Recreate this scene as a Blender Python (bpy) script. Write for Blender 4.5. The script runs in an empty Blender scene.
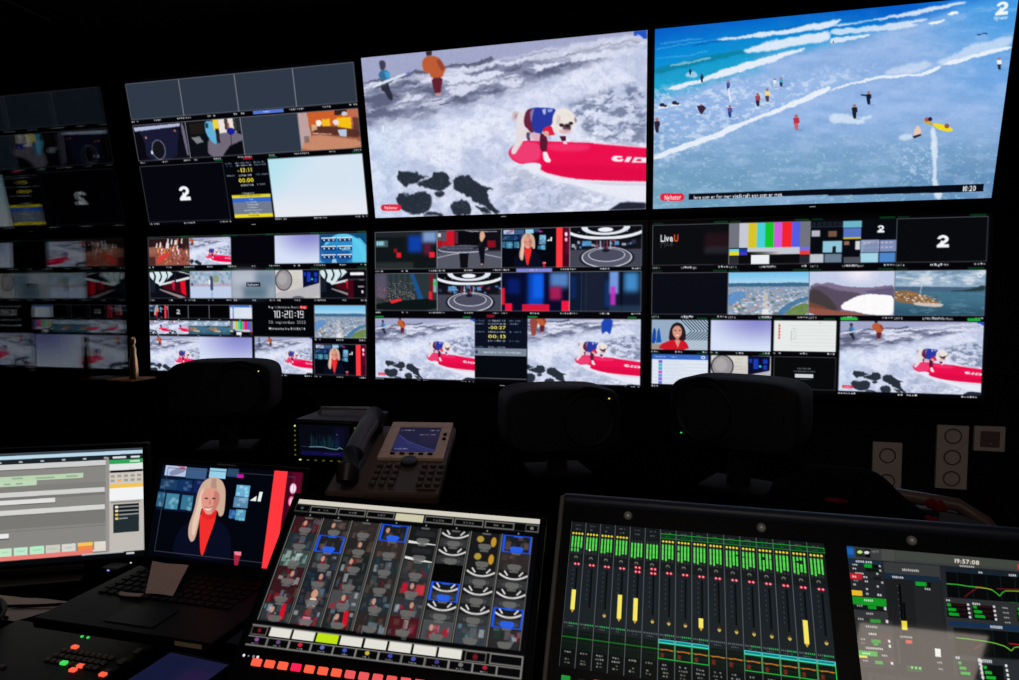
import bpy, bmesh, math, random
import numpy as np
from mathutils import Vector, Matrix

random.seed(4)
sc = bpy.context.scene
COL = sc.collection
PI = math.pi

# ------------------------------------------------------------------ camera
W, H, F = 1019, 680, 629.05
ZC = 1.42
FWD = np.array([-0.23401984, 0.97075596, -0.05354973])
RIGHT = np.array([0.97211427, 0.23449284, 0.0026387])
DOWN = np.array([0.01511856, -0.05143895, -0.9985617])
CAM = np.array([0, 0, ZC])
cam = bpy.data.cameras.new('camera')
cam.sensor_width = 36
cam.lens = F / W * 36
cam.clip_start = .02
co = bpy.data.objects.new('camera', cam)
COL.objects.link(co)
m = Matrix([[RIGHT[i], -DOWN[i], -FWD[i], CAM[i]] for i in range(3)] + [[0, 0, 0, 1]])
co.matrix_world = m
sc.camera = co
sc.view_settings.view_transform = 'Standard'
sc.view_settings.look = 'None'
sc.view_settings.gamma = 1
sc.view_settings.exposure = 0
sc.view_settings.use_curve_mapping = False
sc.cycles.max_bounces = 8
sc.cycles.transmission_bounces = 8
sc.cycles.transparent_max_bounces = 12
sc.cycles.sample_clamp_indirect = 3


# ------------------------------------------------------------------ helpers
def tag(o, label=None, cat=None, group=None, kind=None):
    if label: o['label'] = label
    if cat: o['category'] = cat
    if group: o['group'] = group
    if kind: o['kind'] = kind
    return o


def empty(name, loc, label=None, cat=None, group=None, rz=0):
    o = bpy.data.objects.new(name, None)
    o.empty_display_size = .05
    COL.objects.link(o)
    o.location = loc
    o.rotation_euler = (0, 0, rz)
    return tag(o, label, cat, group)


class MB:
    """collects shapes and links them as one mesh"""

    def __init__(s):
        s.bm = bmesh.new()

    def _place(s, verts, M):
        if M is not None:
            bmesh.ops.transform(s.bm, matrix=M, verts=verts)

    def box(s, c, d, bev=0, seg=2, M=None):
        t = bmesh.new()
        bmesh.ops.create_cube(t, size=1)
        for v in t.verts:
            v.co = Vector((c[0] + v.co.x * d[0], c[1] + v.co.y * d[1], c[2] + v.co.z * d[2]))
        if bev:
            bmesh.ops.bevel(t, geom=t.edges[:], offset=min(bev, min(d) * .49), segments=seg, affect='EDGES', profile=.5)
        s.add(t, M)
        return s

    def add(s, t, M=None):
        if M is not None:
            bmesh.ops.transform(t, matrix=M, verts=t.verts[:])
        me = bpy.data.meshes.new('tmp')
        t.to_mesh(me)
        t.free()
        s.bm.from_mesh(me)
        bpy.data.meshes.remove(me)
        return s

    def cyl(s, p0, p1, r0, r1=None, n=24, M=None, bev=0):
        p0, p1 = Vector(p0), Vector(p1)
        d = p1 - p0
        t = bmesh.new()
        bmesh.ops.create_cone(t, cap_ends=True, segments=n, radius1=r0, radius2=r0 if r1 is None else r1, depth=d.length)
        if bev:
            es = [e for e in t.edges if abs(e.verts[0].co.z - e.verts[1].co.z) < 1e-6]
            bmesh.ops.bevel(t, geom=es, offset=bev, segments=2, affect='EDGES', profile=.5)
        q = d.to_track_quat('Z', 'Y').to_matrix().to_4x4()
        bmesh.ops.transform(t, matrix=Matrix.Translation((p0 + p1) / 2) @ q, verts=t.verts[:])
        return s.add(t, M)

    def lathe(s, prof, n=32, M=None):
        """profile of (r, z) around z"""
        t = bmesh.new()
        rings = []
        for r, z in prof:
            rings.append([t.verts.new((r * math.cos(2 * PI * k / n), r * math.sin(2 * PI * k / n), z)) for k in range(n)] if r > 1e-5 else [t.verts.new((0, 0, z))])
        for a, b in zip(rings, rings[1:]):
            for k in range(n):
                k2 = (k + 1) % n
                if len(a) == 1 and len(b) == 1: continue
                if len(a) == 1: t.faces.new((a[0], b[k], b[k2]))
                elif len(b) == 1: t.faces.new((a[k], a[k2], b[0]))
                else: t.faces.new((a[k], a[k2], b[k2], b[k]))
        bmesh.ops.recalc_face_normals(t, faces=t.faces[:])
        return s.add(t, M)

    def tube(s, pts, r, n=8, M=None):
        pts = [Vector(p) for p in pts]
        t = bmesh.new()
        rings = []
        up = Vector((0, 0, 1))
        for i, p in enumerate(pts):
            d = (pts[min(i + 1, len(pts) - 1)] - pts[max(i - 1, 0)]).normalized()
            a = d.cross(up if abs(d.z) < .95 else Vector((1, 0, 0))).normalized()
            b = d.cross(a)
            rr = r[i] if isinstance(r, (list, tuple)) else r
            rings.append([t.verts.new(p + (a * math.cos(2 * PI * k / n) + b * math.sin(2 * PI * k / n)) * rr) for k in range(n)])
        for a, b in zip(rings, rings[1:]):
            for k in range(n):
                t.faces.new((a[k], a[(k + 1) % n], b[(k + 1) % n], b[k]))
        t.faces.new(rings[0]); t.faces.new(rings[-1])
        bmesh.ops.recalc_face_normals(t, faces=t.faces[:])
        return s.add(t, M)

    def prism(s, pts, z0, z1, bev=0, M=None):
        """outline in xy extruded along z"""
        t = bmesh.new()
        lo = [t.verts.new((x, y, z0)) for x, y in pts]
        f = t.faces.new(lo)
        g = bmesh.ops.extrude_face_region(t, geom=[f])
        for v in g['geom']:
            if isinstance(v, bmesh.types.BMVert): v.co.z = z1
        bmesh.ops.recalc_face_normals(t, faces=t.faces[:])
        if bev:
            bmesh.ops.bevel(t, geom=t.edges[:], offset=bev, segments=2, affect='EDGES', profile=.5)
        return s.add(t, M)

    def ring(s, x0, x1, z0, z1, bw, y0, y1, bev=.0, bb=None):
        """rectangular frame in the xz plane; bw border width (bb bottom border)"""
        bb = bw if bb is None else bb
        s.box(((x0 + x1) / 2, (y0 + y1) / 2, z1 + bw / 2), (x1 - x0 + 2 * bw, y1 - y0, bw), bev)
        s.box(((x0 + x1) / 2, (y0 + y1) / 2, z0 - bb / 2), (x1 - x0 + 2 * bw, y1 - y0, bb), bev)
        for sx, x in ((-1, x0 - bw / 2), (1, x1 + bw / 2)):
            s.box((x, (y0 + y1) / 2, (z0 + z1) / 2), (bw, y1 - y0, z1 - z0), bev)
        return s

    def build(s, name, mat, parent=None, smooth=False, M=None, label=None):
        me = bpy.data.meshes.new(name)
        s.bm.to_mesh(me)
        s.bm.free()
        me.materials.append(mat)
        if smooth:
            for p in me.polygons: p.use_smooth = True
            try: me.set_sharp_from_angle(angle=math.radians(40))
            except Exception: pass
        o = bpy.data.objects.new(name, me)
        COL.objects.link(o)
        if parent: o.parent = parent
        if M is not None: o.matrix_local = M
        if label: o['label'] = label
        return o


def s2l(c):
    c = np.asarray(c, float)
    return np.where(c <= .04045, c / 12.92, ((c + .055) / 1.055) ** 2.4)


def rgb(r, g, b):
    return tuple(float(x) for x in s2l(np.array([r, g, b]) / 255.)) + (1,)


def mat(name, col, rough=.5, spec=.5, metal=0, noise=0, nscale=40, coat=0, emit=None, es=1, bump=0):
    mt = bpy.data.materials.new(name)
    mt.use_nodes = True
    nt = mt.node_tree
    p = nt.nodes['Principled BSDF']
    p.inputs['Base Color'].default_value = col
    p.inputs['Roughness'].default_value = rough
    p.inputs['Specular IOR Level'].default_value = spec
    p.inputs['Metallic'].default_value = metal
    p.inputs['Coat Weight'].default_value = coat
    if emit:
        p.inputs['Emission Color'].default_value = emit
        p.inputs['Emission Strength'].default_value = es
    if noise or bump:
        tc = nt.nodes.new('ShaderNodeTexCoord')
        nz = nt.nodes.new('ShaderNodeTexNoise')
        nz.inputs['Scale'].default_value = nscale
        nz.inputs['Detail'].default_value = 4
        nt.links.new(tc.outputs['Object'], nz.inputs['Vector'])
        if noise:
            rp = nt.nodes.new('ShaderNodeValToRGB')
            a = 1 - noise
            rp.color_ramp.elements[0].color = (col[0] * a, col[1] * a, col[2] * a, 1)
            rp.color_ramp.elements[0].position = .3
            rp.color_ramp.elements[1].color = (col[0] * (1 + noise), col[1] * (1 + noise), col[2] * (1 + noise), 1)
            rp.color_ramp.elements[1].position = .7
            nt.links.new(nz.outputs['Fac'], rp.inputs['Fac'])
            nt.links.new(rp.outputs['Color'], p.inputs['Base Color'])
        if bump:
            bp = nt.nodes.new('ShaderNodeBump')
            bp.inputs['Strength'].default_value = bump
            bp.inputs['Distance'].default_value = .001
            nt.links.new(nz.outputs['Fac'], bp.inputs['Height'])
            nt.links.new(bp.outputs['Normal'], p.inputs['Normal'])
    return mt


def picture_mat(name, rough, spec, base=.004, coat=0):
    mt = bpy.data.materials.new(name)
    mt.use_nodes = True
    nt = mt.node_tree
    p = nt.nodes['Principled BSDF']
    p.inputs['Base Color'].default_value = (base, base, base, 1)
    p.inputs['Roughness'].default_value = rough
    p.inputs['Specular IOR Level'].default_value = spec
    p.inputs['Coat Weight'].default_value = coat
    p.inputs['Coat Roughness'].default_value = rough
    a = nt.nodes.new('ShaderNodeAttribute')
    a.attribute_name = 'picture'
    nt.links.new(a.outputs['Color'], p.inputs['Emission Color'])
    p.inputs['Emission Strength'].default_value = 1
    return mt


M = dict(
    bezel=mat('black_gloss_bezel', (.005, .005, .006, 1), .4, .12),
    case=mat('black_plastic', (.0045, .0045, .005, 1), .5, .14, noise=.2),
    wallblack=mat('black_painted_wall', (.008, .008, .009, 1), .9, .1, noise=.25, nscale=6),
    floor=mat('dark_floor', (.015, .015, .016, 1), .7, .2, noise=.3, nscale=10),
    desk=mat('black_laminate_desk', (.0016, .0015, .0015, 1), 1, .0, noise=.3, nscale=30),
    speaker=mat('dark_grey_speaker_enamel', (.024, .023, .023, 1), .7, .08, noise=.1, nscale=200, bump=.1),
    cone=mat('black_speaker_cone', (.004, .004, .004, 1), .6, .3),
    rubber=mat('black_rubber', (.006, .006, .006, 1), .8, .15),
    metal=mat('dark_metal', (.12, .12, .13, 1), .35, .5, 1),
    brushed=mat('brushed_steel', (.9, .89, .88, 1), .4, .5, .35, noise=.1),
    edge=mat('grey_metal_edge', (.22, .20, .19, 1), .4, .5),
    console=mat('console_enamel_blue_sheen', (.026, .036, .07, 1), .5, .8, noise=.1),  # blue in the base colour stands in for sheen from the wall screens
    tan=mat('tan_phone_plastic', rgb(190, 160, 140), .45, .4, noise=.06),
    tandark=mat('brown_grey_phone_plastic', rgb(72, 58, 50), .5, .3, noise=.08),
    handset=mat('dark_handset_plastic', rgb(32, 29, 32), .42, .35),
    boardkey=mat('grey_key_cap', rgb(120, 108, 102), .6, .3),
    lapkey=mat('laptop_key_plastic', (.004, .004, .004, 1), .6, .2),
    key=mat('dark_key_plastic', rgb(60, 52, 48), .5, .4),
    socket=mat('white_socket_plastic', rgb(205, 190, 182), .4, .4, noise=.05),
    socketdark=mat('socket_recess', rgb(110, 98, 94), .5, .3),
    hole=mat('dark_hole', (.004, .004, .004, 1), .8, .1),
    paper=mat('note_paper', rgb(200, 178, 170), .8, .1, noise=.06, nscale=60),
    tape=mat('pale_label_tape', rgb(170, 150, 125), .7, .2, noise=.1),
    beige=mat('beige_cabinet_laminate', rgb(150, 118, 92), .6, .2, noise=.1),
    greydesk=mat('grey_panel', rgb(70, 62, 58), .6, .2, noise=.1),
    gold=mat('gilded_metal', (.75, .5, .25, 1), .3, .5, 1, noise=.2, nscale=30),
    wood=mat('pale_ledge_wood', rgb(150, 110, 70), .5, .3, noise=.2),
    fabric=mat('black_fabric', (.006, .006, .007, 1), .95, .05, noise=.3, nscale=120, bump=.5),
    cushion=mat('cushion_with_blue_sheen', (.035, .04, .055, 1), .6, .35, noise=.2, nscale=80),  # dark cushion; the bluish tint paints in blue light falling on it
    chairframe=mat('grey_brown_chair_frame', rgb(104, 84, 76), .3, .5, noise=.1),
    redfab=mat('red_fabric', rgb(120, 16, 18), .8, .2, noise=.2, nscale=60),
    led_green=mat('green_led', (.01, .05, .01, 1), .4, emit=rgb(60, 220, 90), es=1.0),
    led_greendim=mat('dim_green_led', (.01, .05, .01, 1), .4, emit=rgb(20, 140, 50), es=1.0),
    led_yellow=mat('yellow_led', (.05, .05, .01, 1), .4, emit=rgb(235, 235, 120), es=1.0),
    led_olive=mat('dim_yellow_key_light', (.03, .03, .01, 1), .4, emit=rgb(92, 96, 24), es=.8),
    led_white=mat('white_led', (.05, .05, .05, 1), .4, emit=rgb(225, 228, 240), es=1.0),
    led_grey=mat('dim_white_led', (.05, .05, .05, 1), .4, emit=rgb(120, 124, 130), es=1.0),
    led_blue=mat('blue_led', (.02, .02, .05, 1), .4, emit=rgb(150, 160, 255), es=1.0),
    led_red=mat('orange_red_key', (.05, .01, .01, 1), .4, emit=rgb(255, 96, 66), es=1.0),
    led_crimson=mat('crimson_key', (.05, .01, .01, 1), .4, emit=rgb(255, 30, 80), es=1.0),
    led_pink=mat('pink_red_key', (.05, .01, .01, 1), .4, emit=rgb(235, 88, 90), es=1.0),
    picture=picture_mat('lit_display_matte', .45, .08, .002),
    gloss=picture_mat('lit_display_glossy', .035, 1.0, base=.006, coat=.6),
    satin=picture_mat('lit_display_satin', .4, .08, .002),
)


def glass_mat():
    mt = bpy.data.materials.new('clear_glass')
    mt.use_nodes = True
    nt = mt.node_tree
    nt.nodes.clear()
    g = nt.nodes.new('ShaderNodeBsdfGlass')
    g.inputs['IOR'].default_value = 1.5
    g.inputs['Roughness'].default_value = 0
    g.inputs['Color'].default_value = (.93, .95, .95, 1)
    o = nt.nodes.new('ShaderNodeOutputMaterial')
    nt.links.new(g.outputs[0], o.inputs[0])
    return mt


M['glass'] = glass_mat()


# ------------------------------------------------------------------ pictures shown on the displays
_R = np.random.RandomState(7).rand(256, 256)


def vn(x, y, seed=0):
    x = x + seed * 17.3; y = y + seed * 7.7
    ix = np.floor(x).astype(int); iy = np.floor(y).astype(int)
    fx = x - ix; fy = y - iy
    fx = fx * fx * (3 - 2 * fx); fy = fy * fy * (3 - 2 * fy)
    a = _R[iy & 255, ix & 255]; b = _R[iy & 255, (ix + 1) & 255]
    c = _R[(iy + 1) & 255, ix & 255]; d = _R[(iy + 1) & 255, (ix + 1) & 255]
    return (a * (1 - fx) + b * fx) * (1 - fy) + (c * (1 - fx) + d * fx) * fy


def fbm(x, y, o=4, seed=0):
    r = 0; a = .5; t = 0
    for i in range(o):
        r = r + a * vn(x * 2 ** i, y * 2 ** i, seed + i); t += a; a *= .55
    return r / t


def sst(a, b, x):
    t = np.clip((x - a) / (b - a), 0, 1)
    return t * t * (3 - 2 * t)


_glyph = {}


def glyph(ch, bold):
    k = (ch, bold)
    if k not in _glyph:
        cu = bpy.data.curves.new('g', 'FONT')
        cu.body = ch
        cu.size = 1
        cu.resolution_u = 3
        if bold: cu.offset = .022
        o = bpy.data.objects.new('g', cu)
        COL.objects.link(o)
        bpy.context.view_layer.update()
        me = bpy.data.meshes.new_from_object(o.evaluated_get(bpy.context.evaluated_depsgraph_get()))
        me.calc_loop_triangles()
        v = np.array([x.co[:2] for x in me.vertices]) if len(me.vertices) else np.zeros((0, 2))
        t = [tuple(x.vertices) for x in me.loop_triangles]
        adv = (v[:, 0].max() + .07) if len(v) else .3
        bpy.data.objects.remove(o); bpy.data.curves.remove(cu); bpy.data.meshes.remove(me)
        _glyph[k] = (v, t, adv)
    return _glyph[k]


def homography(src, dst):
    A = []
    for (x, y), (u, v) in zip(src, dst):
        A += [[x, y, 1, 0, 0, 0, -u * x, -u * y, -u], [0, 0, 0, x, y, 1, -v * x, -v * y, -v]]
    return np.linalg.svd(np.array(A, float))[2][-1].reshape(3, 3)


class Canvas:
    def __init__(s, w, h, bg=(0, 0, 0), ss=3):
        s.w, s.h, s.ss = w, h, ss
        s.a = np.zeros((h * ss, w * ss, 3), np.float32)
        s.a[:] = np.array(bg) / 255.
        s.local(0, 0, 1, 1)

    # drawing space -> canvas pixels; 'local' maps 0..sx, 0..sy onto a part (u0,v0)-(u1,v1) of the canvas
    def local(s, u0, v0, u1, v1, sx=1., sy=1.):
        X, Y = s.w * s.ss, s.h * s.ss
        s.T = np.array([[(u1 - u0) * X / sx, 0, u0 * X], [0, (v1 - v0) * Y / sy, v0 * Y], [0, 0, 1]])
        s.box = (u0, v0, u1, v1)
        return s

    def hom(s, Hm):
        """Hm maps drawing space to uv 0..1"""
        s.T = np.diag([s.w * s.ss, s.h * s.ss, 1]) @ Hm
        return s

    def tr(s, pts):
        p = np.c_[np.array(pts, float).reshape(-1, 2), np.ones(len(pts))] @ s.T.T
        return p[:, :2] / p[:, 2:]

    def coords(s):
        """drawing-space coordinates of every canvas pixel"""
        Y, X = np.mgrid[0:s.a.shape[0], 0:s.a.shape[1]] + .5
        Ti = np.linalg.inv(s.T)
        w = Ti[2, 0] * X + Ti[2, 1] * Y + Ti[2, 2]
        return (Ti[0, 0] * X + Ti[0, 1] * Y + Ti[0, 2]) / w, (Ti[1, 0] * X + Ti[1, 1] * Y + Ti[1, 2]) / w

    def _mask(s, P, pad=0):
        hh, ww = s.a.shape[:2]
        x0 = int(max(0, math.floor(P[:, 0].min()) - pad)); x1 = int(min(ww, math.ceil(P[:, 0].max()) + 1 + pad))
        y0 = int(max(0, math.floor(P[:, 1].min()) - pad)); y1 = int(min(hh, math.ceil(P[:, 1].max()) + 1 + pad))
        if x1 <= x0 or y1 <= y0: return None
        X = np.arange(x0, x1)[None, :] + .5
        Y = np.arange(y0, y1)[:, None] + .5
        mk = np.zeros((y1 - y0, x1 - x0), bool)
        n = len(P)
        for i in range(n):
            xa, ya = P[i]; xb, yb = P[(i + 1) % n]
            if ya == yb: continue
            c = ((ya > Y) != (yb > Y)) & (X < (xb - xa) * (Y - ya) / (yb - ya) + xa)
            mk ^= c
        return (slice(y0, y1), slice(x0, x1)), mk.astype(np.float32)

    rnd = 1

    def poly(s, pts, col, al=1., soft=0, clip=None):
        if s.rnd and 4 < len(pts) < 26:
            for _ in range(s.rnd):
                q = []
                for (xa, ya), (xb, yb) in zip(pts, list(pts[1:]) + [pts[0]]):
                    q += [(xa * .78 + xb * .22, ya * .78 + yb * .22), (xa * .22 + xb * .78, ya * .22 + yb * .78)]
                pts = q
        P = s.tr(pts)
        pad = int(soft * 3 + 1) if soft else 0
        r = s._mask(P, pad)
        if r is None: return s
        sl, mk = r
        if soft: mk = blur(mk, soft)
        mk = (mk * al)[..., None]
        s.a[sl] = s.a[sl] * (1 - mk) + np.array(col, np.float32) / 255. * mk
        return s

    def rect(s, x0, y0, x1, y1, col, al=1., soft=0):
        return s.poly([(x0, y0), (x1, y0), (x1, y1), (x0, y1)], col, al, soft)

    def ell(s, cx, cy, rx, ry, col, al=1., soft=0, ang=0, n=28):
        c, q = math.cos(ang), math.sin(ang)
        return s.poly([(cx + rx * math.cos(t) * c - ry * math.sin(t) * q, cy + rx * math.cos(t) * q + ry * math.sin(t) * c) for t in np.linspace(0, 2 * PI, n, endpoint=False)], col, al, soft)

    def line(s, pts, w, col, al=1., soft=0):
        for (xa, ya), (xb, yb) in zip(pts, pts[1:]):
            d = math.hypot(xb - xa, yb - ya)
            if d < 1e-9: continue
            nx, ny = -(yb - ya) / d * w / 2, (xb - xa) / d * w / 2
            s.poly([(xa + nx, ya + ny), (xb + nx, yb + ny), (xb - nx, yb - ny), (xa - nx, ya - ny)], col, al, soft)
        return s

    def frame(s, x0, y0, x1, y1, w, col, al=1., wy=None):
        wy = w if wy is None else wy
        s.rect(x0, y0, x1, y0 + wy, col, al); s.rect(x0, y1 - wy, x1, y1, col, al)
        s.rect(x0, y0, x0 + w, y1, col, al); s.rect(x1 - w, y0, x1, y1, col, al)
        return s

    def mix(s, mk, col):
        """mk: full-canvas mask"""
        mk = np.asarray(mk, np.float32)[..., None]
        s.a = s.a * (1 - mk) + np.array(col, np.float32) / 255. * mk
        return s

    def text(s, st, x0, y0, x1, y1, col, bold=True, slant=0, al=1.):
        """text fitted in the box (x0,y0)-(x1,y1): y1 baseline, y0 cap height; corners may be given by a skew pair"""
        pos = 0; lay = []
        for ch in st:
            if ch == ' ':
                pos += .3; continue
            v, t, adv = glyph(ch, bold)
            lay.append((pos, v, t)); pos += adv
        wd = max(pos - .07, .01)
        for p0, v, t in lay:
            if not len(v): continue
            q = np.c_[(v[:, 0] + p0 + v[:, 1] * slant) / wd, v[:, 1] / .73]
            pts = np.c_[x0 + q[:, 0] * (x1 - x0), y1 + q[:, 1] * (y0 - y1)]
            P = s.tr(pts)
            acc = None
            r = s._mask(P)
            if r is None: continue
            x_0, y_0 = r[0][1].start, r[0][0].start
            mk = np.zeros(r[1].shape, np.float32)
            X = np.arange(r[0][1].start, r[0][1].stop)[None, :] + .5
            Y = np.arange(r[0][0].start, r[0][0].stop)[:, None] + .5
            for tri in t:
                a, b, c = P[list(tri)]
                d0 = (b[0] - a[0]) * (Y - a[1]) - (b[1] - a[1]) * (X - a[0])
                d1 = (c[0] - b[0]) * (Y - b[1]) - (c[1] - b[1]) * (X - b[0])
                d2 = (a[0] - c[0]) * (Y - c[1]) - (a[1] - c[1]) * (X - c[0])
                mk = np.maximum(mk, (((d0 >= 0) & (d1 >= 0) & (d2 >= 0)) | ((d0 <= 0) & (d1 <= 0) & (d2 <= 0))).astype(np.float32))
            mk = (mk * al)[..., None]
            s.a[r[0]] = s.a[r[0]] * (1 - mk) + np.array(col, np.float32) / 255. * mk
        return s

    def dashes(s, x0, y0, x1, y1, col, al=.85, seed=0, n=None):
        """a row of tiny illegible characters"""
        rr = random.Random(seed * 31 + int(x0 * 977) + int(y0 * 131))
        h = y1 - y0
        n = n or max(2, int((x1 - x0) / (h * .62)))
        cw = (x1 - x0) / n
        for i in range(n):
            if rr.random() < .12: continue
            a = x0 + i * cw
            s.rect(a, y0 + rr.random() * h * .3, a + cw * (.55 + .3 * rr.random()), y1 - rr.random() * h * .15, col, al * (.55 + .45 * rr.random()))
        return s

    def blit(s, art, crop=(0, 0, 1, 1), gain=1.):
        """paste another picture into the current local box"""
        u0, v0, u1, v1 = s.box
        hh, ww = s.a.shape[:2]
        X0, X1, Y0, Y1 = int(round(u0 * ww)), int(round(u1 * ww)), int(round(v0 * hh)), int(round(v1 * hh))
        X1 = min(X1, ww); Y1 = min(Y1, hh)
        A = art.a
        sw = (crop[2] - crop[0]) * A.shape[1] / (X1 - X0)
        k = max(1, int(sw))
        if k > 1:
            hh2, ww2 = A.shape[0] // k * k, A.shape[1] // k * k
            A = A[:hh2, :ww2].reshape(hh2 // k, k, ww2 // k, k, 3).mean((1, 3))
        ys = (crop[1] + (np.arange(Y1 - Y0) + .5) / (Y1 - Y0) * (crop[3] - crop[1])) * A.shape[0] - .5
        xs = (crop[0] + (np.arange(X1 - X0) + .5) / (X1 - X0) * (crop[2] - crop[0])) * A.shape[1] - .5
        ys = np.clip(ys, 0, A.shape[0] - 1.001); xs = np.clip(xs, 0, A.shape[1] - 1.001)
        iy = ys.astype(int); ix = xs.astype(int); fy = (ys - iy)[:, None, None]; fx = (xs - ix)[None, :, None]
        a = A[iy][:, ix]; b = A[iy][:, ix + 1]; c = A[iy + 1][:, ix]; d = A[iy + 1][:, ix + 1]
        s.a[Y0:Y1, X0:X1] = ((a * (1 - fx) + b * fx) * (1 - fy) + (c * (1 - fx) + d * fx) * fy) * gain
        return s

    def warp(s, amp, scale, seed=0, box=None):
        """ragged, organic edges: shift the picture by smooth noise (canvas pixels)"""
        hh, ww = s.a.shape[:2]
        Y, X = np.mgrid[0:hh, 0:ww].astype(np.float32)
        dx = (fbm(X / scale, Y / scale, 3, seed + 70) - .5) * 2 * amp
        dy = (fbm(X / scale, Y / scale, 3, seed + 90) - .5) * 2 * amp
        xs = np.clip(X + dx, 0, ww - 1.01); ys = np.clip(Y + dy, 0, hh - 1.01)
        ix = xs.astype(int); iy = ys.astype(int); fx = (xs - ix)[..., None]; fy = (ys - iy)[..., None]
        A = s.a
        s.a = (A[iy, ix] * (1 - fx) + A[iy, ix + 1] * fx) * (1 - fy) + (A[iy + 1, ix] * (1 - fx) + A[iy + 1, ix + 1] * fx) * fy
        return s

    def grain(s, amt, scale, seed=0):
        hh, ww = s.a.shape[:2]
        Y, X = np.mgrid[0:hh, 0:ww].astype(np.float32)
        n = fbm(X / scale, Y / scale, 4, seed + 50)[..., None] - .5
        s.a = np.clip(s.a * (1 + n * amt * 2), 0, 1)
        return s

    def soften(s, r):
        s.a = np.stack([blur(np.pad(s.a[..., k], r, mode='edge'), r)[r:-r, r:-r] for k in range(3)], -1)
        return s

    def vertex_colors(s):
        ss = s.ss
        p = ss // 2
        q = ss - p
        A = np.pad(s.a, ((p, q), (p, q), (0, 0)), mode='edge')[: (s.h + 1) * ss, : (s.w + 1) * ss]
        A = np.clip(A, 0, 1)
        A = A.reshape(s.h + 1, ss, s.w + 1, ss, 3).mean((1, 3))
        return s2l(A)


def blur(m, r):
    r = max(1, int(r))
    for _ in range(2):
        for ax in (0, 1):
            c = np.cumsum(np.pad(m, [(r + 1, r) if a == ax else (0, 0) for a in (0, 1)], mode='constant'), axis=ax)
            n = m.shape[ax]
            hi = np.take(c, np.arange(2 * r + 1, 2 * r + 1 + n), axis=ax); lo = np.take(c, np.arange(0, n), axis=ax)
            m = (hi - lo) / (2 * r + 1)
    return m


def grid_mesh(name, vc, w, h, i0, i1, j0, j1, keep, W_, H_, x0, z1, y, material, parent):
    """part of the display surface as a mesh; i columns, j rows from the top; vc vertex colours"""
    ni, nj = i1 - i0, j1 - j0
    J, I = np.mgrid[0:nj, 0:ni]
    if keep is None:
        sel = np.ones((nj, ni), bool)
    else:
        sel = keep[j0:j1, i0:i1]
    b = (J * (ni + 1) + I)[sel]
    faces = np.stack([b, b + ni + 1, b + ni + 2, b + 1], 1)
    used = np.zeros((nj + 1) * (ni + 1), bool)
    used[faces.ravel()] = True
    idx = np.cumsum(used) - 1
    faces = idx[faces]
    vj, vi = np.divmod(np.nonzero(used)[0], ni + 1)
    vi = vi + i0; vj = vj + j0
    co_ = np.stack([x0 + vi / w * W_, np.full(len(vi), y), z1 - vj / h * H_], 1).astype(np.float32)
    me = bpy.data.meshes.new(name)
    me.vertices.add(len(co_)); me.vertices.foreach_set('co', co_.ravel())
    nf = len(faces)
    me.loops.add(nf * 4); me.loops.foreach_set('vertex_index', faces.ravel().astype(np.int32))
    me.polygons.add(nf); me.polygons.foreach_set('loop_start', (np.arange(nf) * 4).astype(np.int32))
    me.update(calc_edges=True)
    at = me.color_attributes.new('picture', 'FLOAT_COLOR', 'POINT')
    c = np.c_[vc[vj, vi], np.ones(len(vi))].astype(np.float32)
    at.data.foreach_set('color', c.ravel())
    me.materials.append(material)
    o = bpy.data.objects.new(name, me)
    COL.objects.link(o)
    o.parent = parent
    return o


def display(parent, cv, W_, H_, x0, z1, y, material, tiles=(), name='screen', tname='video_tile', labels=None):
    """cv painted Canvas; tiles [(u0,v0,u1,v1,label)] become sub-parts of the screen"""
    vc = cv.vertex_colors()
    keep = np.ones((cv.h, cv.w), bool)
    R_ = []
    for t in tiles:
        i0, i1 = int(round(t[0] * cv.w)), int(round(t[2] * cv.w))
        j0, j1 = int(round(t[1] * cv.h)), int(round(t[3] * cv.h))
        i0, j0 = max(i0, 0), max(j0, 0); i1, j1 = min(i1, cv.w), min(j1, cv.h)
        keep[j0:j1, i0:i1] = False
        R_.append((i0, i1, j0, j1, t[4]))
    scr = grid_mesh(name, vc, cv.w, cv.h, 0, cv.w, 0, cv.h, keep, W_, H_, x0, z1, y, material, parent)
    for i0, i1, j0, j1, lab in R_:
        o = grid_mesh(tname, vc, cv.w, cv.h, i0, i1, j0, j1, None, W_, H_, x0, z1, y, material, scr)
        if lab: o['label'] = lab
    return scr


def pose(TL, u, v, w, h):
    """matrix of a display whose top left is TL (relative to the eye), u right, v down; origin bottom centre"""
    u = np.array(u, float); v = np.array(v, float)
    u = u / np.linalg.norm(u); v = v - (v @ u) * u; v = v / np.linalg.norm(v)
    o = np.array(TL) + CAM + u * w / 2 + v * h
    z = -v
    y = np.cross(z, u)
    return Matrix([[u[i], y[i], z[i], o[i]] for i in range(3)] + [[0, 0, 0, 1]])


def photo_to_uv(Mx, w, h):
    """homography from picture pixels of the reference view to uv on that display (used to place what is drawn on it)"""
    src = []; dst = []
    for u, v in ((0, 0), (1, 0), (1, 1), (0, 1)):
        P = np.array(Mx @ Vector(((u - .5) * w, 0, (1 - v) * h))) - CAM
        c = np.array([RIGHT @ P, DOWN @ P, FWD @ P])
        src.append((F * c[0] / c[2] + W / 2, F * c[1] / c[2] + H / 2)); dst.append((u, v))
    return homography(src, dst)


def uvof(Hm, x, y):
    p = Hm @ np.array([x, y, 1.])
    return p[0] / p[2], p[1] / p[2]


def Z(x0, y0, k, pts):
    return [(x0 + x / k, y0 + y / k) for x, y in pts]
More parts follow.
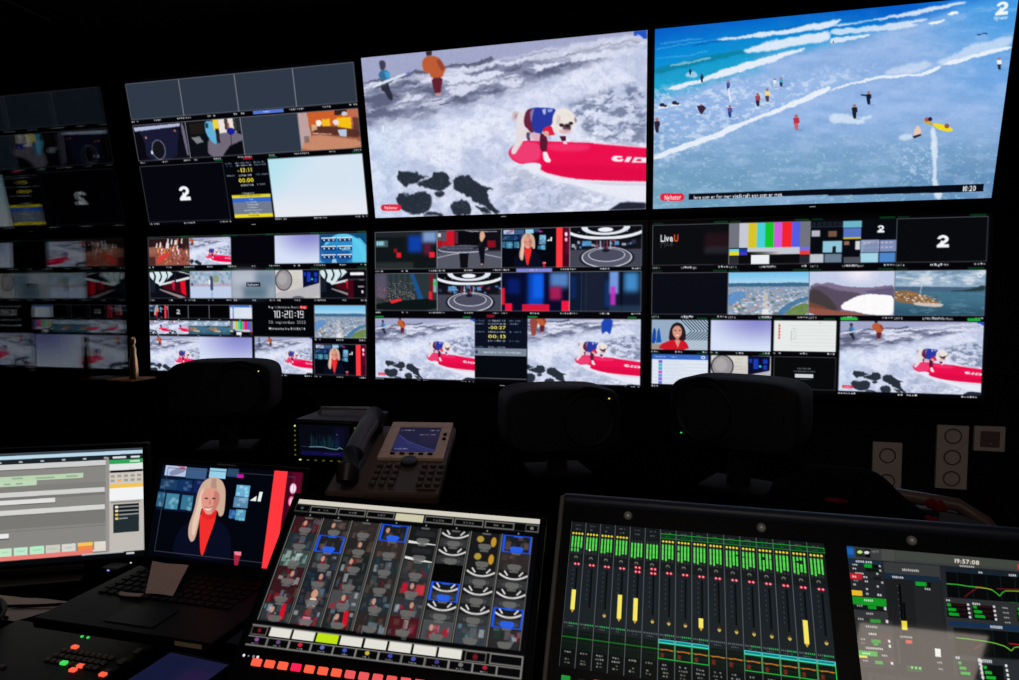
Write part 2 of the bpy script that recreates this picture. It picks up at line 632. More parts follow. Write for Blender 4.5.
# ------------------------------------------------------------------ the pictures
def two_logo(c, x, y, s, col=(245, 245, 245), asp=1.0):
    """numeral 2 with a nick in its bowl; x,y centre, s height"""
    w = s * .95 * asp
    P = lambda a, b: (x + (a - .5) * w, y + (b - .5) * s)
    out = []
    for t in np.linspace(PI * 1.02, PI * 2.16, 14): out.append(P(.5 + .44 * math.cos(t), .33 + .33 * math.sin(t)))
    out += [P(.90, .50), P(.66, .66), P(.58, .74), P(.98, .74), P(.98, 1.0), P(.03, 1.0), P(.03, .83), P(.30, .60), P(.58, .45), P(.66, .36)]
    for t in np.linspace(PI * 2.02, PI * 1.02, 10): out.append(P(.5 + .17 * math.cos(t), .33 + .12 * math.sin(t)))
    c.poly(out, col)
    c.poly([P(.3, .55), P(.40, .42), P(.5, .44), P(.36, .60)], col)


def nyheter(c, x0, y0, x1, y1, txt=True):
    r = (y1 - y0) / 2
    c.ell(x0 + r, y0 + r, r, r, (228, 34, 62)).ell(x1 - r, y0 + r, r, r, (228, 34, 62)).rect(x0 + r, y0, x1 - r, y1, (228, 34, 62))
    if txt: c.text('Nyheter', x0 + r * 1.1, y0 + (y1 - y0) * .26, x1 - r * 1.1, y1 - (y1 - y0) * .27, (255, 235, 240))


def paint_dog(c):
    """surf with a small white dog in a blue vest on a pink board; drawing space = picture pixels of the top middle monitor"""
    X, Y = c.coords()
    u0, v0 = X, Y
    sl = Y + .135 * (X - 360) + .00012 * (X - 360) ** 2            # level lines of the sea
    c.mix(np.ones_like(X), (158, 164, 198))
    c.mix(fbm(X / 30, Y / 12, 3, 3) * .35, (178, 180, 212))
    sea = sst(84.0, 85.4, sl + 1.2 * fbm(X / 12, Y / 12, 2, 5))
    c.mix(sea, (134, 140, 168))
    # swell lines
    n = fbm(X / 26, sl / 5.5, 5, 11)
    c.mix(sea * sst(.49, .60, n) * sst(150, 95, sl) * .95, (224, 228, 247))
    c.mix(sea * sst(.46, .32, n) * sst(165, 100, sl) * .8, (82, 88, 116))
    c.poly(Z(360, 30, 6.79, [(20, 350), (420, 275), (590, 250), (830, 205), (900, 198), (925, 215), (840, 240), (590, 272), (420, 300), (20, 372)]), (84, 90, 114), .95, 1)
    c.poly(Z(360, 30, 6.79, [(25, 372), (300, 325), (590, 272), (860, 232), (1100, 165), (1400, 100), (1700, 60), (1950, 10), (1950, 130), (1500, 200), (1000, 235), (600, 325), (280, 345), (120, 392), (30, 410)]), (218, 222, 242), .75, 5)
    for k, (xa, ya, xb, yb, w_) in enumerate([(500, 62, 560, 50, 1.2), (520, 66, 600, 50, 1.1), (560, 57, 640, 40, 1.2), (440, 88, 520, 76, 1.6), (470, 95, 540, 84, 1.3), (370, 98, 420, 88, 1.5), (372, 112, 420, 100, 3.0), (366, 106, 400, 100, 2.2), (596, 52, 642, 44, 1.0)]):
        c.line([(xa, ya), ((xa + xb) / 2, (ya + yb) / 2 - 1), (xb, yb)], w_, (96, 102, 130), .55, 2)
    # broad foam
    foam = c.a.copy() * 0
    fm = np.zeros(X.shape, np.float32)
    d = (sl - (128 + 34 * sst(470, 380, X) * 0 - 12 * sst(400, 520, X) - 22 * sst(500, 646, X)))
    fm = sst(-8, 8, d + 14 * (fbm(X / 18, Y / 14, 4, 21) - .5))
    c.mix(fm, (218, 224, 245))
    f1 = fbm(X / 24, Y / 15, 4, 31)
    c.mix(fm * sst(.52, .30, f1) * .6, (174, 185, 216))
    c.mix(fm * sst(.50, .74, f1) * .8, (232, 237, 250))
    c.mix(fm * sst(440, 370, X) * .35, (192, 216, 242))
    f2 = fbm(X / 5, Y / 3.4, 3, 41)
    c.mix(fm * sst(.5, .3, f2) * .22, (150, 160, 194))
    # open grey-blue water, right of the dog and lower right
    for P_, a_ in ((Z(500, 90, 5.667, [(380, 85), (560, 20), (690, -20), (840, -30), (840, 330), (700, 300), (560, 280), (470, 230), (440, 150)]), .9),
                   (Z(500, 90, 5.667, [(0, 470), (120, 440), (260, 520), (460, 560), (640, 620), (640, 690), (0, 690)]), .35)):
        mk = np.zeros(X.shape, np.float32)
        r = c._mask(c.tr(P_), 12)
        if r: mk[r[0]] = blur(r[1], 9)
        n3 = fbm(X / 11, sl / 5, 5, 52)
        c.mix(mk * a_ * sst(.62, .46, n3) * .85, (98, 110, 142))
        n4 = fbm(X / 7, sl / 2.6, 4, 57)
        c.mix(mk * sst(.52, .62, n4) * .75, (200, 208, 232))
    # dark pools bottom left
    c.rnd = 2
    B = [[(225, 350), (250, 342), (335, 348), (400, 380), (435, 385), (395, 402), (375, 412), (340, 432), (300, 442), (270, 470), (240, 430), (222, 400)],
         [(455, 385), (472, 350), (560, 352), (582, 400), (585, 440), (540, 460), (500, 482), (430, 470), (360, 455), (350, 435), (390, 412), (440, 402)],
         [(605, 388), (700, 372), (740, 420), (800, 455), (890, 462), (820, 478), (850, 560), (920, 630), (880, 640), (820, 590), (760, 560), (690, 520), (640, 490), (598, 455)],
         [(195, 540), (220, 497), (300, 508), (345, 490), (430, 492), (462, 540), (440, 625), (380, 645), (290, 628), (250, 600)],
         [(588, 590), (612, 555), (652, 536), (712, 572), (735, 612), (715, 648), (590, 648)], [(470, 505), (508, 472), (547, 495), (520, 527), (482, 522)],
         [(400, 650), (450, 622), (530, 630), (545, 668), (400, 676)], [(760, 590), (830, 600), (870, 650), (800, 640)]]
    for b in B:
        c.poly(Z(365, 120, 6.79, b), (30, 38, 50), .95, 2)
    c.warp(12, 40, 3); c.warp(4, 10, 5)
    mk = sst(.48, .3, fbm(X / 2.2, Y / 2.0, 3, 61)) * sst(165, 175, Y) * sst(485, 470, X) * sst(392, 400, X)
    c.mix(mk * .12, (120, 130, 150))
    c.grain(.05, 5, 2)
    c.rnd = 1
    # surfers
    z = lambda p: Z(360, 30, 6.79, p)
    c.poly(z([(128, 215), (150, 205), (172, 215), (178, 245), (165, 275), (140, 275)]), (62, 56, 76), .95, 1)
    c.poly(z([(135, 280), (170, 272), (200, 285), (205, 320), (190, 345), (150, 345), (125, 310)]), (52, 108, 150), 1, 1)
    c.poly(z([(165, 285), (200, 285), (205, 325), (180, 330)]), (60, 165, 215), .9, 1)
    c.poly(z([(145, 345), (190, 340), (200, 390), (228, 460), (215, 482), (195, 470), (170, 420), (145, 410)]), (40, 44, 60), 1, 1)
    c.poly(z([(85, 395), (100, 375), (180, 340), (300, 295), (350, 280), (330, 300), (200, 350), (120, 390)]), (225, 230, 244), 1, 1)
    c.poly(z([(90, 398), (200, 352), (240, 340), (180, 378), (110, 400)]), (60, 70, 84), .9, 1)
    c.poly(z([(300, 297), (345, 280), (335, 300)]), (70, 90, 190), .8, 1)
    c.poly(z([(446, 150), (490, 142), (488, 172), (455, 178)]), (46, 38, 44), 1, 1)
    c.poly(z([(425, 205), (455, 178), (505, 176), (545, 195), (570, 235), (584, 262), (570, 295), (560, 325), (482, 328), (474, 292), (440, 292), (424, 250)]), (188, 92, 52), 1, 1)
    c.poly(z([(520, 200), (545, 200), (580, 260), (560, 285), (530, 240)]), (140, 60, 50), .8, 2)
    c.poly(z([(484, 326), (564, 322), (556, 380), (548, 432), (515, 438), (500, 400)]), (98, 32, 48), 1, 1)
    c.poly(z([(510, 430), (550, 428), (548, 448), (520, 450)]), (200, 150, 140), .9, 1)
    c.line(z([(490, 485), (560, 470)]), .8, (60, 60, 90), .8)
    c.line(z([(540, 510), (610, 495)]), .9, (60, 60, 90), .8)
    c.rnd = 1
    # surfboard
    z = lambda p: Z(500, 90, 5.667, p)
    c.poly(z([(130, 420), (230, 412), (226, 462), (400, 500), (560, 512), (900, 518), (900, 645), (740, 628), (640, 602), (540, 575), (450, 545), (330, 520), (220, 476), (150, 450)]), (232, 234, 246))
    c.poly(z([(450, 520), (900, 530), (900, 545), (600, 540)]), (205, 205, 225), .7, 1)
    c.poly(z([(45, 360), (60, 330), (95, 305), (150, 285), (220, 290), (300, 292), (400, 296), (530, 300), (700, 318), (900, 334), (900, 520), (560, 514), (400, 502), (230, 462), (236, 418), (180, 410), (120, 422), (72, 400)]), (236, 14, 78))
    c.poly(z([(50, 362), (65, 332), (100, 308), (150, 290), (215, 300), (235, 330), (225, 400), (180, 408), (122, 418), (75, 396)]), (240, 92, 140), .6, 4)
    c.poly(z([(240, 300), (520, 305), (500, 345), (330, 350), (250, 330)]), (246, 66, 120), .6, 5)
    c.poly(z([(236, 430), (420, 420), (900, 450), (900, 518), (400, 500), (236, 460)]), (214, 6, 64), .5, 6)
    c.line(z([(530, 302), (700, 316), (900, 332)]), 1.2, (250, 190, 215), .9)
    # board lettering
    for k, (xa, pts) in enumerate([(0, [(632, 386), (650, 372), (700, 376), (690, 386), (668, 384), (660, 392), (680, 396), (688, 390), (704, 392), (690, 408), (650, 406), (632, 396)]),
                                   (1, [(722, 378), (748, 380), (730, 410), (704, 408)]),
                                   (2, [(766, 382), (900, 388), (900, 414), (746, 412)])]):
        c.poly(z(pts), (250, 236, 244))
    c.poly(z([(780, 391), (806, 393), (800, 405), (770, 403)]), (236, 14, 78))
    c.poly(z([(690, 632), (900, 644), (900, 690), (600, 690), (650, 660)]), (34, 38, 54), 1, 2)
    # dog
    c.ell(*z([(90, 147)])[0], 3.6, 4.6, (206, 186, 186), 1, 1).ell(*z([(92, 150)])[0], 1.5, 2.2, (168, 148, 160), 1, 1)
    c.poly(z([(92, 180), (100, 140), (140, 122), (190, 100), (190, 240), (165, 238), (150, 255), (128, 300), (98, 345), (88, 365), (64, 362), (66, 335), (84, 310), (90, 250)]), (228, 220, 224), 1, 1)
    c.poly(z([(150, 240), (175, 240), (168, 262), (175, 285), (160, 290), (150, 270)]), (92, 72, 90), 1, 1)
    c.poly(z([(170, 245), (240, 240), (240, 285), (200, 290), (178, 275)]), (222, 170, 190), .9, 2)
    c.poly(z([(134, 165), (150, 115), (190, 98), (196, 240), (178, 244), (160, 225), (140, 205)]), (104, 34, 62))
    c.poly(z([(172, 110), (196, 98), (300, 104), (318, 112), (302, 150), (298, 200), (252, 216), (236, 250), (190, 240), (178, 180)]), (40, 56, 160))
    c.poly(z([(172, 120), (190, 104), (196, 112), (184, 150), (180, 190), (172, 160)]), (150, 132, 170), .9, 1)
    c.poly(z([(240, 112), (262, 104), (258, 140), (246, 138)]), (196, 204, 236), .9, 1)
    c.poly(z([(270, 110), (300, 108), (296, 124), (272, 128)]), (186, 196, 232), .8, 1)
    c.poly(z([(228, 240), (262, 258), (272, 290), (266, 352), (230, 346), (226, 300)]), (92, 24, 50))
    c.poly(z([(250, 214), (292, 200), (304, 240), (318, 254), (262, 262), (244, 240)]), (224, 30, 62))
    c.ell(*z([(264, 248)])[0], 2.6, 2.8, (222, 176, 160), 1)
    c.poly(z([(338, 262), (374, 262), (374, 296), (352, 290)]), (72, 22, 46))
    c.poly(z([(355, 290), (374, 290), (384, 306), (362, 308)]), (238, 226, 232))
    c.poly(z([(244, 352), (266, 350), (276, 378), (290, 398), (282, 412), (256, 408), (246, 384)]), (244, 236, 240))
    hp = [(300, 150), (316, 118), (350, 104), (386, 108), (412, 130), (432, 160), (428, 192), (418, 228), (392, 252), (350, 254), (316, 240), (298, 205)]
    c.poly(z(hp), (236, 228, 222), 1, 1)
    c.poly(z([(325, 140), (345, 150), (338, 205), (318, 190)]), (205, 184, 176), .6, 2)
    c.poly(z([(424, 150), (438, 172), (432, 190), (420, 172)]), (150, 120, 110), .9, 1)
    c.ell(*z([(380, 214)])[0], 4.2, 4.0, (92, 66, 76), 1, 1)
    c.ell(*z([(384, 204)])[0], 2.2, 1.8, (40, 28, 36))
    c.ell(*z([(350, 200)])[0], 2.4, 1.7, (50, 36, 44)).ell(*z([(403, 190)])[0], 2.2, 1.7, (50, 36, 44))
    c.ell(*z([(370, 236)])[0], 6.0, 2.4, (222, 176, 186), .8, 1)
    c.rnd = 0
    c.warp(1.2, 9, 8); c.grain(.05, 4, 6); c.soften(1)
    c.poly([(634, 30), (647, 28), (647, 39), (643.5, 39), (640, 36), (634, 36)], (34, 84, 196), 1, 1)
    c.poly([(637, 34), (641, 36), (644, 39), (638, 39)], (190, 200, 235), .8, 1)
    c.poly(Z(365, 120, 6.79, [(118, 40), (128, 36), (128, 82), (118, 82)]), (240, 244, 250), .9)


def paint_beach(c):
    """aerial beach with bathers; drawing space = picture pixels of the top right monitor"""
    X, Y = c.coords()
    s1 = Y + .33 * (X - 655) * sst(1019, 655, X) * .55 + .03 * (X - 655)
    c.mix(np.ones_like(X), (4, 92, 200))
    c.mix(sst(30, 66, s1 + 6 * fbm(X / 40, Y / 14, 3, 1)), (6, 140, 214))
    c.mix(sst(62, 84, s1 + 5 * fbm(X / 30, Y / 10, 3, 2)), (24, 160, 206))
    # shallow water, lavender
    sh = sst(0, 20, Y - (88 - .30 * (X - 655)) + 6 * (fbm(X / 20, Y / 12, 3, 4) - .5))
    sh = np.maximum(sh, sst(0, 16, Y - (64 - .22 * (X - 700)) + 5 * (fbm(X / 20, Y / 9, 3, 5) - .5)) * sst(730, 775, X))
    c.mix(sh, (148, 182, 230))
    c.mix(sst(880, 1015, X) * sst(70, 10, Y) * .75, (40, 148, 230))
    c.mix(sst(900, 1010, X) * sst(10, 60, Y) * sst(120, 70, Y) * .6, (84, 158, 228))
    c.mix(sst(105, 185, Y) * .9, (112, 156, 190))
    c.mix(sst(150, 205, Y) * sst(800, 655, X) * .5, (118, 168, 186))
    c.mix(sst(130, 190, Y) * sst(860, 960, X) * .45, (84, 128, 178))
    n = fbm(X / 22, Y / 7, 4, 8)
    c.mix(sst(.5, .75, n) * sh * .35, (176, 200, 238))
    c.mix(sst(.48, .3, n) * .14, (80, 130, 186))
    n2 = fbm(X / 6, Y / 2, 3, 9)
    c.mix(sst(.60, .72, n2) * sst(170, 90, Y) * sst(800, 700, X) * sh * .6, (214, 226, 246))
    c.mix(sst(.64, .74, fbm(X / 4, Y / 2.2, 3, 10)) * sst(120, 150, Y) * .5, (168, 204, 222))
    z4 = lambda p: Z(650, 0, 5.66, p); z5 = lambda p: Z(650, 90, 5.66, p); z6 = lambda p: Z(830, 0, 5.39, p); z7 = lambda p: Z(830, 90, 5.39, p)
    # dark swell faces
    c.poly(z4([(25, 385), (150, 360), (350, 310), (520, 285), (560, 300), (420, 330), (250, 370), (60, 415), (25, 425)]), (12, 128, 160), .9, 3)
    c.poly(z4([(240, 240), (480, 205), (800, 150), (1019, 118), (1019, 135), (800, 170), (520, 220), (240, 262)]), (4, 104, 190), .8, 2)
    for ln in ([(30, 280), (240, 240), (400, 222)], [(40, 330), (200, 318), (330, 290)], [(60, 250), (300, 215)]):
        c.line(z4(ln), 1.0, (96, 184, 232), .6, 1)
    W_ = (228, 236, 250)
    # breakers
    c.rnd = 2
    c.poly(z4([(365, 222), (420, 214), (520, 210), (600, 188), (720, 178), (900, 142), (1020, 120), (1100, 105), (1019, 160), (900, 172), (760, 196), (560, 218), (430, 228)]), W_, .95, 2)
    c.poly(z4([(520, 285), (600, 262), (640, 240), (760, 220), (900, 190), (1019, 172), (1019, 240), (860, 252), (700, 285), (560, 308)]), W_, .95, 3)
    c.poly(z4([(90, 505), (160, 478), (280, 450), (400, 400), (560, 350), (700, 312), (870, 272), (870, 288), (700, 348), (560, 395), (420, 432), (280, 470), (150, 512)]), W_, 1, 2)
    c.poly(z4([(200, 415), (260, 405), (270, 430), (240, 445), (200, 432)]), (214, 226, 246), .7, 2)
    c.poly(z4([(110, 370), (170, 356), (240, 345), (345, 322), (350, 332), (240, 356), (120, 380)]), (190, 220, 240), .6, 1)
    c.poly(z6([(0, 140), (60, 128), (180, 118), (330, 85), (450, 60), (560, 35), (720, 8), (740, 18), (600, 48), (430, 88), (240, 112), (60, 142)]), W_, .9, 2)
    c.poly(z6([(0, 205), (120, 195), (215, 180), (222, 192), (120, 215), (0, 240)]), W_, .9, 1)
    c.poly(z6([(0, 160), (200, 145), (400, 118), (530, 95), (520, 108), (430, 128), (495, 132), (380, 158), (200, 172), (0, 195)]), W_, .85, 2)
    c.poly(z6([(525, 122), (620, 104), (615, 118), (560, 130), (530, 132)]), (240, 244, 252), 1, 1)
    c.poly(z6([(630, 78), (670, 62), (700, 68), (680, 80), (640, 84)]), (240, 244, 252), 1, 1)
    c.poly(z6([(920, 205), (985, 190), (985, 240), (880, 270), (760, 300), (660, 345), (600, 350), (575, 325), (660, 300), (760, 240), (860, 225)]), W_, .65, 4)
    c.poly(z6([(985, 245), (985, 262), (860, 292), (740, 325), (650, 350), (600, 350), (650, 325), (760, 300), (860, 268)]), (236, 242, 252), .95, 1)
    c.line(z6([(790, 188), (850, 185)]), 1.2, (20, 60, 110), .9)
    # shore edge foam
    c.poly(z6([(600, 348), (560, 362), (490, 400), (400, 402), (270, 410), (150, 436), (0, 485), (0, 494), (150, 448), (280, 424), (430, 416), (520, 405), (590, 372)]), (236, 242, 252), .95, 1)
    c.poly(z6([(280, 405), (330, 370), (420, 345), (520, 330), (560, 350), (480, 392), (380, 402)]), W_, .55, 4)
    c.poly(z5([(1019, -30), (1019, 8), (840, 80), (760, 115), (640, 155), (500, 215), (420, 258), (250, 318), (130, 360), (20, 402), (20, 378), (130, 325), (260, 280), (380, 240), (460, 200), (600, 155), (780, 80)]), (236, 242, 252), .95, 1)
    X2 = sst(.5, .68, fbm(X / 5, Y / 3, 3, 15)) * sst(0, 14, (175 - .45 * (X - 655)) - Y + 0) * sst(78, 100, Y + .1 * (X - 655))
    c.mix(X2 * .6, (216, 228, 246))
    # wake behind the yellow board and splashes
    c.poly(z7([(545, 200), (562, 200), (575, 260), (578, 370), (572, 440), (575, 500), (610, 560), (605, 590), (570, 590), (550, 500), (560, 400), (545, 330)]), (226, 236, 248), .85, 2)
    c.poly(z7([(380, 240), (440, 232), (450, 262), (400, 272), (365, 262)]), (214, 228, 244), .8, 3)
    c.poly(z7([(0, 130), (80, 125), (150, 150), (225, 140), (225, 155), (170, 165), (195, 190), (60, 175), (0, 185)]), (222, 234, 248), .75, 3)
    c.mix(sst(.56, .68, fbm(X / 3.2, Y / 2.2, 3, 18)) * sst(890, 905, X) * sst(936, 928, X) * sst(140, 150, Y) * sst(190, 175, Y) * .6, (190, 214, 240))
    c.warp(6, 30, 2); c.warp(3.2, 8, 6); c.grain(.04, 6, 3)
    c.rnd = 0
    # people
    D = (28, 34, 58)
    def person(x, y, s, top, leg, skin=(170, 110, 100)):
        s *= 1.1
        c.ell(x, y - s * .42, s * .11, s * .12, skin if top != D else D)
        c.poly([(x - s * .2, y - s * .3), (x + s * .18, y - s * .32), (x + s * .22, y - s * .02), (x + s * .12, y + s * .08), (x - s * .15, y + s * .08)], top)
        c.poly([(x - s * .16, y + s * .04), (x + s * .14, y + s * .04), (x + s * .12, y + s * .46), (x - s * .02, y + s * .5), (x - s * .1, y + s * .4)], leg)
        c.poly([(x + s * .1, y + s * .42), (x + s * .5, y + s * .48), (x + s * .4, y + s * .56), (x, y + s * .52)], (90, 120, 160), .4, 1)
    for (x, y), s, t, l in [(z4([(228, 408)])[0], 5.5, D, D), (z4([(294, 445)])[0], 7.5, D, D), (z4([(443, 486)])[0], 9, (60, 90, 170), (40, 50, 120)), (z4([(452, 632)])[0], 11, (90, 80, 140), (40, 60, 140)),
                            (z4([(706, 470)])[0], 8, (230, 234, 240), (190, 205, 225)), (z4([(742, 465)])[0], 8.5, (70, 170, 190), D), (z4([(610, 566)])[0], 12, (160, 70, 84), (34, 40, 60)), (z4([(664, 540)])[0], 12, (240, 214, 150), (80, 60, 70)),
                            (z4([(290, 620)])[0], 9, (60, 40, 60), (90, 40, 60)), (z5([(40, 202)])[0], 13, (40, 34, 60), (50, 34, 60)), (z5([(828, 185)])[0], 14, (190, 46, 70), (200, 100, 110)),
                            (z6([(912, 345)])[0], 11, (236, 238, 246), (40, 44, 66)), (z6([(208, 530)])[0], 12, (20, 26, 56), (20, 26, 56)), (z7([(132, 118)])[0], 13, (26, 30, 44), (26, 30, 44)), (z6([(18, 228)])[0], 2.4, D, D)]:
        person(x, y, s, t, l)
    c.poly(z6([(165, 508), (205, 512), (205, 520), (168, 516)]), (20, 26, 56))
    c.line(z4([(445, 500), (450, 540), (458, 580)]), 1.8, (230, 238, 250), .9)
    for x, y in z4([(75, 600), (145, 588)]):
        c.poly([(x - 5, y + 1), (x + 5, y), (x + 5, y + 2), (x - 5, y + 3)], (224, 232, 246)).ell(x - 1, y - 1, 2.6, 1.8, (30, 34, 56)).ell(x + 2, y, 2, 1.2, (60, 50, 60))
    c.poly(z4([(265, 600), (300, 596), (318, 612), (300, 640), (280, 636)]), (56, 36, 60))
    c.poly(z7([(450, 245), (455, 215), (472, 190), (488, 205), (492, 238), (470, 250)]), (232, 200, 180), 1, 1)
    c.poly(z7([(445, 250), (490, 236), (492, 246), (455, 262)]), (40, 30, 40))
    c.poly(z7([(505, 165), (525, 160), (560, 185), (548, 192), (508, 178)]), (200, 170, 60))
    c.poly(z7([(555, 180), (600, 184), (660, 208), (662, 220), (640, 226), (590, 216), (560, 196)]), (240, 220, 30))
    c.ell(*z7([(522, 160)])[0], 2.4, 2.2, (180, 80, 90)).ell(*z7([(540, 158)])[0], 2.0, 2.2, (30, 30, 60)).ell(*z7([(630, 195)])[0], 2.4, 2.4, (150, 90, 60))
    # captions of the broadcast
    c.poly(z5([(220, 588), (1019, 560), (1019, 592), (220, 622)]), (6, 10, 22))
    c.poly(z7([(-10, 535), (830, 506), (826, 548), (-10, 570)]), (6, 10, 22))


def paint_anchor(c):
    """woman presenter in a studio; drawing space 0..16 x 0..9"""
    c.rect(0, 0, 16, 9, (3, 5, 14))
    rr = random.Random(3)
    c.rect(.2, .35, 6.6, 4.6, (8, 22, 48), 1, 3)
    c.rect(.5, .25, 3.0, 1.25, (180, 196, 226)).rect(3.05, .3, 5.4, 1.35, (60, 92, 134)).rect(5.7, .2, 7.6, 1.15, (150, 206, 232))
    c.poly([(1.0, .9), (1.8, .5), (2.9, .3), (2.9, .7), (2.0, 1.1), (1.2, 1.25)], (120, 124, 160), .8, 1)
    c.poly([(1.9, .28), (2.8, .28), (2.7, .55)], (220, 60, 100), .9)
    for (x, y, w, h, col) in [(.25, 1.6, 2.0, 1.0, (26, 62, 100)), (2.3, 1.55, 1.6, 1.1, (18, 50, 100)), (4.1, 1.5, 1.6, 1.2, (16, 34, 90)), (.1, 2.9, .9, 1.4, (44, 96, 130)), (1.15, 2.95, 1.5, 1.5, (70, 136, 164)), (3.0, 3.0, 1.3, 1.4, (56, 120, 150)),
                              (9.0, 1.6, 1.5, 1.1, (110, 180, 214)), (8.9, 2.75, 1.6, 1.0, (92, 140, 178)), (9.3, 3.9, 1.1, 1.0, (90, 160, 196)), (8.6, 4.0, .7, .8, (40, 100, 160))]:
        c.rect(x, y, x + w, y + h, col, .95, 1)
        for _ in range(5):
            a, b = x + rr.random() * w * .8, y + rr.random() * h * .8
            c.rect(a, b, a + w * .25, b + h * .25, (min(255, col[0] + 60), min(255, col[1] + 50), min(255, col[2] + 40)), .6, 1)
    c.rect(7.7, .1, 9.0, .9, (60, 120, 170), .6, 3)
    c.rect(8.9, .6, 9.6, .95, (220, 30, 170), .9, 1)
    # grey desk strip / signal bars
    c.poly([(10.65, 3.0), (11.35, 2.5), (11.35, 3.0)], (236, 244, 240)).poly([(11.5, 3.0), (11.6, 2.1), (11.95, 2.1), (11.85, 3.0)], (236, 244, 240))
    # red pillar and right lamps
    c.rect(12.9, 0, 14.35, 9, (255, 56, 62))
    c.rect(14.35, 0, 16, 9, (70, 4, 32), .9).rect(14.9, 0, 16, 6, (104, 6, 44), .7, 6)
    for y in (1.55, 2.75):
        c.ell(15.15, y, .34, .48, (255, 190, 220) if y < 2 else (250, 110, 160)).ell(15.15, y, .2, .34, (255, 240, 250) if y < 2 else (255, 190, 214))
    c.poly([(9.7, 7.9), (10.5, 7.9), (10.3, 9.2), (10.0, 9.2)], (170, 30, 60)).poly([(9.7, 7.8), (10.5, 7.75), (10.55, 8.1), (9.9, 8.1)], (236, 130, 150))
    # figure
    c.rnd = 2
    def fx(pts): return [((x - 7.2) * .86 + 6.35, (y - 3) * .93 + 2.95 if y < 5 else y - .19) for x, y in pts]
    c.poly(fx([(3.0, 9), (3.3, 7.2), (4.1, 6.0), (5.4, 5.35), (7.6, 5.0), (9.2, 5.5), (10.2, 6.3), (10.7, 7.6), (10.9, 9)]), (8, 12, 32))
    c.poly(fx([(6.05, 4.7), (8.2, 4.7), (8.1, 5.6), (7.5, 7.6), (7.2, 8.8), (6.8, 8.4), (6.4, 6.8), (6.1, 5.4)]), (240, 46, 44))
    c.poly(fx([(6.3, 3.7), (8.1, 3.7), (8.25, 5.0), (7.2, 5.4), (6.15, 5.0)]), (226, 36, 40))
    hair = (206, 172, 150)
    c.poly(fx([(5.2, 4.4), (5.25, 2.7), (5.7, 1.6), (6.5, 1.05), (7.4, .95), (8.3, 1.25), (8.9, 2.1), (9.1, 3.3), (9.15, 4.7), (8.6, 5.0), (8.2, 4.2), (6.0, 4.0), (6.1, 5.6), (5.9, 7.3), (5.4, 7.6), (4.9, 7.0), (4.75, 6.0)]), hair, 1, 1)
    c.poly(fx([(5.5, 4.4), (5.6, 2.8), (6.0, 2.0), (6.3, 3.6), (5.9, 5.6), (5.7, 7.0), (5.3, 6.8), (5.2, 5.6)]), (236, 206, 186), .8, 2)
    c.poly(fx([(6.9, 1.1), (7.5, 1.1), (7.7, 2.2), (6.9, 2.2)]), (150, 112, 100), .5, 2)
    c.poly(fx([(5.9, 2.8), (6.2, 2.35), (6.8, 2.05), (7.6, 2.1), (8.2, 2.6), (8.35, 3.4), (8.0, 4.3), (7.4, 4.85), (6.8, 4.8), (6.2, 4.2), (5.9, 3.4)]), (222, 152, 134), 1, 1)
    c.poly(fx([(7.4, 2.2), (8.2, 2.6), (8.35, 3.4), (8.0, 4.3), (7.5, 4.8), (7.6, 3.6)]), (176, 104, 92), .6, 3)
    c.ell(*fx([(6.55, 3.2)])[0], .23, .09, (110, 66, 66)).ell(*fx([(7.55, 3.15)])[0], .23, .09, (110, 66, 66))
    c.poly(fx([(6.95, 3.3), (7.15, 3.3), (7.3, 3.75), (6.95, 3.8)]), (196, 120, 108), .8, 1)
    c.poly(fx([(6.5, 4.1), (7.0, 4.2), (7.5, 4.02), (7.2, 4.4), (6.8, 4.42)]), (246, 226, 220)).line(fx([(6.5, 4.08), (7.0, 4.2), (7.5, 4.0)]), .08, (170, 60, 70))


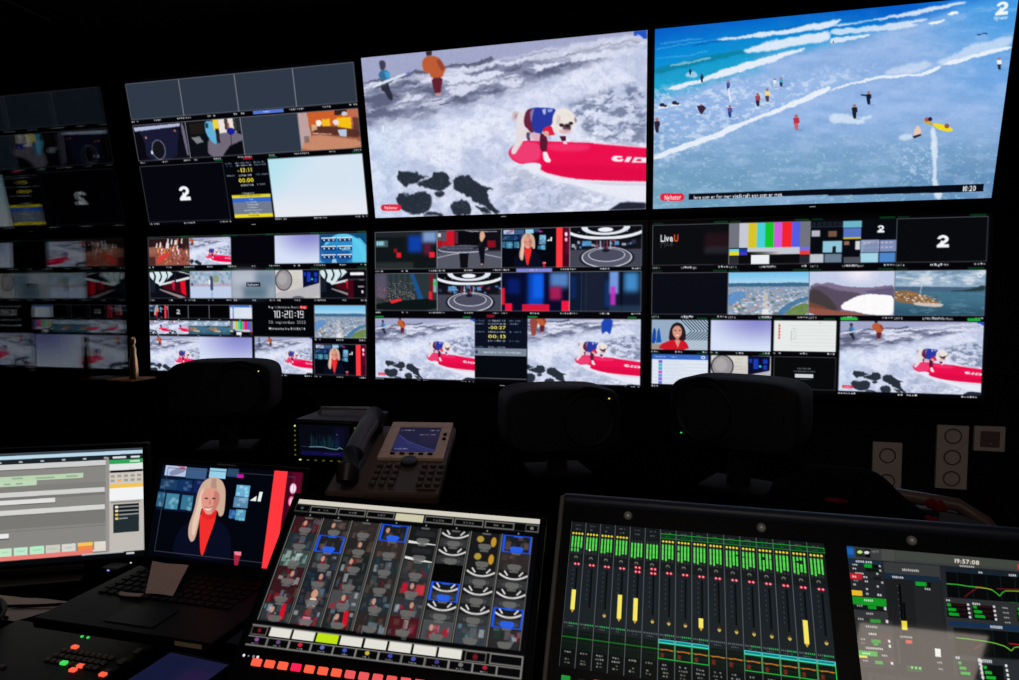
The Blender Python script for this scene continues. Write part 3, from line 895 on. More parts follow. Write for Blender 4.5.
def paint_studio(c, desk=False, people=True, seed=1):
    """round studio; 0..16 x 0..9"""
    rr = random.Random(seed)
    c.rect(0, 0, 16, 9, (22, 22, 32))
    c.rect(0, 0, 16, 3, (6, 8, 14))
    c.rect(0, 5, 16, 9, (66, 68, 84), 1, 6)
    for k, (ry, col) in enumerate([(2.8, (236, 240, 248)), (2.1, (8, 9, 16)), (1.75, (228, 232, 244)), (1.2, (10, 12, 20)), (.62, (238, 242, 250))]):
        rx = (9.5, 8.6, 5.4, 4.0, 1.7)[k]
        c.ell(8, .2 if k < 4 else .75, rx, ry if k < 4 else .5, col, 1, 1, n=48)
    for k in range(8): c.ell(2 + k * 1.8, 1.2 + .3 * (k % 2), .09, .09, (220, 225, 240))
    c.rect(0, 2.9, 16, 5.1, (16, 16, 26), .95, 3)
    for k in range(26):
        x = rr.random() * 16; y = 2.9 + rr.random() * 1.7
        col = [(90, 150, 210), (170, 40, 70), (60, 60, 90), (190, 200, 220), (40, 44, 64)][rr.randrange(5)]
        c.rect(x, y, x + .3 + rr.random() * .7, y + .2 + rr.random() * .6, col, .8, 1)
    c.rect(2.8, 3.2, 4.9, 4.3, (90, 160, 216), .9, 2)
    c.rect(10, 3.3, 11, 4.2, (110, 170, 230), .8, 2)
    c.ell(8.3, 7.0, 6.2, 2.6, (34, 36, 48), 1, 1, n=48)
    if not desk:
        c.ell(8.3, 6.9, 5.6, 2.3, (216, 218, 232), 1, n=48).ell(8.3, 6.86, 5.35, 2.12, (88, 90, 108), 1, n=48)
        c.ell(8.3, 6.4, 4.1, 1.5, (206, 208, 224), 1, n=48).ell(8.3, 6.36, 3.9, 1.36, (74, 76, 94), 1, n=48)
        c.ell(8.1, 5.4, .8, .35, (20, 20, 30)).rect(7.7, 4.6, 8.6, 5.5, (26, 26, 38), .9, 1)
        if people:
            for k in range(5): c.rect(6.0 + k * .75, 3.2, 6.3 + k * .75, 5.0, [(150, 50, 80), (200, 210, 230), (60, 60, 100), (190, 60, 90), (180, 190, 220)][k], .8, 1)
    return c


def paint_desk(c):
    rr = random.Random(5)
    c.rect(0, 0, 16, 9, (14, 14, 22))
    c.rect(0, .2, 2.5, 4, (150, 150, 165), .5, 3).rect(2.4, 0, 4.4, 3.6, (200, 22, 40)).rect(0, 2.3, 1.3, 3.8, (170, 14, 30)).rect(1.4, 2.5, 2.5, 3.6, (180, 20, 36))
    c.rect(0.2, .6, 1.0, 1.5, (200, 206, 216)).rect(4.5, .3, 5.3, 3.2, (90, 40, 56)).rect(5.5, .4, 11, 3.6, (8, 8, 14))
    for k in range(5): c.line([(7 + k, .1 + .1 * k), (9 + k * 1.5, .5)], .12, (180, 186, 200))
    c.rect(12.6, 2.6, 14.6, 4.2, (150, 16, 34), .9, 2)
    c.rect(0, 5.0, 16, 9, (84, 86, 100), 1, 6)
    c.line([(0, 6.4), (4, 5.6), (6, 5.4)], .16, (190, 192, 206)).line([(11, 5.6), (16, 6.6)], .16, (190, 192, 206))
    c.poly([(5.6, 4.9), (8.0, 4.9), (7.7, 8.9), (5.9, 8.9)], (12, 12, 18))
    c.ell(6.5, 4.5, 6.3, .9, (178, 184, 200), 1, n=40).ell(6.5, 4.4, 6.0, .72, (64, 66, 82), 1, n=40)
    for k in range(7): c.ell(3 + k * 1.1, 4.3, .5, .14, (120, 120, 140), .6)
    # standing presenter
    c.poly([(10.4, 4.7), (10.5, 2.4), (11.0, 1.9), (12.0, 1.9), (12.5, 2.8), (12.0, 4.4), (11.9, 6.4), (11.7, 8.4), (11.0, 8.6), (10.8, 6.8)], (12, 12, 24))
    c.poly([(10.7, .9), (11.2, .3), (11.8, .6), (12.1, 1.6), (11.6, 2.4), (11.2, 3.0), (10.7, 2.4)], (220, 170, 140), 1, 1)
    c.rect(11.0, 7.9, 11.5, 8.3, (210, 160, 140))
    c.line([(9.2, 4.4), (10.4, 4.0), (11, 3.0)], .35, (30, 26, 40))
    c.warp(2, 10, 5).grain(.05, 5, 2).soften(1)


def paint_blur(c, kind):
    """out-of-focus studio walls; 0..16 x 0..9"""
    if kind == 0:
        c.rect(0, 0, 16, 9, (16, 22, 24)).rect(0, 0, 16, 1.2, (34, 40, 44), .8, 8)
        c.rect(.1, 2.0, 3.4, 3.6, (70, 90, 96), 1, 2).rect(.4, 2.2, 2.4, 3.2, (150, 214, 226), 1, 1)
        for k in range(3): c.rect(.9 + k * .6, 2.2, 1.0 + k * .6, 3.2, (30, 60, 70))
        c.rect(8.6, 1.0, 12.2, 5.0, (14, 66, 180), .9, 14).rect(12.3, -.5, 16, 2.8, (130, 160, 214), .95, 14).rect(12.6, 3.0, 14.5, 5.6, (110, 28, 60), .8, 12)
        c.rect(14.0, 5.0, 15.4, 6.3, (236, 34, 56), 1, 2).rect(5.6, 5.0, 6.8, 6.2, (226, 30, 44), 1, 2).rect(4.9, 4.0, 5.8, 5.0, (150, 20, 34), .9, 3)
        c.rect(0, 7.3, 10, 9, (50, 56, 58), .7, 8)
    elif kind == 1:
        c.rect(0, 0, 16, 9, (40, 52, 56))
        c.rect(0, 0, 3, 6, (96, 86, 110), .8, 8)
        for k in range(5): c.rect(3 + k * 1.5, 0, 3.5 + k * 1.5, 5, (60, 72, 78), .7, 6)
        rr = random.Random(8)
        for k in range(380):
            x = rr.random() * 10.3; y = 1.8 + rr.random() * 5.4
            if y < 3.4 + abs(x - 3.4) * .2 and rr.random() < .6: continue
            c.rect(x, y, x + .12, y + .12, (224, 120, 110) if x < 3.5 else (224, 196, 180), .9)
        c.poly([(9.0, 0), (10.0, 0), (12.6, 6.3), (11.2, 6.3)], (24, 84, 150), .9, 4)
        c.poly([(0, 7.3), (5, 6.7), (16, 5.9), (16, 9), (0, 9)], (12, 20, 22))
        c.poly([(3.7, 6.6), (6.6, 6.0), (6.9, 6.6), (4.2, 7.3)], (232, 44, 52), 1, 1)
        c.rect(14.1, .2, 15.0, 6.5, (130, 20, 30), .9, 3).rect(13.9, 4.4, 14.7, 6.2, (232, 34, 48)).rect(15.0, 1.4, 15.8, 4.6, (130, 170, 176)).ell(15.4, 2.5, .4, .55, (40, 200, 90))
    elif kind == 2:
        c.rect(0, 0, 16, 9, (6, 10, 40))
        c.rect(6.3, 0, 10.1, 9, (8, 72, 190), .95, 14).rect(7.6, .5, 10, 6, (16, 100, 236), .9, 12).rect(1.5, 1.5, 4.5, 5, (8, 30, 110), .9, 14)
        c.rect(11.4, -1, 16, 3.6, (96, 150, 220), .85, 18).rect(11.4, 3.4, 14.2, 6.4, (180, 30, 90), .9, 12).rect(10.2, 0, 11.2, 9, (10, 8, 40), .7, 6)
        c.rect(0, 3.6, .8, 7.5, (220, 20, 52)).rect(.9, 7.2, 2.6, 8.9, (240, 20, 60), 1, 1).rect(14.2, 6.6, 16, 9, (244, 20, 64), 1, 1)
        c.rect(5.0, 7.4, 11.4, 9, (216, 20, 58), 1, 1)
    else:
        c.rect(0, 0, 16, 9, (14, 24, 46))
        c.rect(0, 1, 1.6, 6, (10, 40, 100), .8, 10).rect(3, 0, 8, 9, (26, 32, 50), .8, 14).rect(8, 2, 9.2, 8, (16, 60, 130), .7, 10)
        c.rect(9.0, -1, 11.0, 5.0, (120, 160, 230), .95, 7).rect(9.2, 3.4, 10.4, 7.6, (200, 50, 190), .9, 6).rect(12.2, .2, 15.4, 4.6, (70, 150, 214), .9, 18)
        c.rect(11.5, 0, 11.9, 9, (6, 8, 18), .9, 1).rect(2.6, 0, 2.8, 9, (60, 80, 90), .5, 1).rect(3.6, 0, 3.9, 9, (40, 54, 72), .5, 1).rect(9.0, 7.6, 16, 9, (50, 80, 110), .5, 8)


def paint_city(c, seed=0):
    X, Y = c.coords()
    c.rect(0, 0, 16, 9, (170, 214, 240))
    c.mix(sst(2.6, 0, Y) * .7, (96, 186, 236))
    c.mix(sst(2.35, 2.5, Y + .3 * fbm(X / 2, Y * 0, 3, 3)), (60, 104, 140))
    c.mix(sst(2.9, 3.3, Y), (140, 160, 186))
    rr = random.Random(4)
    for k in range(520):
        y = 3.0 + (rr.random() ** 1.3) * 6; s = .16 + (y - 3) * .07
        x = rr.random() * 16
        col = [(206, 214, 226), (170, 180, 196), (120, 134, 156), (190, 150, 140), (88, 112, 96), (226, 230, 236), (150, 158, 170)][rr.randrange(7)]
        c.rect(x, y, x + s * (1 + rr.random()), y + s * (.5 + rr.random() * .7), col, .85)
    c.poly([(0, 4.4), (3.5, 3.9), (3.6, 5.0), (2.0, 6.4), (0, 7)], (84, 140, 200), .8, 2)
    c.poly([(16, 5.0), (13.0, 6.0), (10.5, 7.6), (10, 9), (11.3, 9), (13, 7.0), (16, 5.8)], (60, 116, 160), .85, 1)
    c.poly([(16, 6.2), (13.6, 7.0), (11.6, 8.4), (11.6, 9), (16, 9)], (100, 132, 60), .85, 2)
    c.rect(7.2, 4.3, 8.0, 8.2, (214, 200, 190), .7, 1).rect(6.9, 7.8, 8.3, 9, (236, 238, 240), .9)
    c.warp(4, 9, 5).grain(.05, 5, 2).soften(1)


def paint_fjord(c):
    X, Y = c.coords()
    c.rect(0, 0, 16, 9, (196, 206, 232))
    c.mix(sst(5, 0, np.hypot((X - 9.4), (Y - .4) * 1.6)) * .8, (250, 240, 248))
    c.poly([(0, 3.0), (1.5, 2.3), (2.3, 2.6), (4, 2.2), (6, 3.0), (8.5, 3.2), (11, 3.4), (14, 3.0), (16, 2.8), (16, 9), (0, 9)], (126, 112, 140), 1, 1)
    c.poly([(0, 3.2), (2.5, 2.9), (5, 3.8), (8, 4.2), (10.2, 4.6), (8, 5.8), (6.3, 7.2), (6, 8.6), (0, 9)], (88, 76, 96), 1, 3)
    c.poly([(0, 3.9), (1.5, 3.6), (3.5, 5.0), (5.4, 7.2), (5.6, 8.7), (0, 9)], (64, 58, 58), .9, 3)
    c.poly([(10.5, 4.0), (16, 3.2), (16, 5.2), (12, 5.0)], (92, 84, 116), .8, 3)
    c.poly([(6.1, 6.9), (8.6, 5.3), (11.2, 4.6), (13.5, 4.8), (16, 5.0), (16, 9), (12.0, 8.9), (8.8, 8.2), (6.4, 7.8)], (252, 250, 252))
    c.poly([(0, 7.0), (4, 7.9), (8, 8.3), (12, 9), (0, 9)], (150, 84, 70), 1, 1)
    c.poly([(0, 6.2), (3, 7.2), (4, 8.0), (0, 7.4)], (120, 72, 56), .8, 2)
    c.warp(4, 14, 5).grain(.05, 5, 2).soften(1)


def paint_harbour(c):
    X, Y = c.coords()
    c.rect(0, 0, 16, 9, (150, 176, 200))
    c.mix(sst(.5, .7, fbm(X / 2.4, Y / .8, 4, 2)) * sst(3.4, 2.4, Y), (214, 222, 230))
    c.mix(sst(.5, .3, fbm(X / 2.4, Y / .8, 4, 2)) * sst(3.4, 2.4, Y) * .7, (96, 126, 156))
    c.mix(sst(3.2, 3.35, Y + .1 * (8 - X) * .1), (70, 100, 128))
    c.poly([(10, 4.0), (13, 3.9), (16, 2.8), (16, 4.2), (10, 4.3)], (40, 58, 66), 1, 1)
    c.mix(sst(4.1, 4.3, Y), (66, 112, 136))
    c.mix(sst(5.5, 9, Y) * .7, (36, 70, 92))
    c.mix(sst(.55, .7, fbm(X / 1.5, Y / .4, 3, 6)) * sst(4.1, 4.5, Y) * .35, (120, 160, 180))
    c.poly([(0, 3.9), (3, 4.0), (5, 4.8), (8.4, 6.5), (8.8, 7.2), (7, 7.3), (3, 6.6), (0, 6.2)], (142, 104, 70), .95, 1)
    rr = random.Random(6)
    for k in range(70):
        x = rr.random() * 7.5; y = 4.0 + rr.random() * 1.6 + x * .15
        c.rect(x, y, x + .3, y + .2, [(230, 220, 200), (190, 120, 60), (96, 60, 40), (216, 180, 120), (240, 240, 236)][rr.randrange(5)], .9)
    c.line([(4.5, 5.4), (4.9, 2.6)], .1, (236, 236, 240)).line([(8.1, 6.9), (8.2, 5.9)], .08, (236, 236, 240))
    c.poly([(3.2, 6.3), (8.6, 6.6), (8.9, 6.9), (8.2, 7.3), (4, 7.0)], (214, 206, 200), .9, 1)
    c.ell(15, 1.0, .5, .5, (226, 230, 236)).ell(15, 1.0, .28, .28, (170, 186, 204))
    c.warp(3, 9, 5).grain(.05, 5, 2).soften(1)


def paint_corridor(c, panel=False):
    c.rect(0, 0, 16, 9, (10, 12, 22))
    c.poly([(0, 0), (10.5, 0), (5.5, 4.0), (3, 4.4), (0, 1.6)], (214, 232, 236), 1, 1)
    for k in range(3):
        x = 1.2 + k * 2.6
        c.poly([(x, 0), (x + .7, 0), (x + 1.6 - k * .2, 1.8), (x + .9 - k * .5, 3.6), (x + .2 - k * .4, 3.4), (x + .9, 1.6)], (22, 26, 40))
    c.poly([(3.5, 4.3), (16, 1.8), (16, 2.6), (4, 4.8)], (226, 232, 236)).poly([(10.5, 0), (16, 1.2), (16, .9), (12, 0)], (200, 206, 210))
    c.poly([(5, 4.7), (14, 3.2), (14.5, 8), (6, 5.8)], (72, 8, 22), 1, 1)
    c.poly([(8.8, 3.6), (10.2, 3.3), (10.4, 6.5), (9.2, 6.0)], (196, 20, 50), 1, 1).poly([(12.2, 3.4), (14.2, 3.0), (14.5, 8.2), (12.6, 7.2)], (226, 14, 40), 1, 1)
    c.rect(10.0, .4, 10.5, 6.8, (26, 26, 40))
    c.poly([(4, 5.8), (14.5, 8.6), (12, 8.9), (4, 6.2)], (150, 134, 136), 1, 1)
    c.rect(0, 3.0, 2.2, 7.0, (24, 34, 50), .8, 3)
    if panel:
        c.rect(9.6, 0, 16, 9, (10, 8, 14)).rect(9.6, 3, 11.5, 9, (80, 8, 24), .8, 3)
        c.rect(10.4, 1.0, 15.0, 1.9, (240, 244, 246)).rect(10, 3.0, 15.6, 3.4, (50, 50, 60)).rect(13.4, 3.2, 15, 3.5, (110, 110, 120))
        c.rect(13, 5.2, 15, 5.6, (170, 150, 160)).rect(14.2, 6.6, 14.8, 7.4, (230, 230, 236))
    c.warp(2, 12, 5).grain(.05, 5, 2).soften(1)


def paint_plaza(c):
    c.rect(0, 0, 16, 9, (186, 204, 228)).rect(0, 0, 16, 4.4, (168, 188, 210), 1, 3)
    rr = random.Random(9)
    for k in range(60):
        x = rr.random() * 16; y = rr.random() * 4
        c.rect(x, y, x + .9, y + 1.0, [(140, 164, 190), (110, 160, 190), (206, 216, 226), (150, 140, 150), (98, 130, 150)][rr.randrange(5)], .6, 1)
    c.ell(10, 2.6, 1.3, 1.4, (138, 150, 110), .8, 2)
    c.rect(0, 4.2, 16, 5.1, (178, 150, 170), .7, 2).rect(0, 5.2, 16, 9, (190, 206, 234), 1, 2)
    c.poly([(7.8, 1.6), (8.6, 1.5), (9.0, 3.2), (8.9, 6.6), (8.0, 6.6), (7.6, 3.6)], (60, 76, 110), 1, 1).poly([(7.2, 3.0), (7.9, 2.9), (7.9, 4.4), (7.3, 4.6)], (236, 240, 246))
    c.rect(.5, 4.0, 1.2, 4.8, (50, 70, 110)).rect(8.1, 7.0, 8.7, 8.8, (140, 160, 200), .7, 1)
    c.warp(4, 10, 5).grain(.05, 5, 2).soften(1)


def paint_knob(c):
    """round grille of a wall speaker beside a small screen"""
    c.rect(0, 0, 16, 9, (206, 200, 196)).rect(0, 0, 16, 3, (216, 212, 206), .8, 6)
    c.poly([(0, 9), (0, 7.2), (7.0, 6.4), (10.5, 5.0), (16, 4.0), (16, 9)], (184, 182, 186), 1, 2)
    c.ell(3.1, 3.2, 3.1, 3.4, (50, 50, 62)).ell(3.1, 3.2, 2.75, 3.1, (150, 146, 150), 1, 1).ell(2.7, 2.8, 1.7, 1.9, (176, 172, 174), .8, 5)
    for k in range(4): c.rect(6.4, .8 + k * 1.0, 8.6, 1.2 + k * 1.0, (190, 196, 176), .6, 1)
    c.poly([(9.9, 0), (15.8, .1), (15.7, 4.2), (10.0, 5.6)], (6, 12, 44))
    for x, y, w, h in ((11.4, .8, 1.3, 3.0), (13.9, .9, 1.2, 1.3), (14.0, 2.6, 1.0, 1.4), (10.3, .8, .7, 1.2)):
        c.rect(x, y, x + w, y + h, (26, 60, 190), .95, 2)
    c.ell(13.2, 3.0, .35, .35, (60, 200, 190))
    c.ell(8.2, 9.2, 2.4, 1.0, (90, 90, 100), .9, 1)
    c.warp(1.2, 14, 5).grain(.05, 5, 2).soften(1)


def paint_gradient(c, x1=16, y1=9, a=(132, 132, 204), b=(214, 224, 246)):
    X, Y = c.coords()
    u0, v0, u1, v1 = c.box
    ins = ((X >= 0) & (X <= x1) & (Y >= 0) & (Y <= y1)).astype(np.float32)
    c.mix(ins, b)
    t = np.clip(1 - np.hypot((X - x1 * .78) / x1, (Y + y1 * .05) / y1) / 1.05, 0, 1)
    c.mix(ins * sst(0, 1, t) * .95, a)


def paint_world(c):
    c.rect(0, 0, 16, 9, (14, 78, 130))
    c.ell(8, 9, 8.4, 9.0, (96, 200, 236), 1, 2, n=40).ell(7.6, 9.6, 7.2, 8.6, (46, 140, 200), 1, 2, n=40)
    c.rect(11.2, 1.5, 16, 9, (96, 204, 238), .9, 4).poly([(16, 0), (12.5, 0), (16, 3.8)], (14, 74, 120), 1, 1)
    c.poly([(0, 4), (3, 3.2), (7, 5.0), (10, 4.6), (11, 9), (0, 9)], (18, 84, 160), .8, 4)
    for r in range(3):
        for k in range(2):
            x, y = .6 + k * 5.5, 1.1 + r * 2.6
            c.rect(x, y, x + 5, y + .35, (236, 242, 248)).rect(x + .3, y + .35, x + 5, y + 1.3, (12, 36, 84), .9)
            for j in range(3): c.ell(x + 1 + j * 1.6, y + .8, .28, .28, (214, 230, 246))
    c.poly([(4, 9), (4.5, 7.8), (5.5, 7.6), (6, 9)], (190, 230, 246), .8, 1).poly([(7, 4.6), (10, 4.0), (10.4, 5.0), (8, 5.2)], (150, 220, 244), .7, 1)


def paint_crowd(c):
    X, Y = c.coords()
    c.rect(0, 0, 16, 9, (60, 30, 26)).rect(0, 3, 16, 9, (150, 84, 72), 1, 4).rect(0, 0, 16, 3.4, (40, 20, 24), .9, 3)
    rr = random.Random(12)
    for k in range(26):
        x = 3 + rr.random() * 12; y = rr.random() * 4
        c.poly([(x, y), (x + .5, y + .1), (x + .3, y + 1.8), (x - .3, y + 1.7)], (240, 232, 236) if k % 3 else (220, 120, 60), .95, 1)
    for k in range(60):
        x = rr.random() * 14 + 2; y = 2.5 + rr.random() * 6
        c.rect(x, y, x + .5, y + .5, [(210, 130, 110), (60, 20, 24), (236, 190, 170), (190, 40, 44), (110, 60, 40), (220, 160, 60)][rr.randrange(6)], .8, 1)
    c.poly([(3, 7.4), (4.2, 5.9), (8, 4.6), (8.6, 5.2), (6, 7.0), (3.6, 8.6)], (222, 60, 56), .95, 1)
    c.rect(0, 2.8, 3, 5, (150, 100, 84), .9, 3).rect(0, 6, 2.6, 9, (70, 36, 32), .9, 3)
    c.rect(13.4, 0, 16, 4, (50, 30, 24), .7, 4)
    c.warp(5, 10, 5).grain(.05, 5, 2).soften(1)


def paint_bars(c):
    cols = [(112, 114, 124), (196, 200, 212), (216, 196, 40), (70, 206, 216), (20, 196, 40), (206, 90, 214), (244, 34, 44), (84, 92, 226), (112, 114, 124)]
    xs = [0, 2.05, 3.85, 5.55, 7.2, 8.9, 10.5, 12.4, 14.0, 16]
    for k in range(9): c.rect(xs[k], 0, xs[k + 1], 5.4, cols[k])
    c.rect(0, 5.4, 16, 9, (8, 8, 12))
    c.rect(0, 5.6, 2.0, 6.3, (110, 214, 226)).rect(0, 6.2, 2.0, 7.0, (226, 216, 30)).rect(2.0, 5.6, 3.7, 6.4, (20, 60, 170)).rect(2.0, 6.4, 3.7, 7.0, (70, 50, 190))
    c.rect(3.7, 5.4, 14.0, 6.9, (196, 200, 210)).rect(14.0, 5.4, 16, 6.2, (110, 110, 226)).rect(14, 6.2, 16, 7.0, (236, 60, 50))
    for k in range(22): c.rect(3.7 + k * .3, 6.3, 4.0 + k * .3, 6.95, (8 + k * 9,) * 3)
    c.rect(0, 7.0, 2.0, 9, (40, 42, 48)).rect(14, 7, 16, 9, (36, 38, 46)).rect(4.5, 7.0, 8.1, 9, (236, 240, 244))


def paint_red_woman(c):
    c.rect(0, 0, 16, 9, (164, 186, 206)).rect(0, 0, 8, 9, (150, 172, 196), 1, 6)
    for k in range(9):
        c.line([(8.4 + k * .9, 0), (11.4 + k * .9, 3.2)], .22, (24, 34, 52)).line([(8.4 + k * .9, 6.2), (11.4 + k * .9, 3.4)], .22, (24, 34, 52))
    c.rect(8.5, 6.0, 16, 9, (176, 192, 206), .9, 3)
    c.poly([(0, 7.4), (.3, 3.4), (.8, 2.2), (1.3, 3.6), (1.2, 7.0)], (20, 70, 160)).poly([(1.3, 7.0), (1.7, 3.2), (2.2, 2.4), (2.9, 6.8)], (24, 84, 176))
    c.rect(0, 7.4, 3, 9, (170, 140, 120), .8, 2)
    c.poly([(4.9, 5.9), (5.2, 3.0), (5.9, 1.4), (7.2, .7), (8.6, 1.1), (9.5, 2.6), (9.9, 4.6), (9.6, 6.2), (8.6, 6.4), (5.6, 6.4)], (36, 26, 32))
    c.poly([(6.0, 2.8), (6.8, 1.8), (8.0, 1.8), (8.7, 3.0), (8.6, 4.4), (7.9, 5.4), (7.2, 5.6), (6.4, 5.0), (6.0, 4.0)], (214, 150, 128), 1, 1)
    c.ell(6.8, 3.2, .3, .16, (70, 40, 40)).ell(8.1, 3.2, .3, .16, (70, 40, 40)).poly([(6.8, 4.5), (7.9, 4.5), (7.4, 4.95)], (240, 225, 220)).rect(6.9, 5.3, 7.9, 6.6, (190, 124, 104))
    c.poly([(2.0, 9), (2.6, 7.4), (5.2, 6.2), (6.6, 5.9), (7.5, 7.6), (8.4, 6.0), (10.0, 6.6), (11.0, 9)], (206, 22, 40))
    c.poly([(6.6, 6.1), (8.3, 6.1), (7.6, 8.4)], (214, 150, 128))


def paint_list(c, head=True):
    c.rect(0, 0, 16, 9, (222, 230, 242))
    c.rect(0, 0, 16, 1.5, (56, 104, 196)).ell(14.6, .75, .6, .5, (230, 238, 250)).ell(14.6, .75, .3, .25, (56, 104, 196))
    c.dashes(1, .5, 4, .95, (190, 210, 240)).dashes(5.6, .5, 7.2, .95, (190, 210, 240))
    for k in range(7):
        y = 1.8 + k * 1.05
        c.rect(1.9, y, 3.0, y + .85, [(120, 90, 200), (60, 190, 200), (60, 170, 210), (200, 80, 200), (80, 150, 220), (150, 100, 210), (110, 120, 220)][k])
        c.line([(0, y - .08), (16, y - .08)], .07, (180, 192, 214)).dashes(3.6, y + .25, 8 + (k % 3), y + .5, (150, 165, 195), .6)


def paint_sheet(c):
    c.rect(0, 0, 16, 9, (230, 234, 232))
    for k in range(7): c.line([(4.4, 1.4 + k * 1.0), (16, 1.4 + k * 1.0)], .08, (196, 204, 206))
    c.line([(4.5, 3), (4.5, 6)], .1, (150, 160, 170)).line([(1.4, .9), (1.4, 5.5)], .3, (216, 120, 90), .8)
    for k in range(5): c.ell(1.4, 1.5 + k * .9, .28, .28, (214, 90, 70)); c.dashes(4.8, 2.2 + k * .75, 6.0, 2.45 + k * .75, (120, 130, 150), .5, n=3)
    c.dashes(11.6, .5, 12.6, .75, (60, 60, 80), n=3)


def paint_loft(c):
    """warm lobby with orange seats"""
    c.rect(0, 0, 16, 9, (150, 90, 66)).poly([(0, 0), (2.5, 0), (3.0, 5.5), (0, 8.6)], (190, 160, 160), 1, 2)
    c.rect(2.7, 0, 16, 3.4, (206, 96, 44), 1, 2).rect(9.8, 0, 13, 1.2, (40, 24, 30), .9, 1).ell(12.4, 1.0, .8, .5, (200, 205, 216)).rect(13.2, 0, 16, 3.8, (190, 110, 90), .8, 3)
    c.rect(6.3, 1.9, 8.4, 3.7, (246, 190, 30), 1, 1).rect(10.2, 1.8, 13.9, 4.4, (246, 192, 20), 1, 1)
    c.poly([(3.4, 3.4), (9, 3.6), (14, 4.6), (16, 5.2), (16, 6.8), (10, 5.8), (4, 5.2)], (90, 48, 40), 1, 2)
    c.ell(5.4, 2.7, .8, .7, (246, 240, 230)).ell(9.9, 2.8, .8, .6, (240, 220, 225)).poly([(10.2, 4.6), (12.6, 4.5), (12.4, 6.2), (10.6, 6.0)], (186, 200, 220), 1, 1)
    c.poly([(3.5, 3.0), (5, 3.0), (4.8, 4.2), (3.2, 4.4)], (230, 190, 150), .8, 1)
    c.poly([(0, 9), (1, 6.6), (4, 5.2), (10, 6.2), (16, 7.2), (16, 9)], (200, 136, 106), 1, 3)
    c.rect(14.4, 2.0, 16, 6, (80, 44, 44), .8, 3).rect(1, 5.5, 2.4, 7.0, (110, 92, 92), .7, 1)
    c.line([(3.6, 5.0), (8.5, 5.4)], .2, (240, 190, 160))
    c.warp(5, 12, 5).grain(.05, 5, 2).soften(1)


def paint_hall(c):
    """dark hall with a blue-white glow"""
    c.rect(0, 0, 16, 9, (12, 14, 22)).poly([(5.4, 9), (5.8, 5), (8, 3.2), (16, 3.4), (16, 7), (12, 9)], (112, 104, 120), 1, 3)
    c.poly([(5.6, .3), (8.4, .2), (8.6, 6.4), (7.0, 5.4), (5.6, 3.2)], (96, 176, 216), 1, 2).rect(8.0, 0, 9.6, 2.6, (236, 206, 60), 1, 1)
    c.rect(9.6, 0, 14.6, 3.4, (234, 226, 220), 1, 2)
    for x, y, w, h, col in ((8.5, 2.3, 1.0, 3.4, (30, 24, 34)), (11.4, 0, 1.0, 2.6, (60, 40, 46)), (13.9, 0, 2.1, 3.2, (40, 44, 44)), (5.8, .8, .9, 1.2, (20, 50, 60)), (12.2, 1.0, .5, 3, (150, 100, 60))):
        c.rect(x, y, x + w, y + h, col, .9, 1)
    c.ell(12.9, 3.1, 1.2, .8, (26, 28, 150)).line([(12.8, 3.6), (12.6, 6.4)], .2, (30, 34, 50))
    c.poly([(9.5, 9), (12, 6.6), (16, 5.4), (16, 9)], (8, 10, 16), 1, 2).poly([(1.2, 4.0), (3.6, 3.8), (4.6, 5.2), (2.6, 5.6)], (150, 156, 160), .8, 2)
    c.rect(1, .6, 5.2, 3.2, (34, 28, 22), .8, 3)
    c.warp(5, 12, 5).grain(.05, 5, 2).soften(1)


def paint_cabin(c):
    c.rect(0, 0, 16, 9, (12, 12, 22)).poly([(1.5, 1.1), (14, 1.3), (13, 4.6), (12, 9), (3, 9), (2.4, 3)], (24, 26, 52), 1, 4)
    c.poly([(.2, .5), (14.4, .3), (14.2, 1.0), (.4, 1.5)], (176, 184, 214)).poly([(14.5, .4), (15.4, .2), (15.8, 7.8), (15.2, 8.6), (14.8, 5)], (120, 112, 132), .9, 1)
    c.poly([(0, 1.6), (2.2, 2.4), (3.0, 5), (2.2, 9), (0, 9)], (8, 8, 14))
    c.ell(6.8, 6.4, 2.1, 2.5, (110, 114, 130), 1, 1).ell(6.8, 6.4, 1.85, 2.25, (20, 18, 26), 1, 1)
    c.ell(4.6, 7.0, .3, .5, (230, 234, 240)).ell(3.5, 3.2, .3, .3, (180, 120, 100)).ell(12.6, 2.0, .3, .3, (180, 100, 90))
    c.warp(3, 12, 5).grain(.05, 5, 2).soften(1)


# ------------------------------------------------------------------ art shared by several tiles
A_ = {}


def art(name, fn, w=160, h=90, sx=16, sy=9, **k):
    c = Canvas(w, h)
    c.local(0, 0, 1, 1, sx, sy)
    fn(c, **k)
    A_[name] = c
    return c
# ------------------------------------------------------------------ room shell
def wall(name, c, d, mt, kind='structure'):
    o = MB().box(c, d).build(name, mt)
    o['kind'] = kind
    return o


wall('floor', (0, .4, -.05), (6.8, 6.2, .1), M['floor'])
wall('ceiling', (0, .4, 2.75), (6.8, 6.2, .1), M['wallblack'])
wall('wall_back', (0, 2.86, 1.35), (6.8, .12, 2.8), M['wallblack'])
wall('wall_front', (0, -2.4, 1.35), (6.8, .12, 2.8), M['wallblack'])
wall('wall_right', (2.75, .25, 1.35), (.12, 5.2, 2.8), M['wallblack'])
wall('wall_left', (-3.3, .25, 1.35), (.12, 5.2, 2.8), M['wallblack'])
GX = -2.585
for k, gx in enumerate((GX, GX - .013)):
    o = MB().box((gx - .003, .25, 1.35), (.006, 5.04, 2.6)).build('window_%d' % (k + 1), M['glass'])
    o['kind'] = 'structure'
for k, (y0, y1) in enumerate([(2.75, 2.80)]):
    wall('trim_1', (GX - .015, (y0 + y1) / 2, 1.35), (.07, y1 - y0 - .004, 2.7), M['wallblack'])

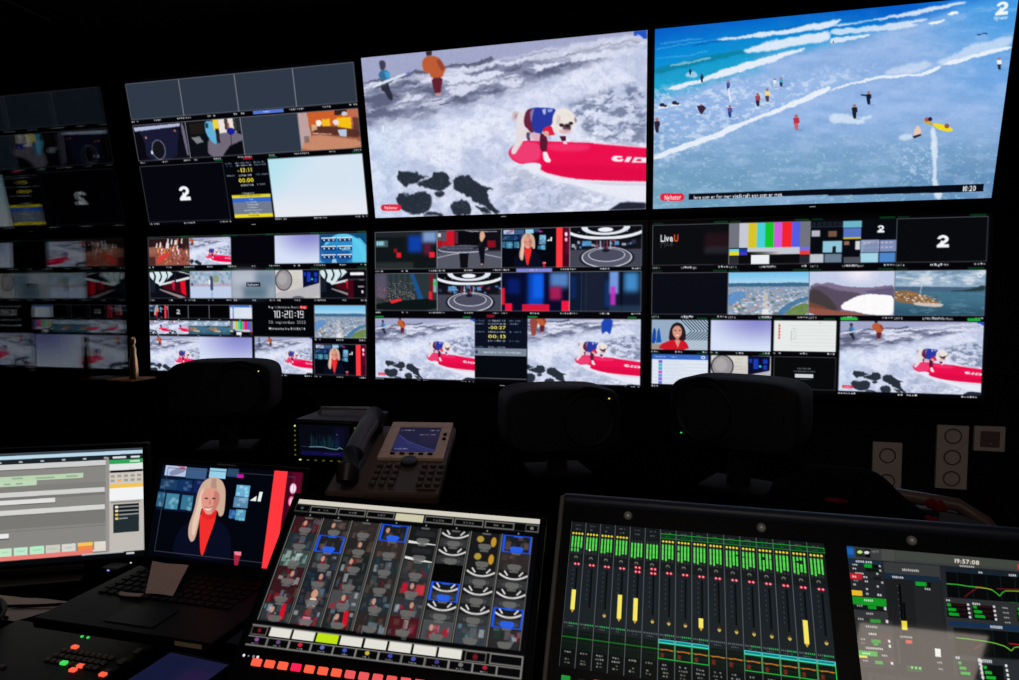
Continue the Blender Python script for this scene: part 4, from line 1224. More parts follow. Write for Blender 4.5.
# ------------------------------------------------------------------ art
art('dog0', lambda c: None, 2, 2)
art('anchor', paint_anchor, 256, 144)
art('studio', paint_studio, 192, 108)
art('studio2', lambda c: paint_studio(c, people=True, seed=4), 160, 90)
art('desk', paint_desk)
for k in range(4): art('blur%d' % k, (lambda kk: lambda c: paint_blur(c, kk))(k))
art('city', paint_city, 200, 112); art('fjord', paint_fjord, 160, 90); art('harbour', paint_harbour, 160, 90)
art('corr', paint_corridor); art('corr2', lambda c: paint_corridor(c, True)); art('plaza', paint_plaza); art('knob', paint_knob)
art('grad', lambda c: paint_gradient(c)); art('world', paint_world); art('crowd', paint_crowd); art('bars', paint_bars)
art('woman', paint_red_woman); art('list', paint_list); art('sheet', paint_sheet); art('loft', paint_loft); art('hall', paint_hall); art('cabin', paint_cabin)

# ------------------------------------------------------------------ the six wall monitors
MW, MH = 1.21, .680625
WY = 2.67
G_ = 'large monitors of the video wall'


def top_pose(k):
    t = .190; h = MH
    return pose((k * 1.239 - 2.518, WY + .012 - math.sin(t) * h, .402 + math.cos(t) * h), (1, 0, 0), (0, math.sin(t), -math.cos(t)), MW, MH)


def low_pose(k):
    return pose((k * 1.239 - 2.518, WY, .344), (1, 0, 0), (0, 0, -1), MW, MH)


def wall_monitor(Mx, cv, tiles, label, tilted):
    e = empty('wall_monitor', (0, 0, 0), label, 'monitor', G_)
    e.matrix_world = Mx
    b = .0125
    MB().ring(-MW / 2, MW / 2, 0, MH, b, -.006, .012, .002, .020 if not tilted else .022).build('bezel', M['bezel'], e)
    h = MB().box((0, .032, MH / 2 - .004), (MW + 2 * b - .004, .036, MH + .026), .006)
    h.box((0, .058, MH / 2), (MW * .62, .03, MH * .6), .01)
    h.build('housing', M['case'], e)
    # bracket reaches back to the wall
    y_end = .128 if not tilted else .10
    for s in (-.25, .25):
        MB().box((s, .070 + (y_end - .070) / 2, MH / 2 - (.0 if not tilted else .12)), (.05, y_end - .070 + .01, .3), .004).build('wall_bracket', M['metal'], e)
    display(e, cv, MW, MH, -MW / 2, MH, -.001, M['picture'], tiles)
    MB().box((0, -.0068, -.011), (.022, .002, .0035), .0008).build('brand_mark', M['led_grey'], e, label='small pale mark in the middle of the lower bezel')
    return e


class View:
    def __init__(s, Mx, w, h, cw, ch, fr):
        s.c = Canvas(cw, ch, (4, 4, 8)); s.H = photo_to_uv(Mx, w, h); s.fr = fr; s.tiles = []; s.Mx = Mx

    def f(s, u, v):
        a = s.fr
        return a[0] + u * (a[2] - a[0]), a[1] + v * (a[3] - a[1])

    def snap(s, r):
        return tuple(round(x * (s.c.w if k % 2 == 0 else s.c.h)) / (s.c.w if k % 2 == 0 else s.c.h) for k, x in enumerate(r))

    def tile(s, r, a, label, crop=(0, 0, 1, 1), edge=(120, 124, 134), gain=1., col=None, part=True):
        """r in frame units"""
        r = s.snap(s.f(r[0], r[1]) + s.f(r[2], r[3]))
        r = (max(r[0], 0), max(r[1], 0), min(r[2], 1), min(r[3], 1))
        s.c.local(*r, 16, 9)
        if col is not None: s.c.rect(0, 0, 16, 9, col)
        if a is not None: s.c.blit(a, crop, gain)
        s.c.local(0, 0, 1, 1)
        if edge:
            e = .8 / s.c.w; ey = .8 / s.c.h
            s.c.frame(r[0], r[1], r[2], r[3], e, edge, .8, ey)
        if part: s.tiles.append(r + (label,))
        return r

    def tpx(s, x0, y0, x1, y1, *a, **k):
        p = uvof(s.H, x0, y0); q = uvof(s.H, x1, y1)
        fr = s.fr; s.fr = (0, 0, 1, 1)
        r = s.tile((p[0], p[1], q[0], q[1]), *a, **k)
        s.fr = fr
        return r

    def caps(s, r, left=1, mid=1, right=1, top=None, seed=0, dy=0):
        """tiny captions below a tile"""
        c = s.c; c.local(0, 0, 1, 1)
        h = .0115; y = r[3] + .006 + dy; w = r[2] - r[0]
        wc = (226, 228, 234)
        if left: c.dashes(r[0], y, r[0] + w * .13, y + h, wc, .9, seed)
        if mid: c.dashes(r[0] + w * .43, y, r[0] + w * .57, y + h, wc, .9, seed + 1)
        if right: c.dashes(r[2] - w * .13, y, r[2], y + h, wc, .9, seed + 2)
        if top:
            c.rect(r[2] - w * .2, r[1] - h * 1.3, r[2] - w * .02, r[1] - h * .2, (14, 90, 40), .55)
            c.rect(r[0] + w * .01, r[1] - h * 1.3, r[0] + w * .14, r[1] - h * .2, (14, 80, 40), .45)


# --- top middle: the dog (painted first: many tiles repeat it)
TB = top_pose(1)
cb = Canvas(400, 225)
cb.hom(photo_to_uv(TB, MW, MH))
paint_dog(cb)
A_['dog_clean'] = Canvas(2, 2); A_['dog_clean'].a = cb.a.copy()
nyheter(cb, 381, 204.5, 401.5, 211)
A_['dog'] = Canvas(2, 2); A_['dog'].a = cb.a.copy()
wall_monitor(TB, cb, [], 'upper middle wall monitor showing a white dog on a pink surfboard in foam', True)

# --- top right: the beach
TC = top_pose(2)
cc = Canvas(480, 270)
HC = photo_to_uv(TC, MW, MH)
cc.hom(HC)
paint_beach(cc)
nyheter(cc, 660, 193.4, 684.5, 201, False)
cc.local(0, 0, 1, 1)


def uvbox(Hm, x0, y0, x1, y1):
    a = uvof(Hm, x0, y0); b = uvof(Hm, x1, y1)
    return a[0], a[1], b[0], b[1]


a = uvof(HC, 662, 197); 
b = uvbox(HC, 664.5, 195.2, 681, 199.4); cc.text('Nyheter', b[0], b[1], b[2], b[3], (255, 240, 244))
b = uvbox(HC, 694, 195.0, 783, 196.6); ym = (b[1] + b[3]) / 2
cc.text('lere som er for mer vindkraft enn som er mot.', b[0], ym - .010, b[2], ym + .012, (236, 240, 246))
b = uvbox(HC, 962.5, 186, 975.5, 190.5); cc.text('10:20', b[0], b[1], b[2], b[3] + .002, (240, 244, 250))
b = uvof(HC, 1002, 8.5); two_logo(cc, b[0], b[1], .062, (240, 246, 252), 9 / 16)
b = uvbox(HC, 994, 17, 1008, 18.4); cc.text('Nyheter', b[0], b[1] - .004, b[2], b[3] + .004, (210, 230, 250))
wall_monitor(TC, cc, [], 'upper right wall monitor showing bathers on a blue beach seen from above', True)

# --- top left multiview
TA = top_pose(0)
A = View(TA, MW, MH, 340, 191, (.0058, .020, .995, .981))
fA = (46, 56, 70)
for k in range(4):
    r = A.tile((k * .25, 0, k * .25 + .25, .252), None, 'empty slate-grey tile', col=fA, edge=(140, 144, 154))
    A.caps(r, seed=k)
    if k == 2:
        A.c.rect(r[0] + .06, r[3] + .004, r[0] + .19, r[3] + .024, (84, 116, 206)); A.c.dashes(r[0] + .105, r[3] + .008, r[0] + .135, r[3] + .018, (230, 236, 250))
for k, (nm, lb) in enumerate([('cabin', 'tile with a dark control room and a round rim'), ('hall', 'tile with a dark hall glowing white and blue'), (None, 'empty slate-grey tile'), ('loft', 'tile with a lobby of orange and yellow seats')]):
    r = A.tile((k * .25, .288, k * .25 + .25, .545), A_[nm] if nm else None, lb, col=None if nm else fA, edge=(140, 144, 154))
    A.caps(r, seed=k + 4)
    if k == 1: A.c.rect(r[2] - .01, r[3] + .012, r[2] + .03, r[3] + .03, (150, 20, 44))
r1 = A.tile((0, .585, .395, .998), None, 'black tile with a white numeral', col=(5, 6, 14), edge=(90, 94, 104))
two_logo(A.c, (r1[0] + r1[2]) / 2 - .003, (r1[1] + r1[3]) / 2 + .002, .100, (244, 246, 250), 9 / 16)
r3 = A.tile((.598, .585, 1.0, .995), None, 'blank pale blue-white tile', col=(214, 228, 242), edge=None)
A.c.local(*r3, 16, 9)
X, Y = A.c.coords(); ins = (X >= 0) & (X <= 16) & (Y >= 0) & (Y <= 9)
A.c.mix(ins * sst(11, 0, X + Y * 1.2) * .9, (176, 226, 238)); A.c.mix(ins * sst(4, 9, Y) * .9, (234, 234, 242))
r2 = A.snap(A.f(.40, .585) + A.f(.597, .99))
A.tiles.append(r2 + ('tile with a countdown above a yellow and blue running order',))
A.c.local(*r2, 10, 13)
A.c.rect(0, 0, 10, 13, (4, 6, 12))
for y in (.3, .85): A.c.dashes(.2, y, 1.8, y + .38, (120, 150, 180), .8, 3).dashes(2.6, y, 6.2, y + .38, (190, 205, 225), .9, 4).dashes(6.8, y, 9.7, y + .38, (150, 175, 200), .8, 5)
A.c.text('-13:11', 2.8, 1.6, 6.1, 2.5, (236, 216, 90)).dashes(.2, 3.0, 2.0, 3.4, (170, 180, 190), .8, 6).dashes(3.0, 3.0, 6.0, 3.5, (214, 220, 230), .9, 7).dashes(6.6, 3.0, 9.8, 3.4, (150, 175, 200), .7, 7)
A.c.text('00:00', 2.8, 3.9, 6.2, 4.8, (240, 226, 60)).dashes(3.2, 5.2, 6.1, 5.7, (214, 220, 230), .9, 8).dashes(6.9, 5.2, 8.8, 5.6, (190, 195, 200), .8, 9)
A.c.dashes(2.8, 7.1, 6.0, 7.5, (200, 205, 215), .9, 10)
A.c.rect(.7, 7.6, 9.6, 12.7, (112, 122, 142)).rect(.7, 7.6, 9.6, 8.3, (232, 214, 44)).rect(.7, 8.3, 9.6, 9.3, (52, 104, 206)).rect(.7, 12.0, 9.6, 12.8, (236, 216, 40))
A.c.dashes(2.6, 7.75, 7.5, 8.1, (120, 110, 30), .8, 11)
for k, (xa, xb) in enumerate([(4.6, 5.6), (3.8, 6.4), (4.0, 6.6), (4.0, 6.6), (3.2, 7.6), (4.2, 6.6)]): A.c.dashes(xa, 8.5 + k * .62, xb, 8.85 + k * .62, (216, 222, 236), .85, 12 + k)
A.c.dashes(4.0, 12.2, 6.4, 12.6, (100, 90, 30), .8, 20)
A.caps(r1, seed=20); A.caps(r3, seed=24)
for x, col in ((r1[2] - .035, (20, 110, 50)), (r3[0] + .005, (20, 110, 50)), (r3[2] - .04, (16, 90, 44))): A.c.local(0, 0, 1, 1).rect(x, r1[1] - .018, x + .035, r1[1] - .008, col, .8)
wall_monitor(TA, A.c, A.tiles, 'upper left wall monitor split into grey and camera tiles with a pale blank tile', True)

# --- lower left multiview
LD = low_pose(0)
D = View(LD, MW, MH, 340, 191, (.0, .015, .990, .985))
dog = A_['dog']; dgc = A_['dog_clean']
cropR = (.30, .0, 1.0, .93)
D.c.local(0, 0, 1, 1).frame(*D.f(0, -.012), *D.f(1, .735), 1 / 340, (60, 64, 66), .7, 1 / 191)
for k, (nm, crop, lb) in enumerate([('crowd', (0, 0, 1, 1), 'tile with a waving crowd in warm light'), ('dog_clean', (.22, .0, 1.0, .92), 'small tile with the surfing dog'), (None, None, 'black tile'), ('grad', (0, 0, 1, 1), 'blank lilac tile'), ('world', (0, 0, 1, 1), 'tile with a blue globe and forecast boxes')]):
    r = D.tile((.005 + k * .199, .0, .005 + k * .199 + .199, .205), A_[nm] if nm else None, lb, crop=crop or (0, 0, 1, 1), col=None if nm else (4, 4, 10), edge=(90, 94, 100) if nm else (24, 24, 30))
    D.caps(r, seed=30 + k, top=True)
for k, (nm, lb) in enumerate([('corr', 'tile with a red and white corridor'), ('plaza', 'tile with a person standing on a pale square'), (None, 'blurred grey tile with a caption'), ('knob', 'tile with a round grille beside a blue screen'), ('corr2', 'tile with a corridor and white panels')]):
    r = D.tile((.005 + k * .199, .25, .005 + k * .199 + .199, .455), A_[nm] if nm else None, lb, col=None if nm else (150, 162, 178), edge=(110, 114, 120))
    if nm is None:
        D.c.local(*r, 16, 9).rect(0, 0, 9, 5, (184, 190, 204), .9, 14).rect(9, .5, 16, 5, (100, 124, 146), .7, 14).rect(4, 5, 13, 9, (70, 100, 116), .7, 14).rect(0, 6, 4, 9, (170, 176, 190), .8, 10)
        D.c.rect(5.4, 3.9, 10.6, 5.2, (12, 16, 34)).text('Nyheter', 5.9, 4.15, 10.1, 4.95, (230, 234, 240))
    D.caps(r, seed=36 + k, top=True)
xs = [148.9, 168.7, 188.7, 209.4, 230.1, 252.4]
row = [('anchor', 'tiny tile with a presenter beside a red pillar'), ('two', 'tiny black tile with a numeral'), (None, 'tiny black tile'), (None, 'tiny black tile'), ('list', 'tiny tile with a white list')]
v3 = [uvof(D.H, 200, y)[1] for y in (304.8, 318.6, 320.9, 334.4, 337.0, 371.5)]
us = [uvof(D.H, x, 320)[0] for x in xs]
FR = D.fr; D.fr = (0, 0, 1, 1)
for k, (nm, lb) in enumerate(row):
    r = D.tile((us[k], v3[0], us[k + 1], v3[1]), A_.get(nm), lb, col=(3, 3, 6), edge=(110, 114, 120)) if nm not in A_ else D.tile((us[k], v3[0], us[k + 1], v3[1]), A_[nm], lb)
    if nm == 'two': D.c.local(0, 0, 1, 1); two_logo(D.c, (r[0] + r[2]) / 2, (r[1] + r[3]) / 2, .035, (190, 194, 200), 9 / 16)
    D.caps(r, left=0, right=0, seed=60 + k, dy=-.004)
for k, (nm, crop, lb) in enumerate([('dog_clean', (.1, .1, 1, 1), 'tiny tile with the surfing dog'), ('dog_clean', (.1, .1, 1, 1), 'tiny tile with the surfing dog'), ('harbour', (0, 0, 1, 1), 'tiny tile with a harbour'), ('harbour', (0, 0, 1, 1), 'tiny tile with a harbour'), ('bars', (0, 0, 1, 1), 'tiny tile with colour bars')]):
    r = D.tile((us[k], v3[2], us[k + 1], v3[3]), A_[nm], lb, crop=crop, edge=None)
    D.caps(r, left=0, right=0, seed=66 + k, dy=-.004)
um = uvof(D.H, 200, 350)[0]; ue = uvof(D.H, 252.8, 350)[0]
D.tile((0.001, v3[4], um, v3[5]), dgc, 'tile with the surfing dog cropped closer', crop=(.12, .0, .92, .92), edge=None)
D.tile((um, v3[4], ue, v3[5]), A_['grad'], 'blank lilac tile', edge=None)
D.fr = FR
r = D.tpx(254.5, 337.2, 312.6, 374.3, dog, 'tile with the surfing dog in its full frame', crop=(0, 0, 1, 1), edge=None)
D.caps(r, seed=80)
r = D.tpx(314.3, 305.0, 366.5, 338.8, A_['city'], 'tile with a city seen from above', edge=(170, 174, 180)); D.caps(r, seed=84)
r = D.tpx(314.5, 343.6, 366.6, 376.3, A_['anchor'], 'tile with a blonde presenter in a dark jacket', edge=(110, 114, 120)); D.caps(r, seed=88)
p = uvof(D.H, 253.6, 303.6); q = uvof(D.H, 313.2, 335.8)
r = D.snap((p[0], p[1], q[0], q[1]))
D.tiles.append(r + ('black tile with a digital clock and the date',))
D.c.local(*r, 500, 280).rect(0, 0, 500, 280, (3, 4, 7))
wt = (226, 230, 236)
D.c.text('Regi 11, Nyhetene, Studio', 132, 22, 385, 40, wt).rect(394, 18, 456, 44, (196, 34, 50)).text('Regi', 402, 23, 446, 39, (250, 220, 226))
SEG = {'0': 'abcdef', '1': 'bc', '2': 'abged', '9': 'abcdfg'}


def seg(c, ch, x, y, w, h, col, t):
    P = dict(a=[(x, y), (x + w, y)], b=[(x + w, y), (x + w, y + h / 2)], c=[(x + w, y + h / 2), (x + w, y + h)], d=[(x, y + h), (x + w, y + h)], e=[(x, y + h / 2), (x, y + h)], f=[(x, y), (x, y + h / 2)], g=[(x, y + h / 2), (x + w, y + h / 2)])
    for s_ in SEG[ch]:
        c.line(P[s_], t, col)
        for q_ in P[s_]: c.ell(q_[0], q_[1], t / 2, t / 2, col)


x = 178
for ch in '10:20:19':
    if ch == ':':
        D.c.ell(x + 6, 82, 5, 5, wt).ell(x + 6, 108, 5, 5, wt); x += 24
    else:
        w_ = 24
        if ch == '1': seg(D.c, '1', x - w_ + 8, 66, w_, 58, wt, 6.5); D.c.line([(x - 4, 72), (x + 8, 66)], 7, wt); x += 24
        else: seg(D.c, ch, x, 66, w_, 58, wt, 6.5); x += 42
D.c.text('20. september 2022', 128, 152, 444, 178, (206, 210, 218), bold=False).text('Minnesota fra R11 EXT4', 130, 212, 438, 232, wt)
wall_monitor(LD, D.c, D.tiles, 'lower left wall monitor of many small tiles with a clock in the middle', False)

# --- lower middle multiview
LE = low_pose(1)
E = View(LE, MW, MH, 380, 214, (.0, .015, .990, .985))
ed = (150, 154, 164)
for k, (nm, lb) in enumerate([('blur0', 'tile with a blurred dark studio wall and red squares'), ('desk', 'tile with a presenter standing behind a round glass desk'), ('anchor', 'tile with a blonde presenter beside a red pillar'), ('studio', 'tile with a round studio floor of white rings')]):
    r = E.tile((.002 + k * .2495, 0, .002 + k * .2495 + .2495, .255), A_[nm], lb, edge=ed); E.caps(r, seed=100 + k)
    if k == 2: E.c.rect(r[0] + .055, r[3] + .004, r[0] + .185, r[3] + .026, (128, 134, 216)); E.c.dashes(r[0] + .105, r[3] + .008, r[0] + .135, r[3] + .02, (220, 224, 240), .7)
for k, (nm, lb) in enumerate([('blur1', 'tile with glittering red and white dots'), ('studio2', 'tile with the round studio and its lit ceiling rings'), ('blur2', 'tile with blurred blue panels and red blocks'), ('blur3', 'tile with blurred blue and magenta strips')]):
    r = E.tile((.002 + k * .2495, .282, .002 + k * .2495 + .2495, .537), A_[nm], lb, edge=ed); E.caps(r, seed=106 + k)
r = E.tpx(375.4, 318.6, 474.8, 380.6, dog, 'larger tile with the surfing dog and two bathers', edge=None); E.caps(r, seed=112)
rr_ = E.tpx(527.8, 318.8, 640.2, 385.4, dgc, 'larger tile with the dog surfing closer to the camera', crop=(.17, .06, 1.0, .97), edge=None); E.caps(rr_, seed=116)
E.c.local(*rr_, 16, 9)
E.c.poly([(.3, 0), (1.3, 0), (1.5, .8), (1.3, 1.4), (1.2, 2.4), (.6, 2.4), (.4, 1.2)], (150, 70, 60), 1, 1).poly([(10.6, 0), (12.2, 0), (12.1, 1.0), (11.8, 2.2), (11.3, 1.6), (10.6, 2.2)], (28, 70, 180), 1, 1)
E.c.local(0, 0, 1, 1)
for rq in (r, rr_):
    E.c.rect(rq[0], rq[1] - .016, rq[0] + .035, rq[1] - .004, (20, 140, 50), .9).rect(rq[2] - .045, rq[1] - .016, rq[2] - .015, rq[1] - .004, (20, 120, 44), .9)
p = uvof(E.H, 475.2, 318.0); q = uvof(E.H, 527.0, 380.2)
r = E.snap((p[0], p[1], q[0], q[1]))
E.tiles.append(r + ('dark tile with a yellow countdown and a grey bar',))
E.c.local(*r, 450, 520).rect(0, 0, 450, 520, (10, 16, 32)).rect(0, 320, 450, 512, (5, 8, 14)).rect(0, 255, 450, 320, (122, 134, 152)).rect(0, 512, 450, 520, (80, 84, 90))
for y, l in ((12, 1), (38, 1)): E.c.dashes(5, y, 85, y + 16, (110, 130, 160), .8, y).dashes(118, y, 270, y + 16, (180, 190, 208), .9, y + 1).dashes(300, y, 400, y + 16, (130, 150, 180), .8, y + 2)
E.c.text('-00:27', 118, 64, 270, 92, (240, 224, 110)).dashes(118, 108, 270, 124, (190, 196, 210), .9, 7).dashes(5, 108, 85, 122, (130, 150, 180), .8, 8).dashes(300, 108, 400, 122, (130, 150, 180), .8, 9)
E.c.text('00:13', 118, 140, 270, 168, (240, 224, 110)).dashes(118, 184, 270, 200, (200, 206, 216), .9, 10).dashes(300, 184, 390, 200, (130, 150, 180), .8, 11)
E.c.dashes(5, 240, 80, 252, (130, 150, 180), .8, 12).dashes(118, 240, 270, 254, (180, 190, 208), .8, 13).dashes(80, 282, 400, 300, (210, 218, 228), .85, 14).ell(16, 290, 12, 16, (40, 60, 90))
E.c.local(0, 0, 1, 1).rect(r[0] + .045, r[1] - .024, r[0] + .075, r[1] - .006, (140, 20, 40), .9)
wall_monitor(LE, E.c, E.tiles, 'lower middle wall monitor of studio camera tiles above two dog tiles', False)

# --- lower right multiview
LF = low_pose(2)
Fv = View(LF, MW, MH, 440, 248, (.001, .015, .991, .985))
for k in range(4):
    nm, lb = [('', 'dark tile with a two-colour wordmark'), ('bars', 'tile with colour bars'), ('', 'tile with a picture of a control room of screens'), ('', 'black tile with a white numeral')][k]
    r = Fv.tile((k * .25, 0, k * .25 + .25, .252), A_.get(nm), lb, col=(7, 9, 13), edge=(120, 124, 134)) if not nm else Fv.tile((k * .25, 0, k * .25 + .25, .252), A_[nm], lb, edge=(120, 124, 134))
    c = Fv.c
    if k == 0:
        c.local(*r, 16, 9).rect(11, 2, 16, 6, (60, 24, 34), .5, 10).rect(11, 5, 16, 6.6, (40, 46, 54), .6, 6)
        c.text('Live', 1.7, 2.1, 4.35, 3.7, (240, 242, 246)).text('U', 4.55, 2.1, 5.5, 3.7, (232, 84, 50)).text('Live', 1.7, 5.2, 4.35, 3.95, (70, 74, 80), al=.6)
        c.rect(13, 8.9, 16, 9, (60, 20, 30), .5)
    if k == 2:
        c.local(*r, 16, 9)
        c.rect(0, 0, 16, 9, (6, 8, 16)).rect(6.1, .2, 9.6, 1.6, (110, 180, 200), 1, 1).rect(6.2, 1.7, 9.5, 3.9, (84, 116, 190)).rect(6.2, 3.6, 9.5, 3.95, (210, 190, 60))
        for x_, y_, w_, h_, cl in ((.2, 2.0, 1.6, 1.3, (190, 190, 206)), (3.4, 2.2, 1.6, 1.2, (120, 90, 70)), (2.4, 4.3, 3.6, 2.4, (150, 206, 226)), (6.4, 4.4, 1.0, .8, (150, 110, 90)), (8.5, 4.4, .9, 1.8, (220, 224, 230)), (9.5, 4.2, 3.4, 2.6, (150, 170, 206)), (13, 4.3, 3, 2.4, (130, 150, 196)), (0, 7.0, 2.6, 1.8, (200, 206, 216)), (2.8, 7.0, 3.2, 1.8, (110, 130, 150)), (9.5, 6.9, 3.3, 2.0, (170, 220, 240)), (13.0, 6.9, 2.9, 2.0, (80, 140, 210)), (6.4, 7.7, 3.2, 1.3, (80, 84, 94))):
            c.rect(x_, y_, x_ + w_, y_ + h_, cl, .95, 1)
        for j in range(14): c.rect(10 + (j % 7) * .8, 4.6 + (j // 7) * 1.0, 10.5 + (j % 7) * .8, 5.0 + (j // 7), (226, 190, 190), .6)
        c.poly([(4.3, 5.4), (4.9, 5.4), (4.9, 6.7), (4.2, 6.7)], (20, 24, 34)).poly([(10, 5.4), (12.6, 4.4), (12.9, 6.6), (10, 6.7)], (110, 130, 170), .6, 1)
        for j in range(6): c.line([(0, 1.3 + j * .001), (6, 1.3)], .12, (60, 70, 90)); c.rect(.2 + j * 1.0, .2, 1.0 + j, 1.2, (24, 30, 42), .9)
        two_logo(c, 13.1, 2.0, 1.5, (240, 242, 246), .95)
    if k == 3:
        c.local(*r, 16, 9); two_logo(c, 8.3, 4.8, 2.5, (244, 246, 250), .95)
    Fv.caps(r, seed=130 + k, top=True, left=0)
    c.local(*r, 16, 9).text(['LP9 Tange', 'Link stand', 'LP43 AB Spot', 'Regi 11'][k], 6.2, 9.32, 9.4 if k != 2 else 10.2, 9.75, (220, 222, 228)).text(['EXT 1', 'EXT 2', 'EXT 3', 'EXT 4'][k], .1, 9.32, 1.6, 9.75, (220, 222, 228))
for k, (nm, lb) in enumerate([(None, 'near-black empty tile'), ('city', 'tile with a city seen from above'), ('fjord', 'tile with a bright fjord between dark hills'), ('harbour', 'tile with a harbour under clouds')]):
    r = Fv.tile((k * .25, .295, k * .25 + .25, .552), A_[nm] if nm else None, lb, col=None if nm else (8, 10, 20), edge=(120, 124, 134))
    Fv.caps(r, seed=140 + k, top=True, left=0)
    Fv.c.local(*r, 16, 9).text(['Regi 9', 'LP31 Oslo', 'LP35 Lom', 'LP43 Hammerfest'][k], 6.3 if k < 3 else 5.2, 9.32, 8.8 if k < 3 else 10.6, 9.75, (220, 222, 228)).text(['EXT 5', 'EXT 6', 'EXT 7', 'EXT 8'][k], .1, 9.32, 1.6, 9.75, (220, 222, 228))
for q_, nm, lb in [((652.2, 319.6, 707.8, 350.3), 'woman', 'tile with a dark-haired woman in a red jacket'), ((711.2, 320.2, 770.6, 351.3), 'grad', 'blank lilac tile'), ((774.7, 320.7, 836, 352.4), 'sheet', 'tile with a white table'),
                   ((652, 354.2, 707.8, 385.6), 'list', 'tile with a blue-headed list'), ((711.3, 355.5, 770.4, 387.5), 'knob', 'tile with a round grille beside a blue screen')]:
    r = Fv.tpx(*q_, A_[nm], lb, edge=None); Fv.caps(r, seed=int(q_[0] + q_[1]), top=True)
r = Fv.tpx(774, 356.6, 835, 390.6, None, 'black tile with a small white notice', col=(7, 8, 10), edge=(96, 98, 104))
Fv.c.local(*r, 16, 9).dashes(6.2, 2.9, 9.6, 3.4, (150, 154, 160), .8, 3).dashes(4.8, 3.7, 10.8, 4.2, (120, 124, 130), .8, 4).rect(5.6, 4.7, 10.3, 5.7, (206, 210, 216)).dashes(6.2, 5.9, 9.8, 6.3, (110, 114, 120), .7, 5)
r = Fv.tpx(840.3, 321.2, 981.0, 395.6, dog, 'large tile with the surfing dog', edge=None); Fv.caps(r, seed=170)
Fv.c.local(0, 0, 1, 1).rect(r[0], r[1] - .02, r[0] + .05, r[1] - .006, (30, 190, 60)).rect(r[2] - .045, r[1] - .02, r[2] - .01, r[1] - .006, (30, 170, 60))
wall_monitor(LF, Fv.c, Fv.tiles, 'lower right wall monitor of outside feed tiles with colour bars at its top', False)


# ------------------------------------------------------------------ desk and rear shelf
DZ = .76
dk = empty('control_desk', (-.35, .85, 0), 'long black control desk carrying the laptop, the touchscreen and the console', 'desk')
MB().prism([(-2.0, -.53), (2.0, -.53), (2.0, -.22), (.08, -.22), (.08, .53), (-2.0, .53)], DZ - .04, DZ, .003).build('worktop', M['desk'], dk)
for x in (-1.9, -.6, 1.9): MB().box((x, 0 if x < 1 else -.38, (DZ - .04) / 2), (.04, .9 if x < 1 else .25, DZ - .04), .003).build('pedestal', M['desk'], dk)
MB().box((-.95, .40, .4), (1.9, .02, .6)).build('modesty_panel', M['desk'], dk)
SZ = .88
sh = empty('rear_shelf', (-1.0, 1.95, 0), 'black raised shelf behind the desk carrying the loudspeakers and the telephone', 'shelf')
MB().prism([(-1.5, -.50), (.98, -.50), (.98, -.20), (1.36, -.20), (1.36, .20), (1.47, .20), (1.47, .62), (-1.5, .62)], SZ - .03, SZ, .003).build('shelf_board', M['desk'], sh)
for x, y in ((-1.4, -.4), (-1.4, .5), (-.2, -.4), (-.2, .5), (.9, -.4)): MB().box((x, y, (SZ - .03) / 2), (.05, .05, SZ - .03), .003).build('leg', M['desk'], sh)
ep = MB().box((1.420, .41, (SZ - .03) / 2), (.10, .40, SZ - .03), .004)
ep.build('end_panel', M['beige'], sh, label='beige end panel under the right end')


# ------------------------------------------------------------------ loudspeakers
def superbox(w, d, h, n=24, e=5.5, e2=7):
    """soft die-cast cabinet, front towards -y"""
    t = bmesh.new()
    bmesh.ops.create_cube(t, size=2)
    bmesh.ops.subdivide_edges(t, edges=t.edges[:], cuts=n, use_grid_fill=True)
    for v in t.verts:
        x, y, z = v.co
        k = (abs(x) ** e + abs(z) ** e) ** (1 / e)
        s = max(abs(x), abs(z)) / k if k > 1e-9 else 1
        x *= s; z *= s
        # soften front and back edge, bulge the faces
        rr = max(abs(v.co.x), abs(v.co.z))
        f = (1 - .06 * max(0, (abs(y) - .55) / .45) ** 2 * rr)
        x *= f; z *= f
        z *= 1 + .05 * (1 - x * x)
        if abs(y) > .99: y *= 1 - .06 * rr ** 4
        v.co = (x * w / 2, y * d / 2, z * h / 2 / 1.05)
    return t


